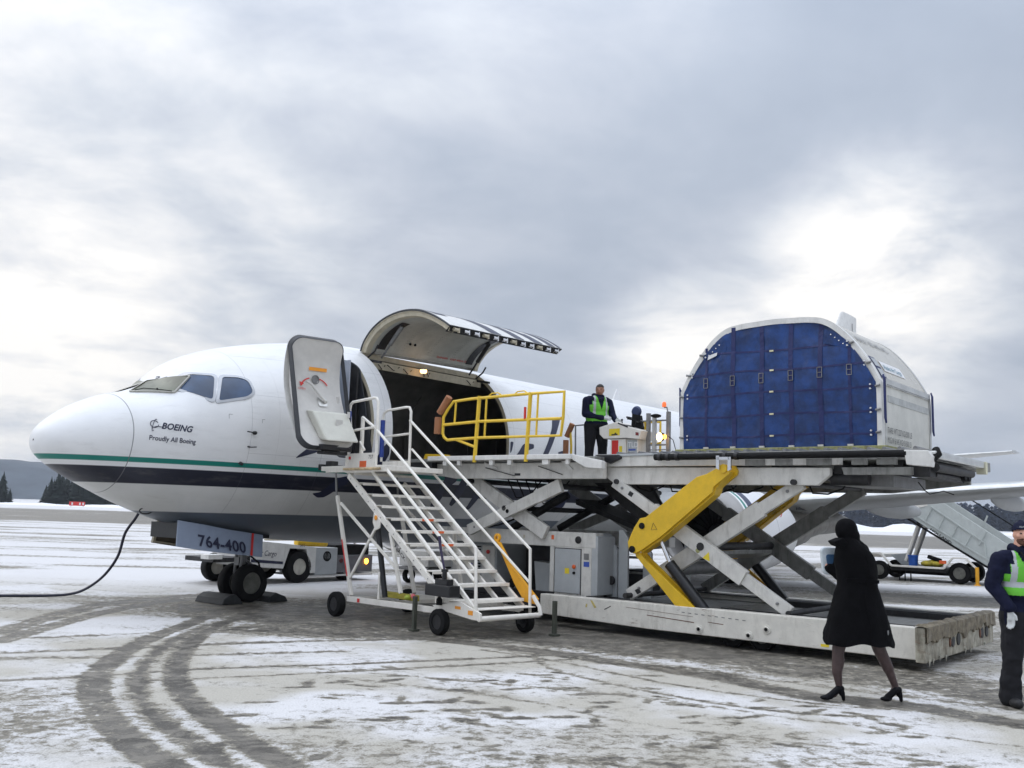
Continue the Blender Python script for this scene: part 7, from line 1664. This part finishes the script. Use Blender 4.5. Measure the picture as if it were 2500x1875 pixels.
# ---- loader operator on the far side of the platform
OA, OLl, OZ = 9.36, 4.20, 2.69
Op = Thing('person', 'loader operator in navy jacket and lime vest standing at the control console', 'person', (OA, OLl, OZ))
# local axes: u = towards the picture right, v = towards the viewer
su, sv = Vector((.45, .89, 0)).normalized(), Vector((-.89, .45, 0)).normalized()
su2 = Matrix.Rotation(R(-32), 3, 'Z') @ su if False else (su*math.cos(R(30))-sv*math.sin(R(30))); sv2 = su*math.sin(R(30))+sv*math.cos(R(30))
def qo(x, y, z): y -= .13*max(0, z-.85); v_ = su2*x-sv2*y; return (OA+v_.x, OLl+v_.y, OZ+z)
S_ = .94
bp_ = []
for sx in (-1, 1):
    bp_ += [('c', qo(.11*sx, 0, .88), .15, qo(.14*sx, -.02, .48), .105), ('c', qo(.14*sx, -.02, .48), .10, qo(.15*sx, 0, .10), .085)]
bp_ += [('e', qo(0, 0, .93), .21, .21, .18), ('e', qo(0, 0, 1.08), .225, .225, .2), ('e', qo(0, 0, 1.25), .225, .215, .2), ('e', qo(0, 0, 1.38), .20, .18, .11), ('c', qo(-.18, 0, 1.39), .09, qo(.18, 0, 1.39), .085)]
bp_ += [('c', qo(-.24, 0, 1.37), .09, qo(-.27, -.06, 1.10), .082), ('c', qo(-.27, -.06, 1.10), .078, qo(.02, -.24, 1.02), .056), ('c', qo(.24, 0, 1.36), .088, qo(.30, -.08, 1.12), .076), ('c', qo(.30, -.08, 1.12), .074, qo(.30, -.28, .98), .055), ('c', qo(0, 0, 1.42), .075, qo(.01, -.02, 1.52), .07)]
HO = V(qo(.02, -.03, 1.60)); hp = lambda x, y, z: HO+su*x-sv*y+V((0, 0, z))
headp = [('e', HO, .085, .085, .11), ('e', hp(0, -.025, -.045), .066, .066, .065), ('c', hp(0, -.085, .008), .011, hp(0, -.108, -.022), .016), ('e', hp(0, -.085, -.055), .026, .02, .012), ('c', hp(-.045, -.075, .022), .012, hp(.045, -.075, .022), .012), ('e', hp(-.082, 0, -.01), .014, .014, .03), ('e', hp(.082, 0, -.01), .014, .014, .03)]
bo = body('body', bp_+headp, [MT['sk2'], MT['nvy'], MT['nvt']], Op, vox=.013, matf=lambda c: 0 if c.z > OZ+1.49 else (1 if c.z > OZ+.90 else 2), disp=.0)
def ul(c): d_ = Vector((c.x-OA, c.y-OLl, 0)); return d_.dot(su2), -d_.dot(sv2)+.13*max(0, c.z-OZ-.85)
def vk(c):
    x, y = ul(c); z = c.z-OZ
    if z < .95 or z > 1.47: return False
    if abs(x) > .23-.06*(z > 1.28)-.03*(z > 1.36): return False
    if y < 0 and abs(x) < (z-1.18)*.33: return False
    return True
def vmo(c):
    x, y = ul(c); x = abs(x); z = c.z-OZ; return 1 if (.11 < x < .155 and z > 1.08) else 0
tor = [p_ for p_ in bp_ if p_[0] == 'e']+[('c', qo(-.18, 0, 1.39), .09, qo(.18, 0, 1.39), .085)]
body('safety_vest', tor, [MT['hiv'], MT['refl']], Op, vox=.013, infl=.018, keep=vk, matf=vmo, disp=.006)
body('jacket_collar', [('c', qo(-.07, -.06, 1.46), .05, qo(.07, -.06, 1.46), .05), ('c', qo(-.08, .04, 1.49), .05, qo(.08, .04, 1.49), .05)], [MT['nvy']], Op, vox=.012)
body('hair', [('e', HO+V((0, 0, .022)), .090, .090, .10)], [MT['har']], Op, vox=.010, keep=lambda c: c.z > HO.z+.052+(.0 if ul(c)[1] < -.02 else -.07) , disp=.004)
for sx in (-1, 1):
    mb = MB(); mb.ell(hp(.032*sx, -.088, .004), .011, .011, .006, 8, 5); part('eye', mb, MT['eye'], Op, smooth=True)
mb = MB(); mb.ell(hp(0, -.10, -.055), .022, .022, .006, 8, 5); part('mouth', mb, MT['lip'], Op, smooth=True)
for (w0, d_) in ((qo(.04, -.25, 1.02), (.9, -.3, -.1)), (qo(.30, -.29, .98), (.05, -.9, -.2))):
    hz_ = []; dd = su2*d_[0]-sv2*d_[1]+V((0, 0, d_[2])); hand(hz_, w0, dd, (0, 0, 1), .7, 1.1); body('gloved_hand', hz_, [MT['glv']], Op, vox=.008, smooth_it=2)
for sx in (-1, 1): body('boot', [('c', qo(.15*sx, .06, .05), .05, qo(.16*sx, -.15, .045), .048), ('c', qo(.15*sx, .03, .06), .055, qo(.15*sx, .03, .12), .07)], [MT['blk']], Op, vox=.014)

# ================================================================== FAR SURROUNDINGS
def Wt(name, label, cat, o, group=None): return Thing(name, label, cat, o, frame='W', group=group)
# hill behind the left trees
mb = MB(); rg = random.Random(11); rows = []
for i in range(90):
    x = -1500+i*14.6; u = (x+1500)/1300.
    hgt = 6+52*max(0, min(1, (-590-x)/230))**.8+ (14*max(0, (-800-x)/600) if x < -800 else 0)
    hgt += 3.5*noise.noise(Vector((x*.02, 0, 0)))+1.5*noise.noise(Vector((x*.09, 0, 0)))
    if x > -560: hgt = max(1.5, hgt*(1-(x+560)/250.))
    rows.append([(x, 1440, -1), (x, 1500, hgt*.55), (x, 1560, hgt), (x, 1800, hgt*1.15), (x, 2100, -2)])
mb.grid(rows); Gh = Wt('hill', '', '', (0, 0, 0)); hill = part('hill', mb, mat('wooded_hill', (.05, .065, .08), .95, var=.4, vscale=.02, bump=.6, bscale=.06), Gh, smooth=60)
hill.parent = None; hill['kind'] = 'structure'; bpy.data.objects.remove(Gh.e)
# conifers
def conifer_mesh(name, h_, r_, m_, seed, tiers=13):
    rg = random.Random(seed); mb = MB()
    for k in range(tiers):
        u = k/(tiers-1); z = h_*(.08+.88*u); rad = r_*(1-u)**.85*(1.0+rg.uniform(-.15, .15))+.08; n_ = 11 if u < .7 else 7
        for j in range(n_):
            an = 2*math.pi*(j+rg.random())/n_; rr_ = rad*rg.uniform(.65, 1.15); wd = max(.12, rad*.42)
            c, s = math.cos(an), math.sin(an); z1 = z-h_*.045*rg.uniform(.4, 1.6)
            mb.add([(0, 0, z+h_*.05), (rr_*.6*c-wd*s, rr_*.6*s+wd*c, z1+.02*h_), (rr_*c, rr_*s, z1-.01*h_), (rr_*.6*c+wd*s, rr_*.6*s-wd*c, z1+.02*h_)], [(0, 1, 2, 3)])
    mb.add([(0, 0, h_*1.02), (.12, 0, h_*.9), (-.08, .1, h_*.9), (-.06, -.1, h_*.9)], [(0, 1, 2), (0, 2, 3), (0, 3, 1)])
    me_ = bpy.data.meshes.new(name); me_.from_pydata(mb.v, [], mb.f); me_.materials.append(m_); return me_
trunk_m = None
mb = MB(); mb.tube([(0, 0, -.2), (0, 0, 9)], .14, 6, .03); tt_ = Wt('tmp', '', '', (0, 0, 0)); to_ = part('trunk', mb, MT['bark'], tt_); trunk_m = to_.data; bpy.data.objects.remove(to_); bpy.data.objects.remove(tt_.e)
cms = [conifer_mesh('crown', 9.6, 3.0, MT['cone'], 20+s, 17) for s in range(5)]
rg = random.Random(4); spots = []
for i in range(12): spots.append((-181.5+i*.85+rg.uniform(-.3, .3), 330+rg.uniform(-6, 10), (1.12-.05*i*(i > 5))*rg.uniform(.85, 1.05), 0))
for i in range(58): spots.append((-162+i*.78+rg.uniform(-.5, .5), 332+rg.uniform(-5, 12), (.5+.5*min(1, i/9.))*rg.uniform(.88, 1.15)*(1.2-.002*i), 1))
for i, (x, y, s_, g_) in enumerate(spots):
    e = bpy.data.objects.new('conifer', None); COL.objects.link(e); e.location = (x, y, 0); e.scale = (s_*1.05, s_*1.05, s_); e.rotation_euler = (0, 0, rg.uniform(0, 6.28))
    e['label'] = ('dark conifer in the clump of trees at the far left edge of the airfield' if g_ == 0 else 'dark conifer in the row of trees beyond the nose of the airplane'); e['category'] = 'tree'
    e['group'] = 'conifers at the far left edge' if g_ == 0 else 'conifers beyond the airplane nose'
    if i == 0: e['label'] = 'leftmost dark conifer, cut by the left edge of the picture'
    if i == 12: e['label'] = 'small first conifer at the left end of the row beyond the nose'
    if i == 69: e['label'] = 'last conifer of the row, half hidden behind the airplane nose'
    o = link('crown', cms[i % 5], e); o = link('trunk', trunk_m, e)
# distant wood on the right: reads as one mass
mb = MB(); rg = random.Random(9)
big = [conifer_mesh('tmpc', 1, .20, MT['cns'], 40+s, 9) for s in range(6)]
tv = [([tuple(v.co) for v in b_.vertices], [tuple(p_.vertices) for p_ in b_.polygons]) for b_ in big]
for i in range(1500):
    x = rg.uniform(-20, 520); y = 560+rg.uniform(0, 60)+abs(x-250)*.08; 
    if x < 60: y += 80
    h_ = rg.uniform(8.0, 16.5)*(1.0 if x > 190 else .66+.34*max(0, (x-150)/40) if x > 150 else .66)
    h_ *= (1+.10*noise.noise(Vector((x*.03, 0, 0)))); vs_, fs_ = tv[i % 6]; a_ = rg.uniform(0, 6.28); c, s = math.cos(a_), math.sin(a_)
    mb.add([(x+(vx*c-vy*s)*h_*.72, y+(vx*s+vy*c)*h_*.72, vz*h_) for vx, vy, vz in vs_], fs_)
fw = Wt('tmp', '', '', (0, 0, 0)); wood = part('forest', mb, MT['cns'], fw, recalc=False); wood.parent = None; bpy.data.objects.remove(fw.e); wood['kind'] = 'stuff'; wood['label'] = 'frosted blue-green forest along the far right edge of the airfield'
for b_ in big: bpy.data.meshes.remove(b_)
mb = MB(); rows = []
for i in range(80):
    x = -200+i*12; rows.append([(x, 570, -1), (x, 590, 2.2), (x, 650, 4.5+1.5*noise.noise(Vector((x*.03, 4, 0)))), (x, 720, 4)])
mb.grid(rows); fw = Wt('tmp', '', '', (0, 0, 0)); o = part('wooded_rise', mb, MT['cns'], fw, recalc=False, smooth=60); o.parent = None; bpy.data.objects.remove(fw.e); o['kind'] = 'structure'
# snow banks
mb = MB(); rows = []
for i in range(260):
    x = -160+i*2.6; hh = .5+.5*noise.noise(Vector((x*.11, 0, 0)))+.35*noise.noise(Vector((x*.5, 2, 0)))+ (2.0*math.exp(-((x-86)/7.)**2)+1.6*math.exp(-((x-102)/5.)**2))
    hh = max(.12, hh); rows.append([(x, 246, -.3), (x, 248.5, hh*.8), (x, 250.5, hh), (x, 256, hh*.5), (x, 262, -.3)])
mb.grid(rows); fw = Wt('tmp', '', '', (0, 0, 0)); o = part('snow_bank', mb, MT['snw'], fw, recalc=False, smooth=60); o.parent = None; bpy.data.objects.remove(fw.e); o['kind'] = 'structure'
# red taxiway sign
SG = Wt('taxiway_sign', 'low red taxiway sign on the snow below the airplane nose', 'sign', (-106, 237, 0))
mb = MB(); mb.box(-107.7, -103.9, 236.9, 237.2, .25, 1.25); part('sign_box', mb, MT['red'], SG, bevel=.03)
for x_ in (-107.1, -105.2, -104.4):
    mb = MB(); mb.box(x_, x_+.35, 236.85, 236.898, .45, 1.05); part('sign_stroke', mb, MT['txw'], SG)
for x_ in (-107.3, -104.3): mb = MB(); mb.box(x_, x_+.08, 237.0, 237.08, 0, .26); part('sign_leg', mb, MT['gry'], SG)
# lone far light
LT = Wt('far_light', 'tiny lit floodlight on a thin pole above the far right trees', 'lamp', (255, 600, 0))
mb = MB(); mb.tube([(258, 600, 0), (258, 600, 33)], .12, 6); part('lamp_pole', mb, MT['cab'], LT)
mb = MB(); mb.ell((258, 599.6, 33), .7); part('lamp_head', mb, MT['wlm'], LT, smooth=True)

# ------------------------------------------------------------------ haze
mb = MB(); mb.box(-2600, 2600, -900, 2600, -1.6, 80); fw = Wt('tmp', '', '', (0, 0, 0)); hz_o = part('haze', mb, [], fw); hz_o.parent = None; bpy.data.objects.remove(fw.e); hz_o['kind'] = 'stuff'
m = bpy.data.materials.new('thin_haze'); m.use_nodes = True; m.node_tree.nodes.clear(); t = NT(m.node_tree)
v = t.n('ShaderNodeVolumePrincipled'); v.inputs['Color'].default_value = (.80, .86, .97, 1); v.inputs['Density'].default_value = .00019; v.inputs['Anisotropy'].default_value = .2
o_ = t.n('ShaderNodeOutputMaterial'); t.l(v.outputs[0], o_.inputs['Volume']); hz_o.data.materials.append(m)
